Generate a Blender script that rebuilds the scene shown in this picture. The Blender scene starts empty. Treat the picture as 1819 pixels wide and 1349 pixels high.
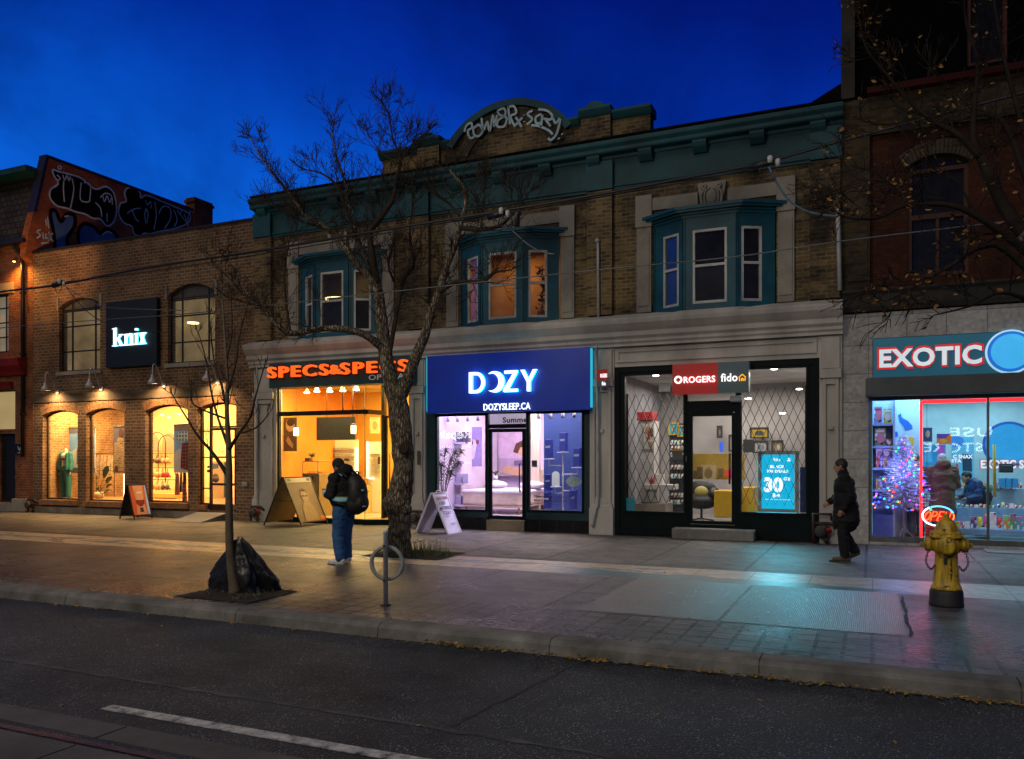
import bpy, math, random
from mathutils import Vector, Matrix, noise as mnoise
R = random.Random(7)
SC = bpy.context.scene
COL = SC.collection
PI = math.pi
# ------------------------------------------------------------------ camera model (metres; pavement z = 0, facade line y = 0)
F, CX, HY, YAW, CH, CD = 1445.0, 909.5, 816.0, math.radians(23.9), 1.74, 18.1
SA, CA = math.sin(YAW), math.cos(YAW)
def ray(px, py):
    u = (px - CX) / F
    return Vector((-SA + u * CA, CA + u * SA, (HY - py) / F))
CAM = Vector((0, -CD, CH))
def P(px, py, Y=0.0):
    d = ray(px, py); return CAM + d * ((Y + CD) / d.y)
def PG(px, py, z=0.0):
    d = ray(px, py); return CAM + d * ((z - CH) / d.z)
def PX(px, py, X):
    d = ray(px, py); return CAM + d * (X / d.x)
def X(px, Y=0.0): return P(px, 800, Y).x
def Z(px, py, Y=0.0): return P(px, py, Y).z

# ------------------------------------------------------------------ objects
def wl(o):
    v = Vector((0, 0, 0))
    while o: v += o.location; o = o.parent
    return v
def tag(o, label=None, cat=None, group=None, kind=None):
    if label: o['label'] = label
    if cat: o['category'] = cat
    if group: o['group'] = group
    if kind: o['kind'] = kind
    return o
def thing(name, label, cat, loc=(0, 0, 0), group=None):
    o = bpy.data.objects.new(name, None); COL.objects.link(o)
    o.empty_display_size = .1; o.location = loc
    return tag(o, label, cat, group)

class MB:
    def __init__(s): s.v = []; s.f = []; s.m = []; s.s = []
    def add(s, vs, fs, m=0, sm=False):
        b = len(s.v); s.v += [Vector(p) for p in vs]
        for f in fs: s.f.append([b + i for i in f]); s.m.append(m); s.s.append(sm)
        return s
    def box(s, x0, x1, y0, y1, z0, z1, m=0):
        x0, x1 = min(x0, x1), max(x0, x1); y0, y1 = min(y0, y1), max(y0, y1); z0, z1 = min(z0, z1), max(z0, z1)
        return s.add([(x0,y0,z0),(x1,y0,z0),(x1,y1,z0),(x0,y1,z0),(x0,y0,z1),(x1,y0,z1),(x1,y1,z1),(x0,y1,z1)],
              [(3,2,1,0),(4,5,6,7),(0,1,5,4),(1,2,6,5),(2,3,7,6),(3,0,4,7)], m)
    def obox(s, M, sx, sy, sz, m=0):
        x, y, z = sx/2, sy/2, sz/2
        vs = [M @ Vector(p) for p in [(-x,-y,-z),(x,-y,-z),(x,y,-z),(-x,y,-z),(-x,-y,z),(x,-y,z),(x,y,z),(-x,y,z)]]
        return s.add(vs, [(3,2,1,0),(4,5,6,7),(0,1,5,4),(1,2,6,5),(2,3,7,6),(3,0,4,7)], m)
    def beam(s, a, b, w, h, m=0, up=(0, 0, 1)):
        a, b = Vector(a), Vector(b); d = (b - a); L = d.length
        if L < 1e-6: return s
        d /= L; up = Vector(up)
        if abs(d.dot(up)) > .99: up = Vector((0, 1, 0))
        y = up.cross(d).normalized(); z = d.cross(y)
        M = Matrix(((d.x,y.x,z.x,(a.x+b.x)/2),(d.y,y.y,z.y,(a.y+b.y)/2),(d.z,y.z,z.z,(a.z+b.z)/2),(0,0,0,1)))
        return s.obox(M, L, w, h, m)
    def quad(s, a, b, c, d, m=0): return s.add([a, b, c, d], [(0,1,2,3)], m)
    def poly(s, pts, m=0): return s.add(pts, [tuple(range(len(pts)))], m)
    def prism(s, pts, ext, m=0, sm=False):
        pts = [Vector(p) for p in pts]; n = len(pts); ext = Vector(ext)
        fs = [tuple(range(n)), tuple(range(2*n-1, n-1, -1))]
        fs += [(i, i+n, (i+1) % n + n, (i+1) % n) for i in range(n)]
        return s.add(pts + [p + ext for p in pts], fs, m, sm)
    def tube(s, pts, rad, n=8, m=0, cap=True, sm=True, tw=0, squash=None):
        pts = [Vector(p) for p in pts]; k = len(pts)
        if not hasattr(rad, '__len__'): rad = [rad] * k
        t = (pts[1] - pts[0]).normalized()
        a = Vector((0, 0, 1)) if abs(t.z) < .9 else Vector((1, 0, 0))
        u = t.cross(a).normalized(); vs = []
        for i in range(k):
            t2 = (pts[min(i+1, k-1)] - pts[max(i-1, 0)])
            t2 = t2.normalized() if t2.length > 1e-9 else t
            ax = t.cross(t2)
            if ax.length > 1e-7: u = Matrix.Rotation(t.angle(t2), 3, ax.normalized()) @ u
            t = t2; w = t.cross(u)
            for j in range(n):
                an = 2 * PI * j / n + tw
                vs.append(pts[i] + (u * math.cos(an) + w * math.sin(an)) * rad[i])
        fs = [(i*n+j, i*n+(j+1) % n, (i+1)*n+(j+1) % n, (i+1)*n+j) for i in range(k-1) for j in range(n)]
        if cap: fs += [tuple(range(n-1, -1, -1)), tuple(range((k-1)*n, k*n))]
        return s.add(vs, fs, m, sm)
    def lathe(s, prof, n=16, c=(0, 0, 0), m=0, sm=True, axis='z'):
        c = Vector(c); vs = []
        for r, z in prof:
            for j in range(n):
                a = 2 * PI * j / n; p = (r*math.cos(a), r*math.sin(a), z)
                if axis == 'y': p = (p[0], p[2], p[1])
                if axis == 'x': p = (p[2], p[0], p[1])
                vs.append(c + Vector(p))
        k = len(prof)
        fs = [(i*n+j, i*n+(j+1) % n, (i+1)*n+(j+1) % n, (i+1)*n+j) for i in range(k-1) for j in range(n)]
        fs += [tuple(range(n-1, -1, -1)), tuple(range((k-1)*n, k*n))]
        return s.add(vs, fs, m, sm)
    def ell(s, c, r, n=12, k=8, m=0, M=None):
        c = Vector(c); vs = []
        if not hasattr(r, '__len__'): r = (r, r, r)
        for i in range(1, k):
            ph = PI * i / k
            for j in range(n):
                a = 2 * PI * j / n
                vs.append((r[0]*math.sin(ph)*math.cos(a), r[1]*math.sin(ph)*math.sin(a), r[2]*math.cos(ph)))
        vs += [(0, 0, r[2]), (0, 0, -r[2])]
        vs = [c + (M @ Vector(p) if M else Vector(p)) for p in vs]
        N = (k-1)*n
        fs = [(i*n+j, (i+1)*n+j, (i+1)*n+(j+1) % n, i*n+(j+1) % n) for i in range(k-2) for j in range(n)]
        fs += [(N, j, (j+1) % n) for j in range(n)] + [(N+1, (k-2)*n+(j+1) % n, (k-2)*n+j) for j in range(n)]
        return s.add(vs, fs, m, True)
    def caps(s, a, b, ra, rb, n=12, m=0):
        a, b = Vector(a), Vector(b)
        s.ell(a, ra, n, 8, m); s.ell(b, rb, n, 8, m)
        return s.tube([a, b], [ra, rb], n, m)
    def frame(s, x0, x1, z0, z1, w, y0, y1, m=0):
        s.box(x0, x1, y0, y1, z0, z0+w, m); s.box(x0, x1, y0, y1, z1-w, z1, m)
        s.box(x0, x0+w, y0, y1, z0+w, z1-w, m); return s.box(x1-w, x1, y0, y1, z0+w, z1-w, m)
    def ribbon(s, pts, w, nrm, m=0):
        pts = [Vector(p) for p in pts]; k = len(pts); nrm = Vector(nrm); vs = []
        for i in range(k):
            t = (pts[min(i+1, k-1)] - pts[max(i-1, 0)]).normalized(); sd = t.cross(nrm).normalized()
            ww = w[i] if hasattr(w, '__len__') else w
            vs += [pts[i] + sd * ww / 2, pts[i] - sd * ww / 2]
        return s.add(vs, [(2*i, 2*i+1, 2*i+3, 2*i+2) for i in range(k-1)], m)
    def mesh(s, name, off=Vector((0, 0, 0))):
        me = bpy.data.meshes.new(name)
        me.from_pydata([tuple(p - off) for p in s.v], [], s.f)
        me.polygons.foreach_set('material_index', s.m); me.polygons.foreach_set('use_smooth', s.s)
        me.update(); return me
    def build(s, name, mats, parent=None, label=None, bevel=0, kind=None):
        if not isinstance(mats, (list, tuple)): mats = [mats]
        off = wl(parent) if parent else Vector((0, 0, 0))
        me = s.mesh(name, off)
        for m in mats: me.materials.append(m)
        o = bpy.data.objects.new(name, me); COL.objects.link(o); o.parent = parent
        if bevel:
            b = o.modifiers.new('bevel', 'BEVEL'); b.width = bevel; b.segments = 2; b.limit_method = 'ANGLE'; b.angle_limit = math.radians(50)
        return tag(o, label, kind=kind)
    def solo(s, name, mats, label, cat, group=None, bevel=0):
        xs = [p.x for p in s.v]; ys = [p.y for p in s.v]; zs = [p.z for p in s.v]
        off = Vector(((min(xs)+max(xs))/2, (min(ys)+max(ys))/2, min(zs)))
        s.v = [p - off for p in s.v]
        o = s.build(name, mats, bevel=bevel); o.location = off
        return tag(o, label, cat, group)
    def struct(s, name, mats, kind='structure'): return tag(s.build(name, mats), kind=kind)

def copy_thing(root, label=None, loc=None, rotz=None):
    r = root.copy(); COL.objects.link(r)
    if label: r['label'] = label
    if loc is not None: r.location = loc
    if rotz is not None: r.rotation_euler = (0, 0, rotz)
    for ch in list(root.children):
        c = ch.copy(); COL.objects.link(c); c.parent = r
        for g in ch.children:
            d = g.copy(); COL.objects.link(d); d.parent = c
    return r
def crom(pts, n=6, closed=False):
    pts = [Vector(p) for p in pts]; out = []; k = len(pts)
    for i in range(k if closed else k - 1):
        g = (lambda q: pts[q % k]) if closed else (lambda q: pts[min(max(q, 0), k-1)])
        a, b, c, d = g(i-1), g(i), g(i+1), g(i+2)
        for j in range(n):
            t = j / n
            out.append(.5*((2*b)+(c-a)*t+(2*a-5*b+4*c-d)*t*t+(3*b-a-3*c+d)*t*t*t))
    if closed: out.append(out[0].copy())
    else: out.append(pts[-1])
    return out
def pbox(mb, px0, px1, py0, py1, Y, depth, m=0):
    pm = (px0 + px1) / 2
    return mb.box(X(px0, Y), X(px1, Y), Y, Y + depth, Z(pm, py1, Y), Z(pm, py0, Y), m)
def evald(o):
    dg = bpy.context.evaluated_depsgraph_get(); return bpy.data.meshes.new_from_object(o.evaluated_get(dg))
def text_mb(body, x0, x1, zb, zt, Y, ext=.01, off=0.0, mirror=False, m=0, shear=0, sp_=None):
    cu = bpy.data.curves.new('lettering', 'FONT'); cu.body = body; cu.offset = off; cu.extrude = .5; cu.resolution_u = 3
    cu.space_character = sp_ or (1.06 if off > 0 else 1.0)
    cu.shear = shear
    o = bpy.data.objects.new('lettering', cu); COL.objects.link(o); bpy.context.view_layer.update()
    me = evald(o)
    vs = [v.co.copy() for v in me.vertices]; fs = [tuple(p.vertices) for p in me.polygons]
    bpy.data.objects.remove(o); bpy.data.curves.remove(cu); bpy.data.meshes.remove(me)
    a0, a1 = min(v.x for v in vs), max(v.x for v in vs); b0, b1 = min(v.y for v in vs), max(v.y for v in vs)
    out = []
    for v in vs:
        k = (v.x - a0) / (a1 - a0)
        if mirror: k = 1 - k
        out.append((x0 + (x1 - x0) * k, Y - v.z * ext, zb + (zt - zb) * (v.y - b0) / (b1 - b0)))
    mb = MB(); mb.add(out, fs, m); return mb
def ptext(body, px0, px1, pyt, pyb, Y, **k):   # fit lettering to a rectangle on the plane y = Y
    pm = (px0 + px1) / 2
    return text_mb(body, X(px0, Y), X(px1, Y), Z(pm, pyb, Y), Z(pm, pyt, Y), Y, **k)
def merge(mb, other, m=None):
    b = len(mb.v); mb.v += other.v
    for f, mm, ss in zip(other.f, other.m, other.s):
        mb.f.append([b + i for i in f]); mb.m.append(mm if m is None else m); mb.s.append(ss)
    return mb
def blob(mb, name, mats, parent, voxel=.012, it=6, label=None, fold=0.0):     # one continuous skin over overlapping shapes
    me = mb.mesh('skin'); o = bpy.data.objects.new('skin', me); COL.objects.link(o)
    r = o.modifiers.new('r', 'REMESH'); r.mode = 'VOXEL'; r.voxel_size = voxel; r.use_smooth_shade = True
    sm = o.modifiers.new('s', 'SMOOTH'); sm.factor = .5; sm.iterations = it
    bpy.context.view_layer.update(); me2 = evald(o); bpy.data.objects.remove(o); bpy.data.meshes.remove(me)
    me2.name = name
    if fold:
        nv = len(me2.vertices); co = [0.0]*(3*nv); no = [0.0]*(3*nv)
        me2.vertices.foreach_get('co', co); me2.vertex_normals.foreach_get('vector', no)
        for i in range(nv):
            x, y, z = co[3*i:3*i+3]
            k = fold*(.7*mnoise.noise((x*6, y*6, z*13)) + .6*(1 - 2*abs(mnoise.noise((x*9+3, y*9, z*17)))) - .2)
            co[3*i] += no[3*i]*k; co[3*i+1] += no[3*i+1]*k; co[3*i+2] += no[3*i+2]*k
        me2.vertices.foreach_set('co', co); me2.update()
    me2.materials.clear()
    me2.materials.append(mats)
    off = wl(parent) if parent else Vector((0, 0, 0))
    if off.length: me2.transform(Matrix.Translation(-off))
    me2.polygons.foreach_set('use_smooth', [True] * len(me2.polygons))
    me2.polygons.foreach_set('material_index', [0] * len(me2.polygons))
    ob = bpy.data.objects.new(name, me2); COL.objects.link(ob); ob.parent = parent
    return tag(ob, label)

# ------------------------------------------------------------------ materials
def newmat(name):
    m = bpy.data.materials.new(name); m.use_nodes = True
    nt = m.node_tree; return m, nt, nt.nodes, nt.links, nt.nodes['Principled BSDF']
def rgba(c): return (c[0], c[1], c[2], 1)
def dk(c, k): return tuple(x * k for x in c)
def ramp(N, stops):
    r = N.new('ShaderNodeValToRGB'); e = r.color_ramp.elements
    while len(e) > len(stops): e.remove(e[-1])
    while len(e) < len(stops): e.new(.5)
    for k, (p, c) in zip(e, stops): k.position = p; k.color = rgba(c) if len(c) == 3 else c
    return r
def noise(N, L, vec, sc, det=6, ro=.6, dist=0):
    n = N.new('ShaderNodeTexNoise'); n.inputs['Scale'].default_value = sc; n.inputs['Detail'].default_value = det
    n.inputs['Roughness'].default_value = ro; n.inputs['Distortion'].default_value = dist
    if vec: L.new(vec, n.inputs['Vector'])
    return n
def mixc(N, L, fac, a, b, mode='MIX'):
    x = N.new('ShaderNodeMix'); x.data_type = 'RGBA'; x.blend_type = mode
    for s, v in ((0, fac), (6, a), (7, b)):
        if isinstance(v, (int, float)): x.inputs[s].default_value = v
        elif isinstance(v, tuple): x.inputs[s].default_value = rgba(v)
        else: L.new(v, x.inputs[s])
    return x.outputs[2]
def math_(N, L, op, a, b=None, clamp=False):
    x = N.new('ShaderNodeMath'); x.operation = op; x.use_clamp = clamp
    for s, v in ((0, a), (1, b)):
        if v is None: continue
        if isinstance(v, (int, float)): x.inputs[s].default_value = v
        else: L.new(v, x.inputs[s])
    return x.outputs[0]
def bumpn(N, L, h, st, dist=.01, nrm=None):
    b = N.new('ShaderNodeBump'); b.inputs['Strength'].default_value = st; b.inputs['Distance'].default_value = dist
    L.new(h, b.inputs['Height'])
    if nrm: L.new(nrm, b.inputs['Normal'])
    return b.outputs[0]
def objvec(N, L, scale=(1, 1, 1)):
    t = N.new('ShaderNodeTexCoord'); mp = N.new('ShaderNodeMapping'); mp.inputs['Scale'].default_value = scale
    L.new(t.outputs['Object'], mp.inputs['Vector']); return mp.outputs[0]
def surf(name, c, c2=None, sc=3, rough=.65, rr=.12, bump=.15, bsc=40, bd=.004, metal=0, spec=.4, scl=(1, 1, 1), dirt=.35, emis=None, es=0, coat=0):
    m, nt, N, L, B = newmat(name)
    c2 = c2 or dk(c, .78); v = objvec(N, L, scl)
    n = noise(N, L, v, sc, 7, .62); r = ramp(N, [(.32, c), (.68, c2)]); L.new(n.outputs[0], r.inputs[0])
    g = noise(N, L, v, sc * .23 + .3, 5, .6); gr = ramp(N, [(.35, (1 - dirt,) * 3), (.62, (1, 1, 1))]); L.new(g.outputs[0], gr.inputs[0])
    L.new(mixc(N, L, 1.0, r.outputs[0], gr.outputs[0], 'MULTIPLY'), B.inputs['Base Color'])
    b = noise(N, L, v, bsc, 5, .6)
    rr_ = math_(N, L, 'ADD', math_(N, L, 'MULTIPLY', b.outputs[0], rr * 2), rough - rr, True); L.new(rr_, B.inputs['Roughness'])
    B.inputs['Metallic'].default_value = metal; B.inputs['Specular IOR Level'].default_value = spec
    if coat: B.inputs['Coat Weight'].default_value = coat
    if bump: L.new(bumpn(N, L, b.outputs[0], bump, bd), B.inputs['Normal'])
    if emis: B.inputs['Emission Color'].default_value = rgba(emis); B.inputs['Emission Strength'].default_value = es
    return m
def glow(name, c, s, c2=None, sc=2.0, base=None):
    m, nt, N, L, B = newmat(name)
    B.inputs['Base Color'].default_value = rgba(base or dk(c, .5)); B.inputs['Roughness'].default_value = .5
    v = objvec(N, L); n = noise(N, L, v, sc, 3)
    r = ramp(N, [(.3, c), (.7, c2 or dk(c, .85))]); L.new(n.outputs[0], r.inputs[0])
    L.new(r.outputs[0], B.inputs['Emission Color']); B.inputs['Emission Strength'].default_value = s
    return m
def glassm(name, tint=(1, 1, 1), refl=1.0, dirt=.02, base=0.0):
    m, nt, N, L, B = newmat(name); N.remove(B); out = N['Material Output']
    tr = N.new('ShaderNodeBsdfTransparent'); tr.inputs[0].default_value = rgba(tint)
    gl = N.new('ShaderNodeBsdfGlossy'); gl.inputs['Roughness'].default_value = .012
    v = objvec(N, L); n = noise(N, L, v, .9, 2)
    L.new(bumpn(N, L, n.outputs[0], .05, .02), gl.inputs['Normal'])
    fr = N.new('ShaderNodeFresnel'); fr.inputs[0].default_value = 1.5
    fac = math_(N, L, 'ADD', math_(N, L, 'MULTIPLY', fr.outputs[0], 1.8 * refl), base, True)
    mx = N.new('ShaderNodeMixShader'); L.new(fac, mx.inputs[0]); L.new(tr.outputs[0], mx.inputs[1]); L.new(gl.outputs[0], mx.inputs[2])
    df = N.new('ShaderNodeBsdfDiffuse'); df.inputs[0].default_value = (.5, .5, .5, 1)
    n2 = noise(N, L, v, 4, 6); mf = math_(N, L, 'MULTIPLY', n2.outputs[0], dirt * 2)
    m2 = N.new('ShaderNodeMixShader'); L.new(mf, m2.inputs[0]); L.new(mx.outputs[0], m2.inputs[1]); L.new(df.outputs[0], m2.inputs[2])
    L.new(m2.outputs[0], out.inputs[0]); return m
def brickm(name, c1, c2, mortar, w=.215, h=.075, ms=.010, patch=None, pamt=.5, psc=.5, dark=.5, rough=.85, offs=.5, zlift=None, soot=1.2):
    m, nt, N, L, B = newmat(name)
    t = N.new('ShaderNodeTexCoord'); sp = N.new('ShaderNodeSeparateXYZ'); L.new(t.outputs['Object'], sp.inputs[0])
    cb = N.new('ShaderNodeCombineXYZ'); L.new(math_(N, L, 'ADD', sp.outputs[0], sp.outputs[1]), cb.inputs[0]); L.new(sp.outputs[2], cb.inputs[1])
    br = N.new('ShaderNodeTexBrick'); L.new(cb.outputs[0], br.inputs['Vector'])
    br.inputs['Scale'].default_value = 1; br.inputs['Brick Width'].default_value = w; br.inputs['Row Height'].default_value = h
    br.inputs['Mortar Size'].default_value = ms; br.inputs['Mortar Smooth'].default_value = .2; br.offset = offs
    br.inputs['Color1'].default_value = rgba(c1); br.inputs['Color2'].default_value = rgba(c2); br.inputs['Mortar'].default_value = rgba(mortar)
    ob = t.outputs['Object']
    n1 = noise(N, L, ob, 14, 4); r1 = ramp(N, [(.25, (.55,)*3), (.75, (1.3,)*3)]); L.new(n1.outputs[0], r1.inputs[0])
    col = mixc(N, L, .8, br.outputs['Color'], r1.outputs[0], 'MULTIPLY')
    n2 = noise(N, L, ob, soot, 7, .65); r2 = ramp(N, [(.36, (dark,)*3), (.6, (1, 1, 1))]); L.new(n2.outputs[0], r2.inputs[0])
    col = mixc(N, L, 1.0, col, r2.outputs[0], 'MULTIPLY')
    if patch:
        n3 = noise(N, L, ob, psc, 5, .6); r3 = ramp(N, [(.45, (0,)*3), (.62, (pamt,)*3)]); L.new(n3.outputs[0], r3.inputs[0])
        pc = mixc(N, L, 1.0, br.outputs['Color'], tuple(patch), 'MULTIPLY')
        col = mixc(N, L, r3.outputs[0], col, pc)
    L.new(col, B.inputs['Base Color']); B.inputs['Roughness'].default_value = rough; B.inputs['Specular IOR Level'].default_value = .25
    inv = math_(N, L, 'SUBTRACT', 1.0, br.outputs['Fac']); hh = math_(N, L, 'ADD', inv, math_(N, L, 'MULTIPLY', n1.outputs[0], .5))
    L.new(bumpn(N, L, hh, .6, .012), B.inputs['Normal']); return m

def area(name, loc, sx, sy, e, c, rot=(0, 0, 0), spread=None):
    l = bpy.data.lights.new(name, 'AREA'); l.shape = 'RECTANGLE'; l.size = sx; l.size_y = sy; l.energy = e; l.color = c
    if spread: l.spread = spread
    o = bpy.data.objects.new(name, l); COL.objects.link(o); o.location = loc; o.rotation_euler = rot; return o
def spot(name, loc, target, e, c, ang=120, blend=1, rad=.1):
    l = bpy.data.lights.new(name, 'SPOT'); l.energy = e; l.color = c; l.spot_size = math.radians(ang); l.spot_blend = blend; l.shadow_soft_size = rad
    o = bpy.data.objects.new(name, l); COL.objects.link(o); o.location = loc
    o.rotation_euler = (Vector(target) - Vector(loc)).to_track_quat('-Z', 'Y').to_euler(); return o
def point(name, loc, e, c, rad=.1):
    l = bpy.data.lights.new(name, 'POINT'); l.energy = e; l.color = c; l.shadow_soft_size = rad
    o = bpy.data.objects.new(name, l); COL.objects.link(o); o.location = loc; return o

def wall(mb, x0, x1, z0, z1, Y, holes, depth=.25, m=0, mr=None):
    """front face at y=Y with openings (hx0,hx1,hz0,hz1,rise) and their reveals"""
    mr = m if mr is None else mr
    xs = sorted({x0, x1, *[h[0] for h in holes], *[h[1] for h in holes]}); zs = sorted({z0, z1, *[h[2] for h in holes], *[h[3] for h in holes]})
    xs = [x for x in xs if x0 <= x <= x1]; zs = [z for z in zs if z0 <= z <= z1]
    for a, b in zip(xs, xs[1:]):
        for c, d in zip(zs, zs[1:]):
            cx, cz = (a+b)/2, (c+d)/2
            if any(h[0] < cx < h[1] and h[2] < cz < h[3] for h in holes): continue
            mb.quad((a, Y, c), (b, Y, c), (b, Y, d), (a, Y, d), m)
    for h in holes:
        a, b, c, d = h[:4]; rise = h[4] if len(h) > 4 else 0; y2 = Y + depth
        mb.quad((a, Y, c), (a, Y, d - rise), (a, y2, d - rise), (a, y2, c), mr)
        mb.quad((b, Y, d - rise), (b, Y, c), (b, y2, c), (b, y2, d - rise), mr)
        if c > z0 + 1e-4: mb.quad((a, Y, c), (a, y2, c), (b, y2, c), (b, Y, c), mr)
        if not rise: mb.quad((a, y2, d), (a, Y, d), (b, Y, d), (b, y2, d), mr)
        else:
            pr = arc_pts(a, b, d - rise, rise)
            for (xa, za), (xb, zb) in zip(pr, pr[1:]):
                mb.quad((xa, Y, za), (xb, Y, zb), (xb, Y, d), (xa, Y, d), m)
                mb.quad((xa, y2, za), (xb, y2, zb), (xb, Y, zb), (xa, Y, za), mr)
def arc_pts(a, b, zs, rise, n=14):
    w = (b - a) / 2; rad = (w*w + rise*rise) / (2*rise); zc = zs + rise - rad; th = math.asin(min(1, w / rad)); c = (a + b) / 2
    return [(c + rad*math.sin(-th + 2*th*i/n), zc + rad*math.cos(-th + 2*th*i/n)) for i in range(n+1)]
# ================================================================== world, camera
SC.view_settings.view_transform = 'Standard'; SC.view_settings.look = 'None'; SC.view_settings.exposure = 0
SC.cycles.use_denoising = True
try: SC.cycles.denoiser = 'OPENIMAGEDENOISE'; SC.cycles.denoising_input_passes = 'RGB_ALBEDO_NORMAL'; SC.cycles.denoising_prefilter = 'ACCURATE'
except Exception: pass
SC.cycles.max_bounces = 7; SC.cycles.diffuse_bounces = 3; SC.cycles.glossy_bounces = 3; SC.cycles.transparent_max_bounces = 14
SC.cycles.sample_clamp_indirect = 4; SC.cycles.caustics_reflective = False; SC.cycles.caustics_refractive = False
cam = bpy.data.cameras.new('camera'); camo = bpy.data.objects.new('camera', cam); COL.objects.link(camo); SC.camera = camo
camo.location = CAM; camo.rotation_euler = (PI/2, 0, YAW)
cam.sensor_fit = 'HORIZONTAL'; cam.sensor_width = 36; cam.lens = F / 1819 * 36
cam.shift_y = (HY - 674.5) / 1819; cam.clip_end = 2000

W = bpy.data.worlds.new('World'); SC.world = W; W.use_nodes = True
N, L = W.node_tree.nodes, W.node_tree.links; BG = N['Background']
tc = N.new('ShaderNodeTexCoord'); sp = N.new('ShaderNodeSeparateXYZ'); L.new(tc.outputs['Generated'], sp.inputs[0])
sky = N.new('ShaderNodeTexSky'); sky.sky_type = 'NISHITA'; sky.sun_disc = False
sky.sun_elevation = math.radians(-3); sky.sun_rotation = math.radians(250); sky.ozone_density = 6
rz = ramp(N, [(.0, (.02,.10,.40)), (.20, (.003,.115,.66)), (.31, (.0015,.068,.50)), (.41, (.0006,.027,.33)), (.52, (.0004,.009,.17)), (.64, (.0004,.004,.09)), (1, (.0005,.003,.05))])
nz = noise(N, L, tc.outputs['Generated'], 2.6, 5, .55, .4)
zz = math_(N, L, 'ADD', sp.outputs[2], math_(N, L, 'MULTIPLY', math_(N, L, 'SUBTRACT', nz.outputs[0], .5), .10))
zz = math_(N, L, 'ADD', zz, math_(N, L, 'MULTIPLY', sp.outputs[0], .22)); zz = math_(N, L, 'ADD', zz, .085)
L.new(zz, rz.inputs[0])
cl = noise(N, L, tc.outputs['Generated'], 3.3, 6, .6, .3)
cr = ramp(N, [(.38, (.38,.42,.50)), (.50, (.85,.86,.9)), (.62, (1.12,1.15,1.15))]); L.new(cl.outputs[0], cr.inputs[0])
lowc = ramp(N, [(.2, (1,)*3), (.45, (.6,)*3)]); L.new(sp.outputs[2], lowc.inputs[0])
c1 = mixc(N, L, lowc.outputs[0], rz.outputs[0], mixc(N, L, 1.0, rz.outputs[0], cr.outputs[0], 'MULTIPLY'))
bk = ramp(N, [(.0, (.05,)*3), (.2, (.12,)*3), (.30, (1.0,)*3), (.7, (1,)*3)])      # the sky over the opposite side of the street is darker
L.new(math_(N, L, 'ADD', math_(N, L, 'MULTIPLY', sp.outputs[1], .5), .5), bk.inputs[0])
c2 = mixc(N, L, 1.0, c1, bk.outputs[0], 'MULTIPLY')
sk = mixc(N, L, 1.0, sky.outputs[0], (.0015, .004, .02), 'MULTIPLY')
L.new(mixc(N, L, 1.0, c2, sk, 'ADD'), BG.inputs[0]); BG.inputs[1].default_value = 1.0

ambient_fill = bpy.data.lights.new('ambient_fill', 'SUN'); ambient_fill.energy = .46; ambient_fill.angle = math.radians(36); ambient_fill.color = (1, .90, .76)  # broad warm frontal fill added for ambient light, not a visible sun
suno = bpy.data.objects.new('ambient_fill', ambient_fill); COL.objects.link(suno); suno.rotation_euler = (math.radians(44), 0, math.radians(-16))
# street lamps stand behind the camera, across the carriageway
spot('street_lamp_light', (-9, -17.5, 8.2), (-9.5, -3, -.5), 1900, (1, .89, .72), 140, 1, 1.2)
spot('street_lamp_light', (-24, -12, 8.2), (-24, -1.0, -1.2), 560, (1, .80, .52), 130, 1, 1.0)
spot('street_lamp_light', (1.5, -18.5, 7.5), (-.5, -7, .3), 1150, (1, .96, .90), 90, 1, 1.0)

# ================================================================== ground
asph = surf('asphalt', (.050,.048,.046), (.030,.030,.031), 1.1, .62, .16, .5, 90, .006, dirt=.4, spec=.4)
m, nt, N, L, B = newmat('asphalt_stones')
v = objvec(N, L); vo = N.new('ShaderNodeTexVoronoi'); vo.inputs['Scale'].default_value = 44; L.new(v, vo.inputs['Vector'])
rs = ramp(N, [(.0, (.50,.49,.48)), (.20, (.22,.22,.22)), (.30, (.023,.025,.028))]); L.new(vo.outputs['Distance'], rs.inputs[0])
n1 = noise(N, L, v, .7, 6, .6); r1 = ramp(N, [(.34, (.45,)*3), (.48, (.9,)*3), (.66, (1.35,)*3)]); L.new(n1.outputs[0], r1.inputs[0])
n2 = noise(N, L, v, 9, 5); r2 = ramp(N, [(.40, (.12,)*3), (.66, (1,)*3)]); L.new(n2.outputs[0], r2.inputs[0])
cc = mixc(N, L, r2.outputs[0], (.027,.029,.032), rs.outputs[0])
L.new(mixc(N, L, 1.0, cc, r1.outputs[0], 'MULTIPLY'), B.inputs['Base Color']); B.inputs['Roughness'].default_value = .72; B.inputs['Specular IOR Level'].default_value = .3
L.new(bumpn(N, L, vo.outputs['Distance'], .8, .012), B.inputs['Normal']); asph = m

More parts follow.
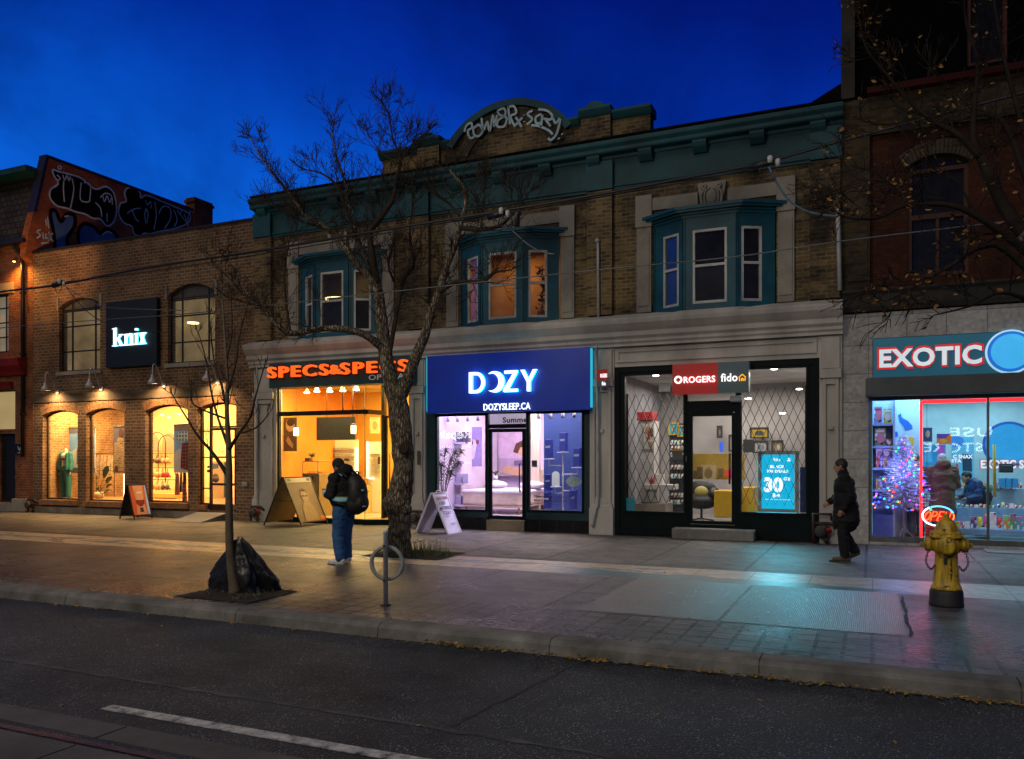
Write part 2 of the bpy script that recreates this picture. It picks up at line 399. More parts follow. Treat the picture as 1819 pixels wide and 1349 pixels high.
def slabmat(name, c, c2, bw, rh, ms, joint, rough, aggr, offx=0, offy=0, offs=0, wet=.25):
    m, nt, N, L, B = newmat(name)
    t = N.new('ShaderNodeTexCoord'); mp = N.new('ShaderNodeMapping'); mp.inputs['Location'].default_value = (offx, offy, 0); L.new(t.outputs['Object'], mp.inputs[0]); v = mp.outputs[0]
    br = N.new('ShaderNodeTexBrick'); L.new(v, br.inputs['Vector']); br.offset = offs; br.inputs['Scale'].default_value = 1
    br.inputs['Brick Width'].default_value = bw; br.inputs['Row Height'].default_value = rh; br.inputs['Mortar Size'].default_value = ms
    br.inputs['Color1'].default_value = (1,1,1,1); br.inputs['Color2'].default_value = (.66,.66,.67,1); br.inputs['Mortar'].default_value = (joint*.5,)*3 + (1,)
    n = noise(N, L, v, .8, 8, .65); r = ramp(N, [(.3, c), (.7, c2)]); L.new(n.outputs[0], r.inputs[0])
    col = mixc(N, L, 1.0, r.outputs[0], br.outputs['Color'], 'MULTIPLY')
    a = noise(N, L, v, aggr, 8, .82); ar = ramp(N, [(.40, (.35,)*3), (.5, (.95,)*3), (.61, (1.9,)*3)]); L.new(a.outputs[0], ar.inputs[0])
    col = mixc(N, L, .9, col, ar.outputs[0], 'MULTIPLY')
    s = noise(N, L, v, 2.1, 8, .72, .5); sr = ramp(N, [(.40, (.42,)*3), (.50, (.9,)*3), (.62, (1.15,)*3)]); L.new(s.outputs[0], sr.inputs[0])
    col = mixc(N, L, 1.0, col, sr.outputs[0], 'MULTIPLY')
    vg = N.new('ShaderNodeTexVoronoi'); vg.inputs['Scale'].default_value = 2.3; L.new(v, vg.inputs['Vector']); gr = ramp(N, [(.055, (.35,)*3), (.085, (1,)*3)]); L.new(vg.outputs['Distance'], gr.inputs[0])
    col = mixc(N, L, .8, col, gr.outputs[0], 'MULTIPLY'); L.new(col, B.inputs['Base Color'])
    w = noise(N, L, v, .55, 4, .6); wr = ramp(N, [(.40, (rough - wet,)*3), (.62, (rough,)*3)]); L.new(w.outputs[0], wr.inputs[0])
    ro = math_(N, L, 'ADD', wr.outputs[0], math_(N, L, 'MULTIPLY', math_(N, L, 'SUBTRACT', a.outputs[0], .5), 1.1), True); L.new(ro, B.inputs['Roughness'])
    h = math_(N, L, 'SUBTRACT', math_(N, L, 'MULTIPLY', a.outputs[0], 1.0), br.outputs['Fac'])
    L.new(bumpn(N, L, h, .9, .018), B.inputs['Normal']); B.inputs['Specular IOR Level'].default_value = .4
    return m
conc = slabmat('pavement_concrete', (.165,.148,.125), (.10,.09,.077), 1.72, 2.45, .026, .16, .62, 13, .10, 0, wet=.12)
aggm = slabmat('exposed_aggregate', (.125,.124,.122), (.072,.072,.072), 1.72, 2.81, .03, .14, .47, 12, .10, -.40, wet=.16)
pav = slabmat('paver_grid', (.125,.122,.118), (.068,.067,.065), .245, .258, .020, .12, .50, 14, 0, 0)
kerbm = surf('kerb_concrete', (.20,.19,.17), (.075,.07,.062), 2.6, .8, .1, .5, 55, .008, dirt=.55)
x0, x1 = -75, 45
MB().quad((-400,-400,-.22),(400,-400,-.22),(400,400,-.22),(-400,400,-.22)).struct('ground', asph)
MB().quad((x0,-40,-.15),(x1,-40,-.15),(x1,-10.77,-.15),(x0,-10.77,-.15)).struct('road', asph)
def strip(name, ya, yb, mat, z=0.0): return MB().quad((x0,ya,z),(x1,ya,z),(x1,yb,z),(x0,yb,z)).struct(name, mat)
strip('pavement', -5.12, 3.0, conc)
strip('aggregate_pavement', -9.24, -6.43, aggm)
strip('paver_strip', -10.52, -9.24, pav)
mb = MB(); xx = x0
while xx < x1:
    L_ = 1.95 + (.9 if R.random() < .3 else 0)
    a, b = xx + .005, xx + L_ - .005
    prof = [(a,-10.52,-.2),(a,-10.52,.0),(a,-10.70,-.002),(a,-10.745,-.015),(a,-10.775,-.05),(a,-10.80,-.2)]
    mb.prism(prof, (b - a, 0, 0)); xx += L_
mb.box(x0, x1, -10.76, -10.53, -.21, -.03)
mb.struct('kerb', kerbm)
# painted band in the pavement
m, nt, N, L, B = newmat('painted_band')
t = N.new('ShaderNodeTexCoord'); sp = N.new('ShaderNodeSeparateXYZ'); L.new(t.outputs['Object'], sp.inputs[0])
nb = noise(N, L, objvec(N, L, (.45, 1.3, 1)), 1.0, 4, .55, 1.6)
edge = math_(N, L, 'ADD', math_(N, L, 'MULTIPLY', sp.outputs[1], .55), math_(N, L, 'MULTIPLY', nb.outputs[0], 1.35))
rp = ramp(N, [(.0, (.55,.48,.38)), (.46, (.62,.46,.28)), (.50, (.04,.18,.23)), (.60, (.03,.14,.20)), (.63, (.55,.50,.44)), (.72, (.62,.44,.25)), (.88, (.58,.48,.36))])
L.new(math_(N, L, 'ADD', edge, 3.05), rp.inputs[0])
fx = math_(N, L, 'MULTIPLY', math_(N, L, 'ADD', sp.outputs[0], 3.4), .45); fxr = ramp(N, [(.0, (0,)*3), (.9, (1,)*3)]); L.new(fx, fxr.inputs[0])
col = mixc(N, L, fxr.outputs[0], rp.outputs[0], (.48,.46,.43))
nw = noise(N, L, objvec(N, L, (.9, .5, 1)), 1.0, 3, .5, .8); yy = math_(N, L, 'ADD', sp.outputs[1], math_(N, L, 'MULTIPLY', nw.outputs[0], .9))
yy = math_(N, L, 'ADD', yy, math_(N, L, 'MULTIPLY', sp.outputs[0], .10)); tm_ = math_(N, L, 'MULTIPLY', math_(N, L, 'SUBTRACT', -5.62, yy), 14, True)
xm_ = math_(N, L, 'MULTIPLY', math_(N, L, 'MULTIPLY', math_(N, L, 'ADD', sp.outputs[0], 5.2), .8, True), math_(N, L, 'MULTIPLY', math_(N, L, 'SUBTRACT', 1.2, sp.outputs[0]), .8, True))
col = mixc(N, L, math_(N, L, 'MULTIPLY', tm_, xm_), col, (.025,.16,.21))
br = N.new('ShaderNodeTexBrick'); L.new(t.outputs['Object'], br.inputs['Vector']); br.offset = 0; br.inputs['Scale'].default_value = 1
br.inputs['Brick Width'].default_value = .82; br.inputs['Row Height'].default_value = 1.32; br.inputs['Mortar Size'].default_value = .008
br.inputs['Color1'].default_value = (1,1,1,1); br.inputs['Color2'].default_value = (.85,.85,.85,1); br.inputs['Mortar'].default_value = (.3,.3,.3,1)
col = mixc(N, L, 1.0, col, br.outputs['Color'], 'MULTIPLY')
wn = noise(N, L, t.outputs['Object'], 5, 8, .7); wr = ramp(N, [(.35, (.5,)*3), (.6, (1,)*3)]); L.new(wn.outputs[0], wr.inputs[0])
L.new(mixc(N, L, 1.0, col, wr.outputs[0], 'MULTIPLY'), B.inputs['Base Color']); B.inputs['Roughness'].default_value = .42
L.new(bumpn(N, L, wn.outputs[0], .2, .005), B.inputs['Normal'])
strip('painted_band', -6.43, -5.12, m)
# two smoother trowelled slabs with fine broom lines
m, nt, N, L, B = newmat('broomed_slab'); v = objvec(N, L)
wv = N.new('ShaderNodeTexWave'); wv.inputs['Scale'].default_value = 16; wv.inputs['Distortion'].default_value = 3.5; wv.inputs['Detail'].default_value = 3; wv.bands_direction = 'X'; L.new(v, wv.inputs[0])
n = noise(N, L, v, 1.3, 7); r = ramp(N, [(.3, (.105,.102,.10)), (.7, (.060,.058,.057))]); L.new(n.outputs[0], r.inputs[0]); L.new(mixc(N, L, .22, r.outputs[0], wv.outputs['Color'], 'MULTIPLY'), B.inputs['Base Color'])
B.inputs['Roughness'].default_value = .40; n2 = noise(N, L, v, 45, 4)
n3 = noise(N, L, objvec(N, L, (1, .35, 1)), 16, 8, .82); r3 = ramp(N, [(.40, (.40,)*3), (.5, (.95,)*3), (.61, (1.7,)*3)]); L.new(n3.outputs[0], r3.inputs[0])
L.new(mixc(N, L, 1.0, mixc(N, L, .22, r.outputs[0], wv.outputs['Color'], 'MULTIPLY'), r3.outputs[0], 'MULTIPLY'), B.inputs['Base Color'])
L.new(math_(N, L, 'ADD', math_(N, L, 'MULTIPLY', n3.outputs[0], .55), .06, True), B.inputs['Roughness'])
L.new(bumpn(N, L, math_(N, L, 'ADD', math_(N, L, 'MULTIPLY', wv.outputs[0], .4), n3.outputs[0]), .8, .012), B.inputs['Normal'])
broom = m
for a, b in ((-3.12, -1.53), (-1.49, .30)):
    MB().quad((a,-9.22,.004),(b,-9.22,.004),(b,-6.46,.004),(a,-6.46,.004)).struct('pavement_slab', broom)
tar = surf('tar_seam', (.012,.012,.012), (.02,.02,.02), 6, .7, .1, .4, 60)
def jag(a, b, n, amp, w, z=-.146, wj=.5):
    pts = []
    for i in range(n + 1):
        k = i / n; pts.append((a[0]+(b[0]-a[0])*k + R.uniform(-amp, amp), a[1]+(b[1]-a[1])*k + R.uniform(-amp, amp), z))
    return pts, [w * R.uniform(1-wj, 1+wj) for _ in pts]
a, b = PG(1020, 1182, -.15), PG(800, 1292, -.15)
p_, w_ = jag(a, b, 34, .025, .022); MB().ribbon(p_, w_, (0,0,1)).struct('road_crack', tar)
a, b = PG(1602, 1060), PG(1618, 1132); p_, w_ = jag(a, b, 16, .012, .03, .006); MB().ribbon(p_, w_, (0,0,1)).struct('pavement_crack', tar)
seam = surf('old_paint_seam', (.075,.074,.072), (.045,.045,.045), 7, .8, .1, .4, 60, dirt=.6)
p_, w_ = jag((-13,-12.95), (4.5,-13.2), 160, .008, .05, -.146, .8); MB().ribbon(p_, w_, (0,0,1)).struct('road_seam', seam)
m, nt, N, L, B = newmat('worn_road_paint'); v = objvec(N, L); n0 = noise(N, L, v, 9, 9, .78); r0 = ramp(N, [(.36, (.03,.03,.032)), (.44, (.22,.22,.21)), (.62, (.46,.45,.43))]); L.new(n0.outputs[0], r0.inputs[0]); L.new(r0.outputs[0], B.inputs['Base Color'])
B.inputs['Roughness'].default_value = .75; L.new(bumpn(N, L, n0.outputs[0], .6, .008), B.inputs['Normal']); paint = m
Yl = PG(190, 1257, -.15).y
MB().box(PG(190,1257,-.15).x, 4, Yl - .055, Yl + .055, -.149, -.144).struct('lane_line', paint)
trk = surf('track_concrete', (.10,.095,.088), (.055,.053,.05), 1.5, .75, .1, .5, 60, .008, dirt=.5)
mb = MB(); Yt = -13.95
xa = x0
while xa < x1:
    b = xa + 2.6; mb.box(xa + .008, b - .008, -14.21, Yt + R.uniform(-.01,.01), -.2, -.143); mb.box(xa+.008, b-.008, -15.6, -14.36, -.2, -.1435); xa = b
mb.struct('track_bed', trk)
steel = surf('worn_rail_steel', (.20,.20,.21), (.13,.12,.12), 3, .35, .05, .03, 20, metal=1)
dark = surf('dark_metal', (.018,.018,.019), (.010,.010,.011), 6, .45, .1, .1, 60)
mb = MB(); mb.box(x0, x1, -14.36, -14.21, -.2, -.175, 1); mb.box(x0, x1, -14.335, -14.275, -.174, -.141, 0); mb.struct('tram_rail', [steel, dark])
# soil pits
soil = surf('soil', (.030,.022,.015), (.014,.010,.007), 9, .95, .05, 1.0, 30, .03)
def pit(name, x_, y_, w, d, ang=0):
    mb = MB(); n = 14
    grid = [[Vector((x_ - w/2 + w*i/n, y_ - d/2 + d*j/n, .008 + .05*max(0, mnoise.noise(Vector((i*.5+x_, j*.5, 0))))*(1 if 0<i<n and 0<j<n else 0))) for i in range(n+1)] for j in range(n+1)]
    mb.add([p for r_ in grid for p in r_], [(j*(n+1)+i, j*(n+1)+i+1, (j+1)*(n+1)+i+1, (j+1)*(n+1)+i) for i in range(n) for j in range(n)], 0, True)
    return mb.struct(name, soil)
SAP = PG(418, 1055); TREE = PG(714, 985)
pit('tree_pit_soil', SAP.x + .05, SAP.y - .02, 1.2, .95); pit('tree_pit_soil', TREE.x + .25, TREE.y + .02, 1.55, 1.15)
# fallen leaves
leafm = surf('fallen_leaf', (.34,.20,.03), (.12,.06,.012), 40, .7, .1, .2, 60, dirt=.3)
def leaf(mb, c, s, m=0, up=None):
    rz_ = Matrix.Rotation(R.uniform(0, 2*PI), 3, 'Z'); rx = Matrix.Rotation(R.uniform(-.6, .6) if up is None else R.uniform(0, 2*PI), 3, 'X'); M = rz_ @ rx @ rz_
    pts = [(-.5,0,0),(-.2,.26,.06),(.15,.24,.10),(.5,0,.02),(.15,-.24,.10),(-.2,-.26,.06)]
    mb.add([Vector(c) + M @ (Vector(p) * s) for p in pts], [(0,1,2,3),(0,3,4,5)], m)
mb = MB()
for _ in range(430):
    k = R.random()
    x_ = -4.2 + 6.5 * k
    y_ = -10.82 - abs(R.gauss(0, .055)); leaf(mb, (x_, y_, -.138 + R.uniform(0, .03)), R.uniform(.03, .07))
for _ in range(70):
    x_ = R.uniform(-12, -4.2); leaf(mb, (x_, -10.82 - abs(R.gauss(0, .03)), -.138), R.uniform(.03, .06))
for _ in range(60): leaf(mb, (R.uniform(-13, 3), R.uniform(-14.2, -11), -.140), R.uniform(.03, .06))
for _ in range(55): leaf(mb, (R.uniform(-16, 3), R.uniform(-10.3, -.2), .012), R.uniform(.03, .055))
for _ in range(110): leaf(mb, (R.uniform(-16, 3), -.06 - abs(R.gauss(0, .06)), .012), R.uniform(.03, .05))
mb.struct('leaf_litter', leafm, 'stuff')

# ================================================================== shared building materials
G_shop = glassm('shop_glass', (.97,.98,.98), 1.0, .012)
G_up = glassm('upper_glass', (.8,.85,.88), 1.4, .03, .03)
white_fr = surf('white_window_frame', (.55,.55,.53), (.42,.42,.40), 5, .5)
teal = surf('teal_paint', (.010,.115,.165), (.006,.065,.095), 1.6, .55, .1, .25, 30, dirt=.5)
tealc = surf('teal_cornice_paint', (.009,.105,.130), (.006,.050,.064), 1.2, .6, .1, .3, 25, dirt=.55)
stone = surf('painted_stone', (.64,.60,.54), (.44,.41,.365), 1.3, .75, .1, .3, 35, .006, dirt=.4, scl=(1, 1, .35))
stone2 = surf('grey_limestone', (.36,.33,.28), (.23,.21,.175), 1.5, .85, .1, .35, 35, .006, dirt=.45)
black_fr = surf('black_green_paint', (.003,.010,.011), (.002,.006,.007), 3, .55, .1, .1, 40, spec=.12)
bronze = surf('bronze_frame', (.07,.042,.020), (.04,.025,.013), 4, .4, .1, .1, 40, metal=.4)
roofm = surf('tar_roof', (.008,.008,.009), (.005,.005,.005), 2, .95, .03, .3, 20, spec=.1)
def room(parent, x0, x1, y0, y1, z0, z1, mats, name='shop_interior'):   # mats: floor, left, right, back, ceiling
    mb = MB()
    mb.quad((x0,y0,z0),(x1,y0,z0),(x1,y1,z0),(x0,y1,z0),0); mb.quad((x0,y0,z0),(x0,y1,z0),(x0,y1,z1),(x0,y0,z1),1)
    mb.quad((x1,y1,z0),(x1,y0,z0),(x1,y0,z1),(x1,y1,z1),2); mb.quad((x0,y1,z0),(x1,y1,z0),(x1,y1,z1),(x0,y1,z1),3)
    mb.quad((x0,y0,z1),(x0,y1,z1),(x1,y1,z1),(x1,y0,z1),4)
    return mb.build(name, mats, parent)

# ================================================================== far-left building
brL = brickm('orange_red_brick', (.30,.10,.035), (.20,.06,.022), (.25,.16,.10), .22, .085, .010, dark=.45)
shing = brickm('slate_shingle', (.060,.054,.045), (.036,.033,.03), (.008,.008,.008), .26, .22, .018, dark=.5, rough=.8)
BL = thing('brick_building', 'orange lit red brick building with slate mansard roof and graffiti gable, far left', 'building', (-28.5, 0, 0))
XL = X(59.5) - .02
wx0, wx1 = -36, XL
hW = (X(-60), X(15), Z(8,626), Z(8,522)); hS = (X(-60), X(27), Z(10,765), Z(10,693)); hD = (X(-3), X(27), Z(14,892), Z(14,771))
mb = MB(); wall(mb, wx0, wx1, 0, 8.95, 0, [hW, hS, hD], .22); mb.box(wx0, wx1 - .01, 6.5, 6.8, 0, 8.8)
mb.build('wall', brL, BL)
red = surf('red_cornice_paint', (.34,.022,.012), (.20,.012,.008), 3, .45, .1, .2, 30)
mb = MB()
zc0, zc1 = Z(20, 668), Z(20, 640)
mb.prism([(wx0,0,zc0),(wx0,-.10,zc0),(wx0,-.16,zc0+.12),(wx0,-.30,zc0+.30),(wx0,-.34,zc1),(wx0,0,zc1+.05)], (X(48)-wx0, 0, 0))
zb = Z(20, 690); mb.prism([(wx0,0,zb),(wx0,-.08,zb),(wx0,-.12,zb+.1),(wx0,-.2,zb+.2),(wx0,0,zb+.22)], (X(24)-wx0, 0, 0))
mb.build('cornice', red, BL)
MB().box(X(-60), X(25), -.03, .1, Z(10,521.5), Z(10,503)).build('lintel', surf('tan_lintel', (.42,.33,.2), None, 3), BL)
mb = MB(); mb.frame(hW[0], hW[1], hW[2], hW[3], .06, .12, .18)
for zz_ in (.27, .52, .77): mb.box(hW[0]+.06, hW[1]-.06, .14, .165, hW[2]+(hW[3]-hW[2])*zz_-.02, hW[2]+(hW[3]-hW[2])*zz_+.02)
for xx_ in (X(4), X(-10)): mb.box(xx_-.02, xx_+.02, .139, .166, hW[2]+.06, hW[3]-.06)
wf = mb.build('window', dark, BL)
litpane = glow('blind_lit_from_behind', (.55,.47,.33), .28, (.40,.34,.22), 1.5)
MB().box(hW[0], hW[1], .19, .20, hW[2], hW[3]).build('blind', litpane, wf)
mb = MB(); mb.frame(hS[0], hS[1], hS[2], hS[3], .05, .10, .16); f_ = mb.build('transom', surf('ochre_frame', (.30,.16,.05)), BL)
MB().box(hS[0], hS[1], .17, .18, hS[2], hS[3]).build('pane', glow('tan_lit_pane', (.62,.46,.20), .55, (.5,.36,.15), .8), f_)
mb = MB(); mb.box(hD[0], hD[1], .12, .17, hD[2], hD[3]); mb.frame(hD[0]+.08, hD[1]-.08, hD[2]+.15, hD[3]-.1, .08, .10, .119)
dr = mb.build('door', dark, BL); MB().tube([(hD[1]-.1,.08,1.0),(hD[1]-.1,.06,1.15)], .015).build('handle', steel, dr)
MB().box(X(26), X(50), -.12, .05, 0, Z(38,886)).build('plinth', surf('rough_plinth', (.35,.31,.25), None, 4), BL, bevel=.02)
MB().box(X(-60), X(26)-.01, -.10, .05, 0, Z(14,893)-.005).build('doorstep', stone2, BL, bevel=.01)
# mansard and gable wall (faces +x)
GT = 11.85
mb = MB(); zE = 8.97; mb.add([(wx0,-.12,zE),(XL-.32,-.12,zE),(XL-.32,.55,GT-.55),(wx0,.55,GT-.55)], [(0,1,2,3)])
mb.build('mansard_roof', shing, BL)
MB().box(wx0, XL-.33, -.02, .6, GT-.54, GT-.36).build('roof_edge', tealc, BL)
MB().box(wx0, XL-.05, -.34, -.13, zE-.13, zE-.01).build('gutter', dark, BL)
brG = brickm('gable_brick', (.26,.075,.030), (.18,.05,.022), (.16,.085,.05), .22, .085, .008, patch=(1.9,1.7,1.1), pamt=.8, psc=.45, dark=.5)
mb = MB(); mb.prism([(XL-.3,-.25,8.4),(XL-.3,-.2,9.0),(XL-.3,.50,GT),(XL-.3,6.8,GT),(XL-.3,6.8,0),(XL-.3,.01,0),(XL-.3,.01,8.2)], (.3,0,0))
mb.build('gable_wall', brG, BL)
mb = MB(); mb.beam((XL-.15,.45,GT+.03),(XL-.15,6.9,GT+.03), .38, .10); mb.beam((XL-.15,.05,9.9),(XL-.15,.49,GT+.02),.36,.08); mb.build('coping', dark, BL)
mb = MB(); a = PX(352,395,XL); b = PX(372,362,XL)
ch_ = MB(); ch_.box(XL-.5, XL-.02, 7.0, 8.0, 10.9, 12.45); ch_.box(XL-.55, XL+.02, 6.95, 8.05, 12.25, 12.36); ch_.build('chimney', brG, BL)
# downpipe and soffit lamp
mb = MB(); xd = X(44); mb.tube([(X(36),-.24,zE-.1),(X(36),-.22,zE-.25),(xd,-.10,zE-.55),(xd,-.08,zE-.9),(xd,-.08,Z(43,812))], .055, 10)
for z_ in (7.2, 5.2, 3.2): mb.box(xd-.09, xd+.09, -.13, 0, z_, z_+.05)
mb.solo('downpipe', dark, 'black drainpipe down the edge of the far left brick building', 'drainpipe')
mb = MB(); lp = P(25, 464, -.22); mb.lathe([(.03,.06),(.06,.04),(.07,0),(.05,-.01)], 12, lp)
lm_ = thing('soffit_lamp', 'small lit lamp under the eave of the far left building', 'lamp', lp)
mb.build('housing', dark, lm_); MB().lathe([(.045,-.012),(.03,-.03)], 12, lp).build('bulb', glow('amber_bulb', (1,.55,.15), 14), lm_)
spot('soffit_light', (lp.x+.05, lp.y-.10, lp.z-.06), (lp.x+.25, lp.y+.12, lp.z-3), 230, (1,.42,.07), 160, .8, .05)
spot('gable_fill', (XL+2.2, -3.4, 6.2), (XL, 2.8, 10.0), 650, (1,.50,.18), 75, 1, .2)  # unseen spot added to light the gable wall, no fixture there
mb = MB(); mb.box(X(28), X(41), -.03, 0, Z(34,808), Z(34,789)); sg = thing('address_plate', 'small dark square plaque with white leaf mark beside the door, far left', 'sign', P(34, 808))
mb.build('plate', dark, sg)
mb = MB(); c_ = P(34.5, 797, -.034); s_ = .09
mb.poly([c_+Vector((-s_,0,.10)), c_+Vector((-s_,0,.0)), c_+Vector((0,0,-.10)), c_+Vector((s_,0,0)), c_+Vector((s_,0,.10)), c_+Vector((0,0,.0))])
mb.box(c_.x-.10, c_.x+.10, c_.y, c_.y+.003, c_.z-.16, c_.z-.13); mb.build('emblem', white_fr, sg)

# graffiti on the gable (paint on the wall: parts of the building)
def gp(x, y): return (x / 3.373, 240 + y / 3.373)
def gpath(pts, d=.012): return [PX(*gp(x, y), XL) + Vector((d, 0, 0)) for x, y in pts]
gwhite = surf('pale_spray_paint', (.55,.74,.80), (.36,.52,.58), 6, .7, emis=(.4,.5,.55), es=.0); gblack = surf('black_spray_paint', (.008,.006,.005), None, 5, .9, spec=.03); gblue = surf('blue_spray_paint', (.07,.17,.34), (.05,.11,.24), 3, .6)
o1 = [(315,210),(360,222),(430,240),(490,262),(545,310),(580,325),(635,310),(680,350),(697,440),(680,520),(640,545),(600,505),(555,500),(510,475),(450,460),(400,440),(340,425),(300,380),(300,330),(340,300),(345,280),(322,245)]
o2 = [(760,320),(800,318),(838,345),(842,378),(880,362),(960,395),(1030,425),(1090,450),(1140,480),(1120,530),(1050,560),(960,578),(900,592),(862,590),(840,606),(800,590),(790,550),(740,525),(710,470),(720,412),(755,398),(745,350)]
o3 = [(300,470),(330,455),(362,520),(395,478),(440,480),(445,545),(402,620),(402,700),(335,700),(322,600)]
o4 = [(470,570),(505,533),(560,550),(600,590),(632,565),(690,590),(700,650),(640,690),(560,680),(480,670)]
mbk, mwh, mbl = MB(), MB(), MB()
for o_, blk, oc in ((o1, mbk, mwh), (o2, mbk, mwh), (o3, mbl, mbk), (o4, mbl, mbk)):
    c = crom(gpath(o_, .008), 5, True); blk.poly(c[:-1]); oc.ribbon([p + Vector((.006,0,0)) for p in c], (.06 if oc is mwh else .13), (1,0,0))
for s_ in ([(380,275),(378,330),(384,402)], [(430,262),(440,330),(420,440)], [(485,285),(480,385),(520,402),(540,390)], [(500,285),(540,300),(535,395)], [(600,375),(630,350),(665,365),(672,420)], [(570,405),(600,440),(608,490)], [(640,470),(640,520)],
           [(760,470),(800,445),(840,440)], [(790,450),(810,500),(830,520)], [(870,440),(885,470),(875,530),(865,480),(875,440)], [(925,400),(935,480),(920,570)], [(950,470),(975,430),(1015,440),(1020,500),(985,560)], [(1040,450),(1060,510),(1040,550)], [(1075,470),(1110,520)],
           [(340,240),(360,262),(340,275)], [(375,240),(385,270),(400,245),(412,275),(420,250)], [(615,370),(625,400),(640,365),(655,405),(665,380)], [(870,390),(880,420),(900,400),(905,440)],
           [(272,505),(278,545)], [(283,490),(290,560)], [(245,565),(220,580),(240,600),(218,620)], [(255,585),(258,625)], [(275,590),(270,620),(285,615)], [(292,580),(292,640),(292,605),(315,590),(295,610),(318,640)], [(245,650),(290,645)], [(350,185),(345,200),(360,205),(365,190),(350,185)],
           [(1060,450),(1075,475),(1085,455)], [(1100,470),(1130,560)], [(1140,450),(1110,540)], [(385,490),(410,485)], [(612,600),(640,580),(670,590)]):
    mwh.ribbon(crom(gpath(s_, .016), 5), .045, (1,0,0))
mbk.build('black_graffiti', gblack, BL); mbl.build('blue_graffiti', gblue, BL); mwh.build('white_graffiti', gwhite, BL)

# ================================================================== left shop building
brK = brickm('brown_brick', (.20,.098,.044), (.115,.055,.027), (.24,.19,.135), .232, .098, .012, patch=(1.35,1.5,1.5), pamt=.55, psc=.35, dark=.5)
brKi = brickm('bare_inner_brick', (.36,.20,.075), (.26,.13,.045), (.38,.28,.16), .22, .085, .012, dark=.6)
BK = thing('brick_building', 'two storey brown brick shop with arched ground floor windows and gooseneck lamps', 'building', (-20.6, 0, 0))
kx0, kx1, kz = XL + .02, X(455.5) - .03, 8.5
def hole(a, b, t, bt, rise=0): m_ = (a + b) / 2; return (X(a), X(b), Z(m_, bt), Z(m_, t), rise)
H1, H2, H3 = hole(75.5,138,729,888,.17), hole(153,221,725,891,.18), hole(258,334,719,893,.19)
H4 = hole(349.5,433,715,908,.20)
HA, HB = hole(105,178,529,659,.24), hole(298,382,504,644,.28)
mb = MB(); wall(mb, kx0, kx1, 0, kz, 0, [H1, H2, H3, H4, HA, HB], .3)
mb.quad((kx1,0,0),(kx1,1.5,0),(kx1,1.5,kz),(kx1,0,kz)); mb.quad((kx0,0,8.0),(kx0,3,8.0),(kx0,3,kz),(kx0,0,kz))
mb.box(kx1-.62, kx1-.001, -.10, -.001, 0, Z(440,690))
mb.build('wall', brK, BK)
MB().box(kx0-.005, kx1+.01, -.05, .32, kz+.002, kz+.07).build('parapet_coping', dark, BK)
MB().box(kx0, kx1-.63, -.09, -.002, 0, Z(250,906)).build('plinth', surf('stained_plinth', (.27,.24,.19), (.15,.13,.10), 2.2, .85, dirt=.6), BK, bevel=.015)
# flat roof behind
MB().quad((kx0,.3,7.9),(kx1,.3,7.9),(kx1,9,7.9),(kx0,9,7.9)).build('roof', roofm, BK)
# stained timber band
timb = surf('stained_timber', (.17,.12,.07), (.045,.032,.022), 2.4, .85, .08, .5, 30, .01, dirt=.6, scl=(.5,1,1.5))
MB().box(kx0, kx1-.63, -.045, -.002, Z(250,709), Z(250,693)).build('lintel_beam', timb, BK, bevel=.012)
# arch rings: upright bricks round each opening
ringb = brickm('arch_brick', (.38,.18,.07), (.24,.10,.04), (.36,.28,.18), .085, .30, .010, dark=.75)
soldier = surf('arch_brick_face', (.36,.185,.075), (.22,.10,.04), 9, .85, .05, .3, 40)
for h in (H1, H2, H3, H4):
    mb = MB(); pr = arc_pts(h[0]-.03, h[1]+.03, h[3]-h[4], h[4], 17); cx_ = (h[0]+h[1])/2; zc = h[3]-2.2
    for i in range(len(pr)-1):
        (xa, za), (xb, zb) = pr[i], pr[i+1]
        for lo, hi in ((0, .125), (.135, .27)):
            d0 = Vector((xa-cx_,0,za-zc)).normalized(); d1 = Vector((xb-cx_,0,zb-zc)).normalized()
            A, B_ = Vector((xa,-.012,za)), Vector((xb,-.012,zb)); g_ = (B_-A)*.06
            q = [A+d0*lo+g_, B_+d1*lo-g_, B_+d1*hi-g_, A+d0*hi+g_]; mb.prism(q, (0,.02,0))
    mb.build('arch', soldier, BK)
def brick_sill(a, b, z0, z1, yo=-.10):
    mb = MB(); xa = a
    while xa < b - .03:
        w_ = min(.105, b - xa); mb.box(xa+.005, xa+w_-.005, yo, .05, z0, z1); xa += .105
    return mb.build('sill', soldier, BK)
for h in (H1, H2, H3): brick_sill(h[0]-.05, h[1]+.05, h[2]-.17, h[2]-.005)
def glaze(h, parent, mat, glass, name='shop_window', y=.16, w=.045, bars=(), hb=()):
    """frame following the arch, mullions, pane as sub-part"""
    a, b, c, d, rise = h; mb = MB()
    pr = arc_pts(a, b, d - rise, rise, 16) if rise else [(a, d), (b, d)]
    mb.box(a, b, y, y+.06, c, c+w, 0); mb.box(a, a+w, y, y+.06, c+w, d-rise, 0); mb.box(b-w, b, y, y+.06, c+w, d-rise, 0)
    for (xa, za), (xb, zb) in zip(pr, pr[1:]): mb.prism([(xa,y,za-w),(xb,y,zb-w),(xb,y,zb),(xa,y,za)], (0,.06,0))
    for x_ in bars:
        zt = d - rise if not rise else min(z for (x, z) in pr if abs(x - x_) < (b-a)/12) - .01
        mb.box(x_-w*.4, x_+w*.4, y+.01, y+.05, c+w, zt)
    for z_ in hb: mb.box(a+w, b-w, y+.012, y+.048, z_-w*.4, z_+w*.4)
    f = mb.build(name, mat, parent)
    MB().poly([(a,y+.03,c),(b,y+.03,c)] + [(x, y+.03, z) for x, z in reversed(pr)]).build('pane', glass, f)
    return f
for h in (H1, H2, H3): glaze(h, BK, bronze, G_shop)
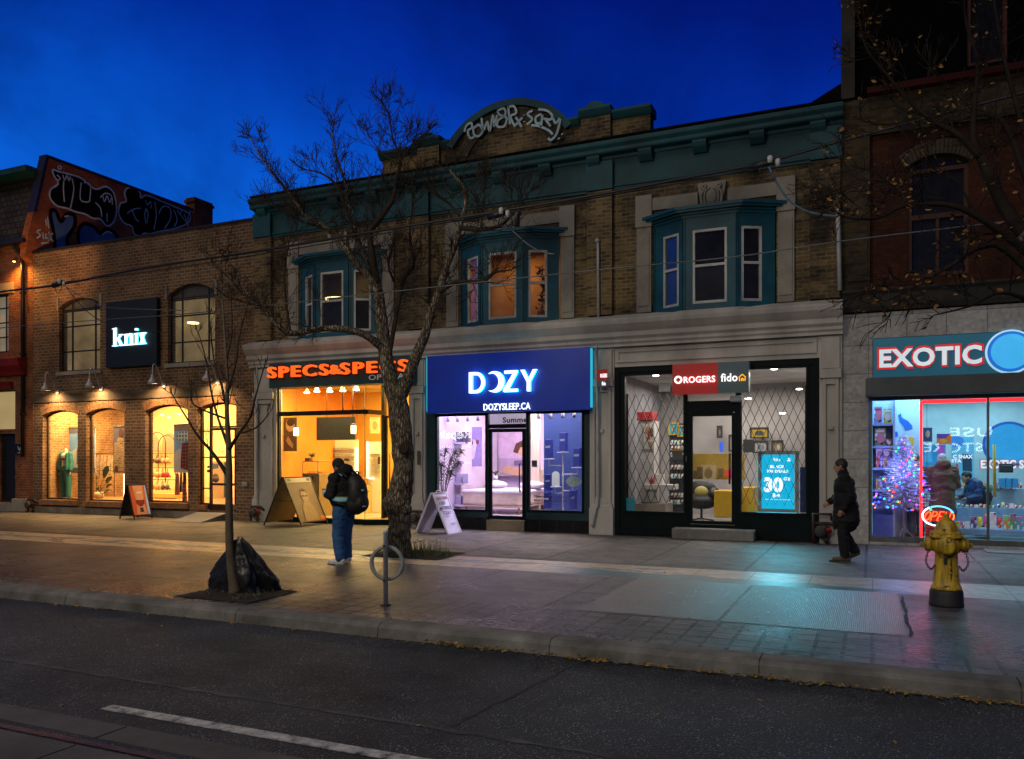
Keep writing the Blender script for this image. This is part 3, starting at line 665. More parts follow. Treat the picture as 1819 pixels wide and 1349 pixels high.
# door bay
xa, xb = X(367), X(416); zt = Z(390, 763)
f = glaze((H4[0], xa, Z(358,897), H4[3]-.10, 0), BK, bronze, G_shop, 'sidelight', hb=(Z(358,868), Z(358,813), Z(358,766)))
f = glaze((xb, H4[1], Z(424,896), H4[3]-.12, 0), BK, bronze, G_shop, 'sidelight', hb=(Z(424,861), Z(424,813)))
f = glaze((xa, xb, zt+.06, H4[3], .08), BK, bronze, G_shop, 'transom')
mb = MB(); mb.frame(xa+.01, xb-.01, .10, zt+.05, .075, .10, .16); mb.box(xa+.085, xb-.085, .10, .15, .176, .42)
mb.box(xa+.085, xb-.085, .11, .15, Z(391,863), Z(391,859)); mb.box(xa+.085, xb-.085, .11, .15, Z(391,814), Z(391,811))
kd = mb.build('door', bronze, BK); MB().quad((xa+.08,.13,.42),(xb-.08,.13,.42),(xb-.08,.13,zt-.02),(xa+.08,.13,zt-.02)).build('pane', G_shop, kd)
mb = MB(); c_ = P(370, 837, .08); mb.ell(c_, .045); mb.ell(c_+Vector((.0,0,.12)), .035); mb.build('handle', steel, kd)
stick = surf('sticker_paper', (.5,.42,.30), None, 6)
cs = P(383, 850, .125); mb = MB()
cols_ = [(.5,.3,.15),(.75,.62,.4),(.9,.75,.2),(.8,.15,.05),(.12,.1,.1),(.1,.12,.5)]
for i in range(6):
    z0_ = cs.z + .13 - i*.044; z1_ = z0_ - .044; f0 = math.sqrt(max(0,.135**2-(z0_-cs.z)**2)); f1 = math.sqrt(max(0,.135**2-(z1_-cs.z)**2))
    mb.quad((cs.x-f1,cs.y,z1_),(cs.x+f1,cs.y,z1_),(cs.x+f0,cs.y,z0_),(cs.x-f0,cs.y,z0_), i)
mb.solo('round_sticker', [surf('sticker_%d' % i, c) for i, c in enumerate(cols_)], 'round rainbow striped sticker on the brown framed shop door', 'sticker')
mb = MB(); mb.box(X(378,.12), X(388,.12), .118, .122, Z(383,833,.12), Z(383,824,.12)); mb.solo('notice', surf('pale_notice', (.6,.55,.45)), 'small pale notice taped to the door above the striped sticker', 'notice')
for h, mc in ((H4, 0),): brick_sill(h[0], xa, Z(358,897)-.16, Z(358,897)-.005, -.05); brick_sill(xb, h[1], Z(424,896)-.16, Z(424,896)-.005, -.05)
# upper windows
knixlit = glow('self_lit_room_wall', (.60,.46,.24), .30, (.20,.15,.08), 1.4)  # the wall glows by itself in place of a lit room
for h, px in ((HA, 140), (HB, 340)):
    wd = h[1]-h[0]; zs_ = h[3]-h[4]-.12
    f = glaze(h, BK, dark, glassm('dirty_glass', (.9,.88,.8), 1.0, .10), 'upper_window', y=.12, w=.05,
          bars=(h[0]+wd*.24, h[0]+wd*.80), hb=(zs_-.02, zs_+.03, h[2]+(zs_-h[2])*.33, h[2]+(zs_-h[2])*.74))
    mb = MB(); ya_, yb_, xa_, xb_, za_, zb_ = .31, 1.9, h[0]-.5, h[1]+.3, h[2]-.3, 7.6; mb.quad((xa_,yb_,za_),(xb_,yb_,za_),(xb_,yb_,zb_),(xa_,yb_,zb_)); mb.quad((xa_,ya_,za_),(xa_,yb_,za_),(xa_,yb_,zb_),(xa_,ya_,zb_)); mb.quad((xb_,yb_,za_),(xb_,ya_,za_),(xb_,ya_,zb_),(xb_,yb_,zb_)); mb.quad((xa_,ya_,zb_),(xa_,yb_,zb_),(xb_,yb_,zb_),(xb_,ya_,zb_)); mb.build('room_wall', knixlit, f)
    MB().quad((h[0]+.01,.21,zs_+.04),(h[1]-.01,.21,zs_+.04),(h[1]-.01,.21,h[3]),(h[0]+.01,.21,h[3])).build('transom_shade_sheet', surf('transom_shade_paint', (.05,.055,.06), (.14,.13,.11), 2.5, .3), f)  # dark sheet painted to stand in for the unlit space behind the transom
    mb = MB(); cx_ = (h[0]+h[1])/2
    mb.box(h[0]-.06, h[0]-.002, -.04, .02, zs_-.0, zs_+.42); mb.box(h[1]+.002, h[1]+.10, -.04, .02, zs_, zs_+.42); mb.box(h[0]-.08, h[1]+.08, -.06, .1, h[2]-.12, h[2]-.003)
    mb.build('stone_trim', stone2, BK)
    if px == 140:
        pass
mb = MB(); rr = [(.16,0),(.17,.0),(.17,.04),(.16,.04)]
for px_, py_, nm in ((343, 574, 'ring lamp hanging behind the right hand upper window of the brown brick shop'), (122, 546, 'ring lamp hanging behind the left hand upper window of the brown brick shop')):
    c_ = P(px_, py_, 1.2); ring = [c_ + Vector((.16*math.cos(t*PI/10), .16*math.sin(t*PI/10), 0)) for t in range(21)]
    MB().tube(ring, .018, 6).solo('ring_lamp', glow('ring_tube', (1,.75,.35), 5), nm, 'lamp')
# meter, doorbell box
mb = MB(); mb.box(X(437), X(446), -.17, -.10, Z(441,864), Z(441,856)); mb.box(X(438.5), X(444.5), -.18, -.17, Z(441,861), Z(441,858)); mb.solo('intercom_box', surf('grey_box', (.4,.42,.43)), 'small grey box on brick right of the brown framed door', 'box', bevel=.004)

# sign of the left shop
KS = thing('shop_sign', 'dark square hanging sign with glowing white lettering on brown brick', 'sign', P(232, 650))
ks0, ks1, kz0, kz1 = X(188,-.16), X(278,-.16), Z(232,651,-.16), Z(232,533,-.16)
MB().box(ks0, ks1, -.16, -.02, kz0, kz1).build('panel', surf('dark_teal_panel', (.006,.016,.022), (.004,.011,.016), 1.5, .5), KS, bevel=.006)
def letters_knix(m_=0):
    mb = MB(); o = [0]
    def pl(pts, y=0): o[0] += 1; mb.prism([(px, -.205 - .0006*o[0], pz) for px, pz in pts], (0, .03, 0))
    return mb, pl
mb, pl = letters_knix()
u0, u1, v0, v1 = X(199,-.2), X(258,-.2), Z(232,613,-.2), Z(232,580,-.2)
def q(pts): pl([(u0+(u1-u0)*a, v0+(v1-v0)*b) for a, b in pts])
def serif(x, w, y=0): q([(x,y),(x+w,y),(x+w,y+.045),(x,y+.045)])
q([(.04,0),(.115,0),(.115,1),(.04,.97)]); serif(0,.155); q([(0,.93),(.05,.93),(.05,.985),(0,.955)])
q([(.115,.30),(.24,.60),(.285,.60),(.15,.29)]); q([(.16,.36),(.215,.40),(.315,.03),(.235,.03)]); serif(.205,.13); serif(.20,.11,.58)
q([(.385,0),(.455,0),(.455,.62),(.385,.60)]); serif(.35,.14); q([(.35,.555),(.39,.565),(.39,.61),(.35,.59)])
ar = [(.455,.50),(.50,.60),(.55,.635),(.60,.60),(.615,.50),(.615,0),(.545,0),(.545,.48),(.525,.535),(.49,.52),(.455,.42)]; q(ar); serif(.515,.13)
q([(.70,0),(.765,0),(.765,.62),(.70,.60)]); serif(.665,.135); q([(.665,.555),(.70,.565),(.70,.61),(.665,.59)])
pl([(u0+(u1-u0)*(.733+.042*math.cos(t*PI/8)), v0+(v1-v0)*(.80+.075*math.sin(t*PI/8))) for t in range(16)])
q([(.825,.58),(.905,.58),(.995,.03),(.915,.03)]); q([(.835,.03),(.865,.03),(.985,.58),(.955,.58)]); serif(.80,.115); serif(.895,.12); serif(.805,.12,.565); serif(.915,.10,.565)
lw = glow('white_letter_face', (.85,.97,1.0), 1.5, (.8,.95,1)); halo = glow('cyan_letter_halo', (.02,.45,.75), 9, (.02,.45,.75))
mb.build('lettering', lw, KS)
mb2, pl = letters_knix(); mb2.v = [Vector((p.x, p.y + .036, p.z)) for p in mb.v]; mb2.f = mb.f; mb2.m = mb.m; mb2.s = mb.s; mb2.build('halo_light', halo, KS)

# gooseneck lamps
galv = surf('galvanised', (.55,.55,.54), (.40,.40,.40), 6, .45, .1, .1, 50, metal=.3)
for i, (mx, my, lab) in enumerate(((103,697,'leftmost gooseneck lamp above the arched windows of the brown brick shop'), (181,691,'second gooseneck lamp from the left, over the second arched window'), (292,685,'third gooseneck lamp from the left, right of the dark hanging sign'), (388,679,'rightmost gooseneck lamp, over the door and behind the sapling'))):
    b = P(mx, my, 0); g = thing('gooseneck_lamp', lab, 'lamp', b, 'gooseneck lamps on the brown brick shop')
    MB().lathe([(.085,0),(.085,-.025),(.06,-.05),(.02,-.06)], 14, b, axis='y').build('wall_plate', white_fr, g)
    pts = crom([b+Vector((0,-.05,0)), b+Vector((0,-.15,.26)), b+Vector((0,-.28,.52)), b+Vector((0,-.36,.60)), b+Vector((0,-.43,.52)), b+Vector((0,-.44,.26))], 6)
    MB().tube(pts, .018, 8).build('arm', galv, g)
    h = b + Vector((0,-.44,.26)); sh = [(.03,.02),(.045,.0),(.05,-.06),(.075,-.10),(.12,-.17),(.145,-.24),(.14,-.24),(.11,-.16),(.06,-.1),(.02,-.06)]
    MB().lathe(sh, 18, h).build('lamp_shade', galv, g)
    MB().ell(h + Vector((0,0,-.15)), (.04,.04,.06)).build('bulb', glow('warm_bulb_%d' % i, (1,.7,.35), 6), g)
    spot('gooseneck_light', h + Vector((0,.02,-.26)), h + Vector((0,.55,-1.6)), 170, (1,.62,.28), 150, .8, .06)
# ================================================================== three bay terrace
brM = brickm('sooty_yellow_brick', (.165,.115,.055), (.060,.043,.026), (.17,.135,.095), .225, .086, .011, patch=(1.7,1.6,1.25), pamt=.7, psc=.45, dark=.20, soot=.9)
BM = thing('terrace_building', 'two storey yellow brick terrace with teal cornice, three bay windows and arched parapet', 'building', (-8.2, 0, 0))
mx0, mx1 = X(455.5), X(1496)
ZB = 4.95      # top of the stone shopfront
BAYS = [-13.05, -8.10, -3.20]
ZW = 7.93      # frieze bottom
holes = [(c-1.33, c+1.33, 4.98, 7.05) for c in BAYS]
mb = MB(); wall(mb, mx0, mx1, ZB-.2, ZW+.05, 0, holes, .3)
mb.quad((mx0,0,0),(mx0,0,8.5),(mx0,9,8.5),(mx0,9,0)); mb.quad((mx1,0,8.5),(mx1,0,5),(mx1,9,5),(mx1,9,8.5))
for a, b in ((mx0+.03,mx0+.62),(-10.93,-10.28),(-6.06,-5.46),(mx1-.62,mx1-.03)):
    mb.box(a, b, -.13, -.002, ZB+.12, ZW)
mb.build('wall', brM, BM)
MB().quad((mx0,.2,8.3),(mx1,.2,8.3),(mx1,9,8.3),(mx0,9,8.3)).build('roof', roofm, BM)
# cornice, frieze, brackets
mb = MB()
def prof_x(prof, a, b, m=0): mb.prism([(a,y,z) for y, z in prof], (b-a,0,0), m)
prof_x([(.05,ZW),(-.06,ZW),(-.06,ZW+.05),(-.09,ZW+.07),(-.09,ZW+.10),(-.045,ZW+.12),(-.045,8.64),(.05,8.64)], mx0, mx1)
for a, b in ((mx0+.0,mx0+.62),(-10.95,-10.27),(-6.08,-5.44),(mx1-.62,mx1)): mb.box(a, b, -.16, -.10, ZW+.02, 8.60)
mb.build('frieze', tealc, BM)
mb = MB(); prof_x([(.05,8.641),(-.09,8.641),(-.11,8.70),(-.28,8.72),(-.30,8.75),(-.30,8.82),(-.35,8.88),(-.36,8.90),(-.36,8.98),(.05,9.04)], mx0+.01, mx1+.03)
mb.build('cornice', tealc, BM)
MB().box(mx0, mx1, -.28, .3, 9.042, 9.09).build('roof_edge', roofm, BM)
xk = mx0 + .35
k = 0
while xk < mx1 - .2:
    mb = MB(); mb.prism([(xk-.15,-.05,8.46),(xk-.15,-.12,8.47),(xk-.15,-.22,8.58),(xk-.15,-.26,8.66),(xk-.15,-.26,8.715),(xk-.15,-.05,8.70)], (.30,0,0)); mb.build('bracket', tealc, BM); xk += 1.212
# parapet with segmental arch
px0, px1, pc = X(683,.1), X(1157,.1), -8.10
mb = MB(); pr = arc_pts(pc-1.56, pc+1.56, 9.55, .82, 22)
outline = [(px0,.0,8.8),(px1,.0,8.8),(px1,.0,9.55),(pc+1.56,.0,9.55)] + [(x,.0,z) for x, z in reversed(pr)][1:-1] + [(pc-1.56,.0,9.55),(px0,.0,9.55)]
mb.prism(outline, (0,.32,0)); mb.box(-10.62,-9.98+.0,-.12,-.002,8.8,9.66); mb.box(-6.22,-5.50,-.12,-.002,8.8,9.66)
mb.build('parapet', brM, BM)
mb = MB(); prO = arc_pts(pc-1.66, pc+1.66, 9.60, .86, 22); prI = arc_pts(pc-1.50, pc+1.50, 9.50, .80, 22)
for i in range(22):
    a, b, c, d = prI[i], prI[i+1], prO[i+1], prO[i]
    mb.prism([(a[0],-.14,a[1]),(b[0],-.14,b[1]),(c[0],-.14,c[1]),(d[0],-.14,d[1])], (0,.52,0))
for a, b in ((px0-.05,-10.66),(-9.94,pc-1.60),(pc+1.60,-6.26),(-5.46,px1+.05)):
    mb.prism([(a,-.05,9.551),(a,-.10,9.60),(a,-.16,9.68),(a,-.16,9.74),(a,.38,9.74),(a,.38,9.551)], (b-a,0,0))
for c in (-10.30,-5.86):
    mb.prism([(c-.39,-.13,9.662),(c-.39,-.17,9.70),(c-.39,-.24,9.80),(c-.39,-.24,9.86),(c-.39,.40,9.86),(c-.39,.40,9.662)], (.78,0,0))
    mb.prism([(c-.22,-.20,9.862)] + [(c-.22*math.cos(t*PI/8),-.20,9.862+.13*math.sin(t*PI/8)) for t in range(1,8)] + [(c+.22,-.20,9.862)], (0,.5,0))
mb.build('parapet_coping', tealc, BM)
mb = MB(); pq = arc_pts(pc-1.12, pc+1.12, 9.27, .70, 20); pr2 = arc_pts(pc-1.46, pc+1.46, 9.32, .92, 20)
for i in range(20):
    a, b, c, d = pq[i], pq[i+1], pr2[i+1], pr2[i]
    mb.prism([(a[0],-.05,a[1]),(b[0],-.05,b[1]),(c[0],-.05,c[1]),(d[0],-.05,d[1])], (0,.048,0))
mb.build('arch', surf('soot_arch', (.10,.075,.045), (.05,.04,.026), 3, .85, dirt=.6), BM)
def tg(pts): return [P(760 + x/2.752, 150 + y/2.752, -.175) for x, y in pts]
mb = MB()
for s_ in ([(178,232),(190,200),(212,190),(215,212),(195,228),(205,262),(226,258)], [(225,215),(248,198),(268,225),(250,252),(228,248),(222,215),(240,205)], [(262,165),(272,225),(290,182),(302,228),(318,150),(325,205),(338,150)], [(340,130),(372,118),(378,150),(345,175),(340,205),(372,205),(385,165),(352,150),(340,130)], [(392,108),(402,195)], [(390,112),(420,108),(432,140),(404,158),(425,205)], [(430,160),(458,208)], [(462,162),(422,206)], [(470,148),(470,152)], [(470,180),(470,184)],
           [(512,128),(486,145),(510,170),(484,196)], [(556,146),(528,160),(530,190),(556,188)], [(540,122),(580,128),(606,150),(600,172),(565,168)], [(560,150),(552,210)], [(575,172),(600,205)], [(612,165),(625,190),(645,165)], [(648,170),(630,240),(602,272),(588,262)], [(505,200),(545,205),(590,225),(610,245)], [(655,240),(658,246)], [(638,262),(642,268)]):
    mb.ribbon(crom(tg(s_), 5), .055, (0,-1,0))
mb.build('graffiti_tag', gwhite, BM)
# stone surrounds
for c in BAYS:
    mb = MB(); y0, y1 = -.07, -.002
    for s in (-1, 1):
        a, b = sorted((c+s*1.36, c+s*1.70)); mb.box(a, b, y0, y1, 5.06, 6.98); a, b = sorted((c+s*1.34, c+s*1.72)); mb.box(a, b, y0-.035, y1, 6.982, 7.70)
        a, b = sorted((c+s*1.40, c+s*1.66)); mb.box(a, b, y0-.02, y0-.001, 5.2, 6.85)
    mb.box(c-1.338, c-.32, y0, y1, 7.34, 7.62); mb.box(c+.32, c+1.338, y0, y1, 7.34, 7.62)
    sr = mb.build('window_surround', stone2, BM, bevel=.008)
    mb = MB(); mb.prism([(c-.22,-.16,7.20),(c+.22,-.16,7.20),(c+.31,-.16,7.78),(c-.31,-.16,7.78)], (0,.155,0)); 
    mb.ell((c,-.17,7.45),(.13,.07,.17),14,10)
    for s in (-1,1):
        mb.tube(crom([(c+s*.05,-.19,7.17),(c+s*.19,-.19,7.28),(c+s*.22,-.19,7.50),(c+s*.12,-.2,7.66),(c+s*.17,-.2,7.72),(c+s*.20,-.2,7.66),(c+s*.15,-.2,7.63)],5), [.03]*31, 8)
        mb.tube(crom([(c+s*.11,-.18,7.28),(c+s*.15,-.2,7.40),(c+s*.13,-.2,7.56),(c+s*.04,-.2,7.64)],5), .022, 8)
    mb.build('keystone', stone2, sr)
# bay windows
def bay(c, lit, idx):
    A, B_, C_, D_ = Vector((c-1.30,-.002,0)), Vector((c-.56,-.40,0)), Vector((c+.56,-.40,0)), Vector((c+1.30,-.002,0))
    up = Vector((0,0,1)); z0, z1 = 4.97, 7.0
    body = MB(); sash = MB(); glass = MB(); blind = MB(); mull = MB()
    for (p, q_), (wa, wb) in (((A,B_),(.30,.84)), ((B_,C_),(.17,.83)), ((C_,D_),(.13,.67))):
        d = (q_-p); Lg = d.length; d.normalize(); n = Vector((d.y,-d.x,0))      # outward
        def pt(s, z, o=0): return p + d*(s*Lg) + n*o + up*z
        zz0, zz1 = 5.10, 6.70
        body.quad(pt(0,z0),pt(wa,z0),pt(wa,z1),pt(0,z1)); body.quad(pt(wb,z0),pt(1,z0),pt(1,z1),pt(wb,z1))
        body.quad(pt(wa,z0),pt(wb,z0),pt(wb,zz0),pt(wa,zz0)); body.quad(pt(wa,zz1),pt(wb,zz1),pt(wb,z1),pt(wa,z1))
        for s in (wa, wb): body.quad(pt(s,zz0),pt(s,zz0,-.1),pt(s,zz1,-.1),pt(s,zz1))
        body.quad(pt(wa,zz1),pt(wb,zz1),pt(wb,zz1,-.1),pt(wa,zz1,-.1)); body.quad(pt(wa,zz0,-.1),pt(wb,zz0,-.1),pt(wb,zz0),pt(wa,zz0))
        # raised trim on the posts
        for s0, s1 in ((0, .04), (.96, 1)):
            body.beam(pt((s0+s1)/2, z0+.02, .012), pt((s0+s1)/2, z1, .012), .025, (s1-s0)*Lg, up=n)
        zm = (zz0+zz1)/2 + .02; fw = .055/Lg
        def bar(sa, sb, za, zb, o=-.03): sash.beam(pt((sa+sb)/2, za, o), pt((sa+sb)/2, zb, o), .05, (sb-sa)*Lg, up=n)
        bar(wa+.005, wa+fw, zz0+.005, zz1-.005); bar(wb-fw, wb-.005, zz0+.005, zz1-.005)
        for za in (zz0+.03, zm, zz1-.03): sash.beam(pt(wa+fw, za, -.03), pt(wb-fw, za, -.03), .05, .055)
        if idx != 1: blind.quad(pt(wa+.01,zz0,-.07),pt(wb-.01,zz0,-.07),pt(wb-.01,zm,-.07),pt(wa+.01,zm,-.07))
        glass.quad(pt(wa+.01,zz0,-.045),pt(wb-.01,zz0,-.045),pt(wb-.01,zz1,-.045),pt(wa+.01,zz1,-.045))
    w = body.build('bay_window', teal, BM); sash.build('sash', white_fr, w); glass.build('pane', G_up, w)
    if idx != 1: blind.build('insect_screen', surf('grey_mesh_screen', (.055,.052,.05), (.035,.033,.032), 5, .9, spec=.1), w)
    mb = MB()
    def ring(o, za, zb, m=0):
        n1 = Vector((B_-A).y, ) if False else None
        s = [Vector((c-1.30-o*2.2,-.001,0)), Vector((c-.58-o*.7,-.40-o,0)), Vector((c+.58+o*.7,-.40-o,0)), Vector((c+1.30+o*2.2,-.001,0))]
        mb.prism([v+up*za for v in s], (0,0,zb-za))
    ring(.02, 6.97, 7.03); ring(.07, 7.031, 7.07); ring(.16, 7.071, 7.12); ring(.20, 7.121, 7.19); ring(.10, 7.191, 7.22)
    mb.build('canopy', teal, w)
    mb = MB(); ring(.06, 4.90, 4.965); mb.build('sill', stone, w)
    # dark or lit room behind
    rm = MB(); rm.quad((c-1.4,1.3,4.8),(c+1.4,1.3,4.8),(c+1.4,1.3,7.2),(c-1.4,1.3,7.2)); 
    rm.quad((c-1.4,.0,7.04),(c+1.4,.0,7.04),(c+1.4,1.3,7.04),(c-1.4,1.3,7.04)); rm.quad((c-1.4,1.3,4.95),(c+1.4,1.3,4.95),(c+1.4,0,4.95),(c-1.4,0,4.95))
    rm.quad((c-1.4,0,4.8),(c-1.4,1.3,4.8),(c-1.4,1.3,7.2),(c-1.4,0,7.2)); rm.quad((c+1.4,1.3,4.8),(c+1.4,0,4.8),(c+1.4,0,7.2),(c+1.4,1.3,7.2))
    rm.build('room_wall', lit, w)
    return w
darkroom = surf('dark_room', (.018,.018,.018), (.01,.01,.01), 2, .9, spec=.05)
bay(BAYS[0], surf('dim_room', (.25,.20,.13), None, 2, .9), 0); bay(BAYS[1], surf('lit_room', (.50,.34,.18), (.42,.25,.12), 1.2, .9), 1); bay(BAYS[2], darkroom, 2)
area('upstairs_lamp', (BAYS[1]-.1,.55,7.0), .6, .3, 20, (1,.42,.10)); area('upstairs_lamp', (BAYS[0],.7,7.0), .3, .3, 3.2, (1,.70,.35))
ring = [P(600,532,.7) + Vector((.34*math.cos(t*PI/12), .34*math.sin(t*PI/12), 0)) for t in range(25)]
MB().tube(ring, .014, 6).solo('ring_lamp', glow('led_ring', (1,.75,.30), 4), 'thin lit ring lamp inside the left bay window, behind the bare tree', 'lamp')
# house plant in the middle bay, right pane
vine = surf('dark_leaf_green', (.02,.035,.012), (.01,.02,.008), 12, .5)
mb = MB(); b = P(963, 556, .05)
for i in range(70):
    h_ = R.uniform(.02, 1.12); c_ = b + Vector((R.gauss(0,.09), R.gauss(0,.05), h_)); leaf(mb, c_, R.uniform(.08,.15), 0, 1)
mb.tube([b, b+Vector((.02,0,.6)), b+Vector((0,0,1.15))], .012, 6)
mb.lathe([(.10,-.14),(.13,.03),(.11,.03)], 12, b, 1)
mb.solo('climbing_plant', [vine, surf('clay_pot', (.2,.09,.05))], 'dark climbing plant silhouetted in the orange lit bay window', 'plant')

# ---- stone shopfront band
mb = MB()
def mould(prof, a, b): mb.prism([(a,y,z) for y, z in prof], (b-a,0,0))
mould([(.02,4.30),(-.20,4.30),(-.20,4.36),(-.24,4.40),(-.24,4.46),(-.30,4.52),(-.30,4.62),(-.36,4.68),(-.44,4.78),(-.46,4.86),(-.46,4.90),(-.20,5.00),(-.02,5.05),(.02,5.05)], mx0-.10, mx1+.02)
mb.build('belt_course', stone, BM)
mb = MB()
DSH = [(mx0+.0, -15.26, -11.25, -10.24), (), ()]
# openings of the three shops
SP = (X(495), -10.87, .0, Z(560,640)); DZ = (X(759), X(1050), .0, 3.62); RG = (X(1093), X(1456), .0, Z(1270,645))
zt = 4.30
def stonebox(a, b, z0, z1, y=-.16): mb.box(a, b, y, .15, z0, z1)
stonebox(mx0+.001, SP[0], 0, zt, -.10); stonebox(SP[1], DZ[0], 0, zt, -.10); stonebox(DZ[1], RG[0], 0, zt, -.10); stonebox(RG[1], mx1-.001, 0, zt, -.10)
stonebox(SP[0]+.001, SP[1]-.001, SP[3], zt-.001, -.06); stonebox(DZ[0]+.001, DZ[1]-.001, DZ[3], zt-.001, -.06); stonebox(RG[0]+.001, RG[1]-.001, RG[3], zt-.001, -.06)
mb.build('shopfront_stone', stone, BM)
for a, b in ((mx0+.06, SP[0]-.10), (SP[1]+.10, DZ[0]-.06), (DZ[1]+.07, RG[0]-.06), (RG[1]+.06, mx1-.06)):
    mb = MB(); mb.box(a-.06, b+.06, -.19, -.101, 0, .62); mb.box(a-.03, b+.03, -.17, -.1015, .621, .72)
    mb.box(a, a+.07, -.16, -.101, .721, 3.4); mb.box(b-.07, b, -.16, -.101, .721, 3.4); mb.box(a+.0705, b-.0705, -.16, -.101, 3.28, 3.4); mb.box(a+.0705, b-.0705, -.16, -.101, .721, .85)
    mb.box(a-.05, b+.05, -.20, -.101, 3.41, 3.60); mb.box(a-.02, b+.02, -.15, -.101, 3.61, 4.25)
    cm = (a+b)/2; mb.box(cm-.05, cm+.05, -.17, -.101, 2.35, 2.43); mb.build('pilaster', stone, BM, bevel=.008)

mb = MB(); mb.frame(RG[0]+.05, RG[1]-.05, RG[3]+.10, zt-.06, .06, -.10, -.061); mb.build('fascia_panel', stone, BM)
# white conduits down the piers
mb = MB(); xq = X(1062,-.2); mb.tube([P(1062,430,-.2), P(1063,567,-.2)], .03, 8); mb.ell(P(1061,428,-.2), .06)
mb.solo('conduit_pipe', white_fr, 'thin pale conduit on the brick pier between middle and right bay windows', 'pipe')
mb = MB(); mb.tube(crom([P(1060,615,-.5), P(1060,640,-.27), P(1061,720,-.22), P(1062,880,-.22), P(1058,905,-.25), P(1052,935,-.26)],5), .035, 8)
mb.solo('conduit_pipe', white_fr, 'pale pipe down the stone pier between the blue sign and red sign shops', 'pipe')
mb = MB(); mb.tube([P(1488,372,-.2), P(1492,516,-.2)], .045, 8); mb.solo('conduit_pipe', white_fr, 'white pipe beside the brick pier right of the right bay window', 'pipe')
mb = MB(); mb.tube(crom([P(456,620,-.2), P(456.5,660,-.15), P(457,880,-.2), P(462,900,-.24)],4), .04, 8); mb.solo('downpipe', surf('white_pipe', (.42,.42,.41)), 'white drainpipe between the brown brick shop and the stone pilaster', 'drainpipe')

# ================================================================== optician shop (orange letters)
zf = .14
wx0_, wx1_ = SP[0], X(649); zt_ = Z(560, 683); rec = .70
yel = surf('warm_yellow_wall', (.80,.42,.06), (.72,.36,.045), .7, .7, .05, .05); orw = surf('orange_wall', (.80,.26,.02), (.70,.22,.018), .7, .7, .05, .05)
crm = surf('cream_wall', (.75,.60,.32), None, .8, .7, .05, .05); tile = surf('pale_floor', (.5,.40,.22), None, 3, .25, .08, .05)
room(BM, mx0+.2, -10.9, .16, 4.6, zf, 3.95, [tile, orw, yel, yel, crm])
front = thing('shopfront', 'frameless glass shopfront glowing orange under the orange letter sign', 'shopfront', (wx0_, 0, 0))
mb = MB(); mb.box(wx0_, wx1_, -.04, .10, 0, zf); mb.prism([(wx1_,-.04,0),(wx1_+.001,.10,0),(-10.88,rec+.1,0),(-10.88,rec,0)], (0,0,zf)); mb.build('plinth', black_fr, front)
alum = surf('dark_aluminium', (.05,.042,.03), (.03,.026,.02), 5, .35, .1, .05, 40, metal=.5)
z_t = Z(570, 734); crn = Vector((wx1_, -.02, 0)); bk_ = Vector((X(681, rec), rec, 0))
mb = MB(); mb.box(wx0_, wx1_, -.05, .06, z_t-.06, z_t+.06); mb.beam(crn+Vector((0.03,.04,z_t)), bk_+Vector((0,0,z_t)), .11, .12)
mb.box(wx0_, wx0_+.05, -.04, .05, zf, z_t-.061); mb.box(wx0_, wx0_+.05, -.04, .05, z_t+.061, zt_); mb.box(X(597)-.015, X(597)+.015, .3, .33, z_t, zt_)
mb.box(bk_.x-.05, bk_.x+.05, rec-.03, rec+.08, zf, zt_); mb.build('frame', alum, front)
mb = MB(); seam = X(573)
for a, b in ((wx0_+.05, seam-.004), (seam+.004, wx1_)): mb.quad((a,-.02,zf),(b,-.02,zf),(b,-.02,z_t-.06),(a,-.02,z_t-.06))
mb.quad((wx0_+.05,-.02,z_t+.06),(wx1_,-.02,z_t+.06),(wx1_,-.02,zt_),(wx0_+.05,-.02,zt_)); mb.build('pane', G_shop, front)
MB().quad(crn+Vector((0,0,zf)), bk_+Vector((0,0,zf)), bk_+Vector((0,0,zt_)), crn+Vector((0,0,zt_))).build('pane', G_shop, front)
MB().tube([crn+Vector((0,0,zf)), crn+Vector((0,0,zt_))], .008, 6).build('glass_edge', surf('green_glass_edge', (.05,.14,.10), None, 3, .2), front)
d0, d1 = bk_.x+.06, SP[1]-.12
mb = MB(); mb.frame(d0, d1, zf+.02, z_t-.08, .05, rec, rec+.05); dd = mb.build('door', alum, front)
MB().quad((d0,rec+.02,zf),(d1,rec+.02,zf),(d1,rec+.02,z_t),(d0,rec+.02,z_t)).build('pane', G_shop, dd); MB().tube([(d0+.18,rec-.06,.7),(d0+.18,rec-.06,1.9)], .018, 8).build('handle', steel, dd)
MB().box(wx1_-.0, SP[1], -.02, rec+.1, zt_+.02, zt_+.14).build('soffit', crm, front)
# sign
SS = thing('shop_sign', 'teal fascia sign with glowing orange block letters above the orange shop', 'sign', P(600, 660))
sY = -.50
s0, s1 = X(478,sY), X(729,sY)
MB().box(s0, s1, sY, -.06, Z(600,684.5,sY), Z(600,639,sY)).build('panel', surf('teal_fascia', (.016,.080,.092), (.010,.045,.055), 1.2, .5, dirt=.4), SS)
orl = glow('orange_letter', (1,.115,.010), 1.4, (1,.095,.008), 3); orh = glow('orange_letter_side', (1,.12,.01), 1.6)
zb_, zt2 = Z(600,666,sY-.12), Z(600,645.5,sY-.12)
def seg(body, a, b, zb, zt, **k): return text_mb(body, X(a,sY-.12), X(b,sY-.12), zb, zt, sY-.12, **k)
mb = MB()
for bd, a, b in (('SPECS',476,583), ('SPECS',605,725)): merge(mb, seg(bd, a, b, zb_, zt2, ext=.10, off=.012, sp_=1.22))
merge(mb, seg('&', 586, 604, zb_+.02, zt2-.04, ext=.10, off=.010)); mb.build('lettering', orl, SS)
mb = MB(); mb.v = []; 
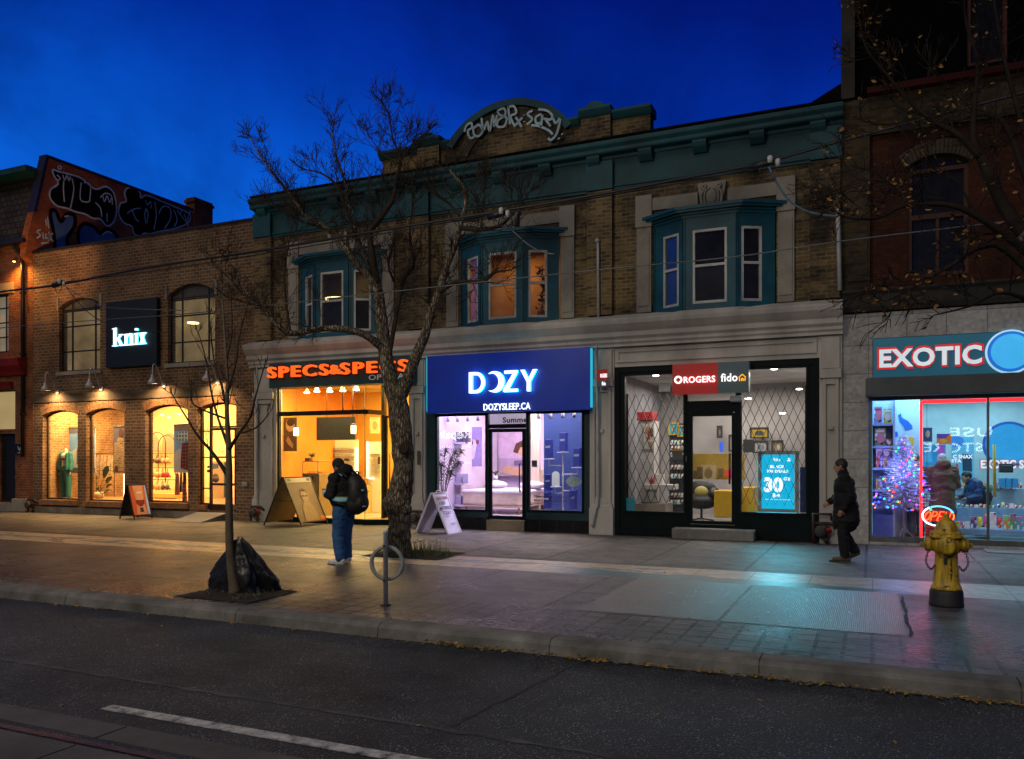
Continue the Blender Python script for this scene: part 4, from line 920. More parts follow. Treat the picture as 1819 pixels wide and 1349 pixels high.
for bd, a, b in (('SPECS',477,584), ('SPECS',606,726)): merge(mb, text_mb(bd, X(a,sY), X(b,sY), zb_, zt2+.02, sY-.05, ext=.04, off=.012, sp_=1.22))
mb.build('letter_side', surf('brown_letter_return', (.22,.10,.04)), SS)
ptext('OPTICAL', 655, 727, 664.5, 674, sY, ext=.01, off=.01).build('lettering', surf('pale_small_lettering', (.55,.6,.6), emis=(.6,.7,.7), es=.12), SS)
area('shop_ceiling_light', (-13.5, .9, 3.9), 3.0, 1.0, 400, (1,.77,.30)); area('shop_ceiling_light', (-12.3, 3.3, 3.9), 2.6, 1.6, 330, (1,.80,.34))

# ================================================================== mattress shop (blue fascia)
dteal = surf('dark_teal_frame', (.012,.050,.058), (.007,.03,.036), 2, .45, .1, .1, 30)
MF = thing('shopfront', 'dark teal framed shopfront full of lilac light below the blue fascia', 'shopfront', (X(900), 0, 0))
lil = surf('lilac_wall', (.60,.50,.72), (.55,.46,.68), .6, .7, .05, .04); blu = surf('royal_blue_wall', (.022,.055,.24), (.018,.045,.19), .8, .6, .05, .04); wht = surf('white_wall', (.74,.70,.70), None, .7, .7, .05, .03)
zl0, zl1 = Z(820,905), Z(820,739); gl0, gl1 = X(777), X(862.5); dr0, dr1 = X(867), X(934); gr0, gr1 = X(940), X(1034)
zR1 = Z(990,734)
mb = MB(); wall(mb, DZ[0], DZ[1], .30, DZ[3], 0, [(gl0,gl1,zl0,zl1), (dr0,dr1,.301,Z(900,735)), (gr0,gr1,Z(990,907),zR1)], .10)
mb.box(DZ[0], dr0-.01, -.03, .10, .30, .34); mb.box(dr1+.01, DZ[1], -.03, .10, .30, .34); mb.build('frame', dteal, MF)
dz_lit = glow('lilac_edge_tube', (.35,.25,1.0), 1.4)
btile = brickm('black_tile', (.012,.012,.014), (.02,.02,.022), (.04,.04,.04), .42, .30, .008, rough=.25, offs=0)
for a, b in ((DZ[0], dr0), (dr1, DZ[1])): MB().box(a, b, -.05, .10, 0, .299).build('tile_plinth', btile, MF)
MB().box(dr0+.005, dr1-.005, -.10, .12, 0, .25).build('doorstep', surf('sandy_step', (.33,.26,.17), None, 4), MF)
for a, b, z0, z1 in ((gl0,gl1,zl0,zl1), (gr0,gr1,Z(990,907),zR1)):
    mb = MB(); mb.frame(a-.05, b+.05, z0-.05, z1+.04, .05, -.025, -.001); f = mb.build('shop_window', black_fr, MF); MB().quad((a,.05,z0),(b,.05,z0),(b,.05,z1),(a,.05,z1)).build('pane', G_shop, f)
zd = Z(900,761); mb = MB(); mb.box(dr0, dr1, -.01, .06, zd, zd+.10); f = mb.build('transom', black_fr, MF); MB().quad((dr0,.05,zd+.1),(dr1,.05,zd+.1),(dr1,.05,Z(900,735)),(dr0,.05,Z(900,735))).build('pane', G_shop, f)
mb = MB(); mb.frame(dr0+.01, dr1-.01, .27, zd-.01, .085, .0, .06); df = mb.build('door', black_fr, MF)
MB().quad((dr0+.08,.04,.3),(dr1-.08,.04,.3),(dr1-.08,.04,zd-.05),(dr0+.08,.04,zd-.05)).build('pane', G_shop, df)
hx = X(925); mb = MB(); mb.tube(crom([(hx,.0,.98),(hx-.0,-.08,1.0),(hx,-.08,1.55),(hx,-.08,1.62),(hx,0,1.64)],3), .016, 8); mb.build('handle', dark, df)
room(BM, X(757), X(1052), .12, 4.5, .28, 3.55, [surf('lilac_floor', (.6,.5,.6), None, 2, .3), lil, blu, lil, wht])
DS = thing('shop_sign', 'large blue fascia with glowing white lettering and crescent moon letter', 'sign', (X(900), 0, 3.6))
dY = -.34; a0, a1 = X(758.5,dY), X(1048,dY); zS0, zS1 = Z(900,731.5,dY), Z(900,625,dY)
m, nt, N, L, B = newmat('royal_blue_panel'); v = objvec(N, L); n = noise(N, L, v, 1.2, 4); r = ramp(N, [(.3, (.002,.022,.26)), (.7, (.002,.016,.20))]); L.new(n.outputs[0], r.inputs[0]); L.new(r.outputs[0], B.inputs['Base Color']); L.new(r.outputs[0], B.inputs['Emission Color']); B.inputs['Emission Strength'].default_value = .35; B.inputs['Roughness'].default_value = .4
MB().box(a0, a1, dY, -.20, zS0, zS1).build('panel', m, DS, bevel=.01)
cyt = glow('cyan_edge_tube', (.02,.55,.75), .9)
mb = MB(); mb.box(a0-.025, a0-.002, dY+.02, -.2, zS0+.05, zS1-.03); mb.box(a1+.002, a1+.02, dY+.02, -.2, zS0+.05, zS1-.03); mb.build('edge_light', cyt, DS)
def dozy(dy, ext, grow=0.0):
    mb = MB(); zc0 = Z(893,697.5,dY); zc1 = Z(893,660,dY)
    def U(px, f): return Vector((X(px,dY), dY+dy, zc0 + (zc1-zc0)*f))
    H = zc1 - zc0
    x0 = X(837,dY); x1 = X(864,dY); w = .15*H
    n_ = 14; out = [(x0,zc0),(x0,zc1)]; inn = [(x0+w,zc0+w*.9),(x0+w,zc1-w*.9)]
    for i in range(n_+1):
        t = PI/2 - PI*i/n_; xm = x0 + .42*(x1-x0)
        out.append((xm+(x1-xm)*math.cos(t), (zc0+zc1)/2+H/2*math.sin(t))); inn.append((xm+(x1-xm-w)*math.cos(t), (zc0+zc1)/2+(H/2-w*.9)*math.sin(t)))
    k = len(out)
    def strip_(o, i_):
        k = len(o)
        for j in range(k):
            j2 = (j+1) % k; mb.prism([(o[j][0],dY+dy,o[j][1]),(o[j2][0],dY+dy,o[j2][1]),(i_[j2][0],dY+dy,i_[j2][1]),(i_[j][0],dY+dy,i_[j][1])], (0,ext,0))
    strip_(out, inn)
    cx_, cz, r1 = X(881.5,dY), (zc0+zc1)/2, H*.50      # crescent
    pts = [(cx_ + r1*math.cos(t), cz + r1*math.sin(t)) for t in [math.radians(-128 + 256*i/24) for i in range(25)]]
    r2 = r1*.80; cx2 = cx_ - r1*.36
    e = pts[-1]; ang = math.atan2(e[1]-cz, e[0]-cx2); rr = math.hypot(e[0]-cx2, e[1]-cz)
    inner = [(cx2 + rr*math.cos(t)*1.0, cz + rr*math.sin(t)) for t in [ang - 2*ang*i/24 for i in range(25)]]
    inner.reverse()
    for j in range(24):
        mb.prism([(pts[j][0],dY+dy,pts[j][1]),(pts[j+1][0],dY+dy,pts[j+1][1]),(inner[j+1][0],dY+dy,inner[j+1][1]),(inner[j][0],dY+dy,inner[j][1])], (0,ext,0))
    za, zb = X(899.5,dY), X(922,dY)
    mb.prism([(za,dY+dy,zc1),(zb,dY+dy,zc1),(zb,dY+dy,zc1-w*.7),(za+w*1.35,dY+dy,zc0+w*.9),(zb,dY+dy,zc0+w*.9),(zb,dY+dy,zc0),(za-.03,dY+dy,zc0),(za-.03,dY+dy,zc0+w*.7),(zb-w*1.35,dY+dy,zc1-w*.9),(za,dY+dy,zc1-w*.9)], (0,ext,0))
    ya, yb = X(928,dY), X(956,dY); ym = (ya+yb)/2
    mb.prism([(ya,dY+dy,zc1),(ya+w*1.15,dY+dy,zc1),(ym,dY+dy,zc0+H*.56),(yb-w*1.15,dY+dy,zc1),(yb,dY+dy,zc1),(ym+w*.5,dY+dy,zc0+H*.42),(ym+w*.5,dY+dy,zc0),(ym-w*.5,dY+dy,zc0),(ym-w*.5,dY+dy,zc0+H*.42)], (0,ext,0))
    return mb
dozy(-.13, .04).build('lettering', glow('white_letter', (.95,1,1), 1.6), DS); dozy(-.075, .03).build('halo_light', glow('cyan_halo', (.01,.50,.72), 10, (.01,.50,.72)), DS)
ptext('DOZYSLEEP.CA', 859, 942, 716.5, 728.5, dY-.05, ext=.02, off=.008).build('lettering', glow('white_small_letter', (.9,1,1), 1.7), DS)
ptext('DOZYSLEEP.CA', 859, 942, 716.5, 728.5, dY-.015, ext=.012, off=.0).build('halo_light', glow('cyan_small_halo', (.01,.40,.62), 2), DS)
area('shop_ceiling_light', (-9.8, .75, 3.5), 1.6, 1.0, 120, (.62,.52,1.0)); area('shop_ceiling_light', (-8.2, 2.4, 3.5), 2.4, 2.0, 330, (1,.80,.74)); area('shop_ceiling_light', (-6.8, .55, 3.5), 1.2, .7, 90, (1,.85,.72))

spot('board_fill_spot', (-7.9, .5, 3.1), (-9.2, -1.15, .5), 800, (.70,.62,1.0), 40, 1, .1)  # added spot standing in for shop light spilling onto the white folding board
# ================================================================== phone shop (red sign)
RF = thing('shopfront', 'black framed phone shopfront with folding lattice grilles behind the glass', 'shopfront', (X(1275), 0, 0))
gl = (X(1110), X(1216), Z(1163,909), Z(1163,665)); gd = (X(1224), X(1306), .12, Z(1265,737)); gr = (X(1316), X(1433), Z(1375,911), Z(1375,654)); gt = (X(1222), X(1307), Z(1265,712), gl[3])
mb = MB(); wall(mb, RG[0], RG[1], 0, RG[3]-.001, -.02, [gl, (gd[0],gd[1],.30,gd[3]+.05), gr, gt], .14)
mb.frame(RG[0]+.02, RG[1]-.02, .02, RG[3]-.03, .10, -.055, -.021); mb.build('frame', black_fr, RF)
for g in (gl, gr):
    mb = MB(); mb.frame(g[0]-.04, g[1]+.04, g[2]-.05, g[3]+.03, .05, -.045, -.0215); f = mb.build('shop_window', black_fr, RF); MB().quad((g[0],.06,g[2]),(g[1],.06,g[2]),(g[1],.06,g[3]),(g[0],.06,g[3])).build('pane', G_shop, f)
MB().quad((gt[0],.06,gt[2]),(gt[1],.06,gt[2]),(gt[1],.06,gt[3]),(gt[0],.06,gt[3])).build('pane', G_shop, RF)
mb = MB(); mb.frame(gd[0]+.005, gd[1]-.005, .31, gd[3]+.04, .07, .0, .06); mb.box(gd[0]+.05, gd[1]-.05, -.005, .0, Z(1265,735), Z(1265,734)+.05, 0); df = mb.build('door', black_fr, RF)
MB().quad((gd[0]+.06,.04,.36),(gd[1]-.06,.04,.36),(gd[1]-.06,.04,gd[3]),(gd[0]+.06,.04,gd[3])).build('pane', G_shop, df)
hx = X(1297); MB().tube([(hx,-.07,Z(1297,860)),(hx,-.07,Z(1297,806))], .022, 8).build('handle', steel, df)
MB().box(X(1219), X(1220.5), -.05, -.02, Z(1219,821), Z(1219,810)).build('lock', steel, df)
gry = surf('grey_wall', (.46,.44,.43), (.40,.385,.38), .6, .7, .05, .05); gryd = surf('grey_slat_wall', (.30,.30,.33), (.25,.25,.28), .8, .6, .05, .2, 12, scl=(1,6,.05))
room(BM, X(1080), X(1462), .14, 5.2, .22, RG[3]-.03, [surf('grey_floor', (.33,.32,.31), None, 2, .25), gryd, gry, gry, surf('white_ceiling', (.70,.68,.66), None, 2)])
RS = thing('shop_sign', 'red and slate two part sign with glowing lettering over the phone shop door', 'sign', P(1262, 697, -.3))
rY = -.28; r0, rm_, r1 = X(1194.5,rY), X(1275.5,rY), X(1330,rY); z0, z1 = Z(1262,699,rY), Z(1262,645,rY)
redp = surf('red_panel', (.36,.008,.010), (.32,.007,.009), 1.5, .4, .05, .03); redp.node_tree.nodes['Principled BSDF'].inputs['Emission Color'].default_value = (.5,.01,.01,1); redp.node_tree.nodes['Principled BSDF'].inputs['Emission Strength'].default_value = .22
slt = surf('slate_panel', (.045,.065,.075), (.038,.055,.062), 1.5, .4, .05, .03, emis=(.04,.07,.08), es=.3)
mb = MB(); mb.box(r0, rm_, rY, -.06, z0, z1, 0); mb.box(rm_+.001, r1, rY, -.06, z0, z1, 1); mb.build('panel', [redp, slt], RS)
lwh = glow('white_sign_letter', (1,.93,.93), 1.3)
ptext('ROGERS', 1214.5, 1270.5, 668.5, 680, rY-.05, ext=.03, off=.018).build('lettering', lwh, RS); ptext('fido', 1280.5, 1310, 663.5, 678, rY-.05, ext=.03, off=.012).build('lettering', lwh, RS)
mb = MB(); c_ = P(1204.5, 675, rY-.05); ri, ro = .048, .088
for i in range(24):
    t0, t1 = 2*PI*i/24, 2*PI*(i+1)/24
    def sq(t): k = 1/(abs(math.cos(t))+abs(math.sin(t)))*.062 + .0; return k
    mb.prism([c_+Vector((sq(t0)*math.cos(t0),0,sq(t0)*math.sin(t0))), c_+Vector((ro*math.cos(t0),0,ro*math.sin(t0))), c_+Vector((ro*math.cos(t1),0,ro*math.sin(t1))), c_+Vector((sq(t1)*math.cos(t1),0,sq(t1)*math.sin(t1)))], (0,.03,0))
mb.build('emblem', lwh, RS)
def house_mark(c, s, Y, mat, parent):
    mb = MB(); 
    def l(a, b, w=.018): mb.beam(c+Vector((a[0]*s,0,a[1]*s)), c+Vector((b[0]*s,0,b[1]*s)), .02, w, up=(0,0,1))
    l((-.5,.05),(0,.5)); l((0,.5),(.5,.05)); l((-.38,.0),(-.38,-.45)); l((.38,.0),(.38,-.45)); l((-.10,-.45),(-.10,-.1)); l((.12,-.45),(.12,-.1)); l((-.1,-.08),(.12,-.08))
    return mb.build('emblem', mat, parent)
house_mark(P(1318.5,671.5,rY-.04), .15, rY, glow('amber_sign_mark', (1,.42,.02), 1.3), RS)
mb = MB(); mb = ptext('ROGERS', 1214.5, 1270.5, 668.5, 680, rY-.015, ext=.012, off=.02); mb.build('halo_light', glow('pink_halo', (1,.12,.12), 3.5), RS)
# small projecting sign
PS = thing('projecting_sign', 'small red and slate box sign projecting from the stone pier', 'sign', P(1069, 690, -.4))
pa, pb_ = X(1061,-.40), X(1079,-.40)
mb = MB(); mb.box(pa, pb_-.01, -.42, -.38+.02, Z(1070,676,-.4), Z(1070,656.5,-.4), 0); mb.box(pa, pb_-.01, -.42, -.36, Z(1070,688,-.4), Z(1070,676,-.4)-.001, 1); mb.build('panel', [redp, slt], PS)
MB().box(pa+.1, pa+.14, -.36, -.1, Z(1070,674,-.4), Z(1070,670,-.4)).build('bracket', dark, PS)
ptext('ROGERS', 1066.5, 1078.5, 664, 671, -.425, ext=.01, off=.02).build('lettering', lwh, PS); ptext('fido', 1069, 1076, 678, 685, -.425, ext=.01, off=.02).build('lettering', lwh, PS)
# camera box above the door
mb = MB(); c_ = P(1306, 708.5, -.12); mb.box(c_.x-.115, c_.x+.13, -.16, -.05, c_.z-.075, c_.z+.075); mb.solo('camera_box', surf('pale_grey_plastic', (.45,.47,.48)), 'pale grey camera box fixed above the phone shop door', 'camera', bevel=.035)
area('shop_ceiling_light', (-3.3, .8, 3.65), 3.6, .9, 105, (1,.90,.82)); area('shop_ceiling_light', (-3.3, 3.4, 3.65), 3.6, 1.6, 130, (1,.88,.78))
MB().box(X(1193,-.45), X(1339,-.45), -.45, -.06, 0, Z(1266,941,-.45)).solo('concrete_step', surf('speckled_concrete', (.26,.25,.23), (.17,.165,.155), 7, .85, bump=.4, bsc=60), 'low concrete step at the phone shop door', 'step', bevel=.02)

# ================================================================== right hand building
brR = brickm('dark_red_brick', (.085,.020,.008), (.05,.013,.006), (.04,.022,.013), .22, .080, .009, patch=(1.2,1.1,1.0), pamt=.4, dark=.35)
brY = brickm('dark_buff_brick', (.075,.054,.026), (.03,.023,.013), (.06,.048,.034), .22, .080, .009, patch=(1.6,1.5,1.2), dark=.3)
BR = thing('corner_building', 'tall dark red brick building with grey stone snack shop front, far right', 'building', (2, 0, 0))
qx0, qx1 = mx1+.002, 7.5
ZS = Z(1560, 556); ZC = Z(1560, 516); ZT = Z(1560, 172)
sgn = (X(1550), 6.5, Z(1550,672), Z(1550,602))
glz = (X(1549), 6.5, Z(1550,953), Z(1550,712))
shb = (X(1538), Z(1550,706), Z(1550,674))
grey_st = brickm('grey_stone_cladding', (.50,.49,.47), (.45,.44,.425), (.27,.265,.26), .70, .58, .010, rough=.8, offs=0, dark=.7)
mb = MB(); wall(mb, qx0, qx1, 0, ZS, -.03, [sgn, (glz[0]-.06,6.5,.06,sgn[2]-.02)], .30); mb.quad((qx0,-.03,0),(qx0,-.03,ZS),(qx0,.5,ZS),(qx0,.5,0)); mb.quad((qx0,.5,ZS),(qx0,-.03,ZS),(qx1,-.03,ZS),(qx1,.5,ZS))
mb.build('stone_front', grey_st, BR)
hu = (X(1612), X(1722), Z(1665,488), Z(1665,272), .22)
mb = MB(); wall(mb, X(1545), qx1, ZS, ZT, .06, [hu], .2); mb.build('wall', brR, BR)
mb = MB(); mb.box(mx1-.3, qx0+.2, .32, .6, 0, ZT); mb.box(qx0, X(1545), -.06, .3, ZC, Z(1520,180)); mb.box(qx0+.10, X(1541), -.09, -.061, ZC+.2, Z(1520,345)); mb.quad((qx0,.3,ZS),(qx0,.3,ZT+4.5),(qx0,9,ZT+4.5),(qx0,9,ZS)); mb.build('brick_pier', brY, BR)
mb = MB(); mb.box(X(1545)+.002, qx1, -.04, .1, Z(1660,225), ZT); mb.build('brick_frieze', brY, BR)
mb = MB(); mb.prism([(qx0,.05,ZS+.03),(qx0,-.10,ZS+.03),(qx0,-.14,ZS+.12),(qx0,-.14,ZC-.10),(qx0,-.20,ZC-.04),(qx0,-.20,ZC),(qx0,.05,ZC)], (qx1-qx0,0,0)); mb.build('string_course', surf('soot_stone', (.05,.044,.036), (.026,.024,.02), 1.6, .9, dirt=.6), BR)
MB().prism([(X(1540),.05,ZT+.0),(X(1540),-.20,ZT+.02),(X(1540),-.26,ZT+.12),(X(1540),.05,ZT+.14)], (qx1-X(1540),0,0)).build('cornice', surf('dark_red_trim', (.09,.010,.007)), BR)
blk = surf('flat_black_wall', (.005,.005,.005), (.003,.003,.003), 1.4, .95, .03, .3, 20, spec=.05); mb = MB()
wU = (X(1718,.1), X(1790,.1), Z(1740,110), Z(1740,-40)); wall(mb, X(1518), qx1, ZT+.14, ZT+4.6, .12, [wU], .15)
mb.build('upper_storey', blk, BR)
mb = MB(); mb.frame(wU[0], wU[1], wU[2], wU[3], .07, .17, .22); f = mb.build('window', surf('dark_red_window', (.10,.015,.010)), BR); MB().quad((wU[0],.22,wU[2]),(wU[1],.22,wU[2]),(wU[1],.22,wU[3]),(wU[0],.22,wU[3])).build('pane', G_up, f)
mb = MB(); mb.quad((wU[0]-.3,.9,wU[2]-.3),(wU[1]+.3,.9,wU[2]-.3),(wU[1]+.3,.9,wU[3]+.3),(wU[0]-.3,.9,wU[3]+.3)); mb.build('room_wall', darkroom, f)
MB().box(qx0-.02, X(1518.5), -.10, .3, ZT+.03, ZT+4.6).build('corner_pier', surf('mottled_render', (.07,.062,.05), (.035,.032,.027), 2, .9), BR)
mb = MB(); mb.prism([(mx1-1.0,.2,9.0),(mx1-.9,.2,9.15),(qx0+.3,.2,9.75),(qx0+.3,.2,9.0)], (0,4,0)); mb.build('side_roof', roofm, BR)
arch_pieces = MB(); pr = arc_pts(hu[0]-.05, hu[1]+.05, hu[3]-hu[4], hu[4], 19); cx_ = (hu[0]+hu[1])/2; zc = hu[3]-1.6
for i in range(19):
    (xa_, za), (xb_, zb2) = pr[i], pr[i+1]; d0 = Vector((xa_-cx_,0,za-zc)).normalized(); d1 = Vector((xb_-cx_,0,zb2-zc)).normalized(); A = Vector((xa_,.03,za)); B2 = Vector((xb_,.03,zb2)); g_ = (B2-A)*.08
    arch_pieces.prism([A+g_, B2-g_, B2+d1*.28-g_, A+d0*.28+g_], (0,.028,0))
arch_pieces.build('arch', surf('buff_arch_brick', (.08,.06,.035), (.05,.04,.023), 6, .85), BR)
mb = MB(); mb.frame(hu[0], hu[1], hu[2], hu[3]-hu[4]-.02, .08, .14, .22); zm = (hu[2]+hu[3])/2; mb.box(hu[0]+.08, hu[1]-.08, .14, .2, zm-.05, zm+.05); xm = (hu[0]+hu[1])/2; mb.box(xm-.03, xm+.03, .15, .19, hu[2]+.08, zm-.05)
f = mb.build('window', surf('rust_window_frame', (.07,.018,.009)), BR); MB().quad((hu[0],.20,hu[2]),(hu[1],.20,hu[2]),(hu[1],.20,hu[3]),(hu[0],.20,hu[3])).build('pane', G_up, f)
MB().quad((hu[0]-.4,1.2,hu[2]-.4),(hu[1]+.4,1.2,hu[2]-.4),(hu[1]+.4,1.2,hu[3]+.3),(hu[0]-.4,1.2,hu[3]+.3)).build('room_wall', darkroom, f)
# snack shop glazing
alu = surf('brushed_frame', (.20,.20,.20), (.14,.14,.14), 5, .4, .1, .05, 50, metal=.6)
mb = MB(); mb.box(glz[0]-.06, 6.5, .02, .10, .06, glz[2]); mb.box(glz[0]-.055, glz[0], .02, .10, glz[2]+.001, glz[3]); mb.box(glz[0]-.06, 6.5, .02, .10, glz[3]+.001, sgn[2]-.02); xm = X(1755,.05); mb.box(xm-.02, xm+.02, .02, .10, glz[2]+.001, glz[3])
sf = mb.build('shop_window', alu, BR)
for a, b in ((glz[0], xm-.02), (xm+.02, 6.5)): MB().quad((a,.06,glz[2]),(b,.06,glz[2]),(b,.06,glz[3]),(a,.06,glz[3])).build('pane', G_shop, sf)
MB().box(shb[0], 6.5, -.36, -.035, shb[1], shb[2]).solo('shutter_box', surf('grey_shutter_box', (.10,.115,.12), (.07,.08,.085), 2, .5), 'long grey shutter box between the snack shop sign and window', 'shutter box', bevel=.01)
ES = thing('shop_sign', 'dark teal snack shop sign with white red-outlined lettering and round blue disc', 'sign', (X(1680), 0, sgn[2]))
MB().box(sgn[0]+.01, 6.4, -.02, .2, sgn[2]+.01, sgn[3]-.01).build('panel', surf('deep_teal_panel', (.006,.085,.115), (.004,.05,.07), 1.0, .4, emis=(.004,.085,.14), es=.62), ES)
def exo(dy, off, ext): return ptext('EXOTIC', 1562 - off*50, 1744 + off*50, 617 - off*50, 650 + off*50, dy, ext=ext, off=.03 + off*.35)
exo(-.12, 0, .05).build('lettering', glow('pale_letter_face', (.80,.88,.92), .75, (.62,.72,.78), 2), ES)
exo(-.075, .08, .04).build('letter_outline', glow('red_letter_outline', (.75,.015,.02), .55, base=(.5,.02,.02)), ES)
dc = P(1795, 625, -.10)
def disc(mb, c, r, y, m, n=40): mb.prism([(c.x+r*math.cos(2*PI*i/n), y, c.z+r*math.sin(2*PI*i/n)) for i in range(n)], (0,.03,0), m)
mb = MB(); disc(mb, dc, .42, -.10, 0); disc(mb, dc, .385, -.135, 1); disc(mb, dc, .33, -.17, 2)
mb.build('disc', [glow('white_rim', (.45,.8,1), .8), glow('deep_blue_rim', (.01,.16,.62), .8), glow('sky_blue_disc', (.05,.45,.85), .9, (.03,.35,.75))], ES)
cyw = surf('cyan_wall', (.30,.62,.75), (.26,.56,.70), .7, .6, .05, .03); 
room(BR, X(1548), 7.2, .14, 5.0, .10, 3.55, [surf('snack_floor', (.4,.5,.55), None, 2, .3), cyw, cyw, surf('pale_back_wall', (.55,.66,.70), None, 1), surf('pale_ceiling', (.6,.7,.72), None, 2)])
MB().box(mx1+.012, qx1, .36, 9, ZS, ZT+4.5).build('sky_gap_backing', blk, BR); MB().box(sgn[0]-.02, 6.5, .265, .275, sgn[2]-.03, sgn[3]+.03).build('sign_gap_backing', blk, BR)  # black backings added to block sky in the gaps and darken the window
area('shop_ceiling_light', (1.8, .85, 3.3), 4.2, .8, 110, (.36,.80,1)); area('shop_ceiling_light', (2.6, 3.6, 3.3), 3.6, 1.4, 110, (.45,.85,1)); area('shop_front_light', (.6, .6, 3.3), 1.0, .4, 20, (.25,.35,1))
# ================================================================== things inside the shops
def M_(n, c, r=.55, **k): return surf(n, c, None, 5, r, .08, .06, dirt=.15, **k)
PAL = {}
def C(c, em=0):
    k = (c, em)
    if k not in PAL: PAL[k] = surf('paint_%d' % len(PAL), c, None, 6, .5, .08, .05, dirt=.12, emis=c if em else None, es=em)
    return PAL[k]
def PK(c, em=.12):      # printed packaging: blocks of ink over the base colour
    k = ('pk', c, em)
    if k in PAL: return PAL[k]
    m, nt, N, L, B = newmat('printed_pack_%d' % len(PAL)); v = objvec(N, L, (1, 1, .7)); vo = N.new('ShaderNodeTexVoronoi'); vo.inputs['Scale'].default_value = 17; L.new(v, vo.inputs['Vector'])
    sp_ = N.new('ShaderNodeSeparateColor'); L.new(vo.outputs['Color'], sp_.inputs[0])
    f1 = math_(N, L, 'GREATER_THAN', sp_.outputs[0], .66); f2 = math_(N, L, 'GREATER_THAN', sp_.outputs[1], .78); f3 = math_(N, L, 'GREATER_THAN', sp_.outputs[2], .84)
    col = mixc(N, L, f1, tuple(c), (min(.8, c[2]+.25), min(.8, c[0]*.6+.1), min(.8, c[1]*.8+.05))); col = mixc(N, L, f2, col, (.70,.68,.62)); col = mixc(N, L, f3, col, (.03,.03,.05))
    L.new(col, B.inputs['Base Color']); L.new(col, B.inputs['Emission Color']); B.inputs['Emission Strength'].default_value = em; B.inputs['Roughness'].default_value = .35
    PAL[k] = m; return m
# ---- left shop: room with bare brick, orange niche, pale walls
peach = surf('peach_niche', (.85,.30,.07), (.75,.25,.05), .8, .7, .05, .04, dirt=.1)
cream2 = surf('pale_yellow_plaster', (.80,.62,.30), None, .6, .7, .05, .04, dirt=.1)
room(BK, kx0+.25, kx1-.12, .31, 3.5, .42, 3.95, [surf('timber_floor', (.40,.22,.09), None, 3, .35), brKi, cream2, cream2, cream2])
MB().quad((kx0+.25,3.0,.42),(X(222,3.0),3.0,.42),(X(222,3.0),3.0,3.95),(kx0+.25,3.0,3.95)).build('brick_partition', brKi, BK)
mb = MB(); na, nb_ = X(172,2.98), X(203.5,2.98); nz = Z(188,770,2.98); pr = arc_pts(na, nb_, nz-.42, .42, 14)
mb.poly([(na,2.97,.45),(nb_,2.97,.45)] + [(x,2.97,z) for x, z in reversed(pr)]); mb.build('arched_niche', peach, BK)
mb = MB(); mb.ribbon([(x,2.95,z-.02) for x, z in pr[5:12]], .05, (0,1,0)); mb.solo('niche_light', glow('white_strip', (1,.85,.65), 6), 'curved white light strip along the orange niche arch', 'light')
MB().box(X(220,1.9), X(222,1.9), 1.88, 1.92, Z(221,888,1.9), Z(221,842,1.9)).solo('light_tube', glow('pink_tube', (1,.55,.40), 5), 'upright glowing light tube at right edge of the second arched window', 'light')
area('shop_ceiling_light', (-22.8, .75, 3.9), 4.0, .8, 850, (1,.60,.23)); area('shop_ceiling_light', (-20.3, 2.4, 3.9), 6.0, 1.2, 400, (1,.56,.17)); area('shop_ceiling_light', (-18.0, .8, 3.9), 2.6, .8, 240, (1,.72,.42))
for i, (px_, py_) in enumerate(((288,737),(300,741),(318,735),(345,742))): 
    c_ = P(px_, py_, 2.5); MB().lathe([(.05,.0),(.06,-.02),(.03,-.03)], 10, c_).solo('downlight', glow('downlight_%d' % i, (1,.85,.6), 8), 'small bright ceiling spotlight, number %s from the left behind the third arch' % ('one two three four'.split()[i]), 'light')
# hanging banners
def banner(px0, px1, py0, py1, Y, lab, fn):
    t = thing('hanging_banner', lab, 'banner', P((px0+px1)/2, py1, Y)); a, b, z0, z1 = X(px0,Y), X(px1,Y), Z((px0+px1)/2,py1,Y), Z((px0+px1)/2,py0,Y)
    fn(t, a, b, z0, z1, Y); MB().tube([(a-.02,Y,z1),(b+.02,Y,z1)], .015, 6).build('rail', dark, t); return t
skyb = surf('banner_sky', (.10,.30,.75), (.25,.45,.80), 1.2, .6, dirt=.1); snow = C((.55,.62,.72)); slate_ = C((.12,.14,.20)); skin_d = C((.10,.04,.022)); skin_m = C((.42,.20,.11)); skin_l = C((.60,.36,.25)); knit = brickm('striped_knit', (.50,.36,.22), (.10,.06,.05), (.42,.30,.18), .16, .07, .022, dark=.8, rough=.9); plaid_r = brickm('red_plaid', (.45,.015,.02), (.30,.01,.015), (.03,.01,.015), .11, .11, .03, dark=.8, offs=0); plaid_b = brickm('blue_plaid', (.10,.28,.42), (.05,.16,.26), (.5,.55,.6), .12, .12, .02, dark=.8, offs=0)
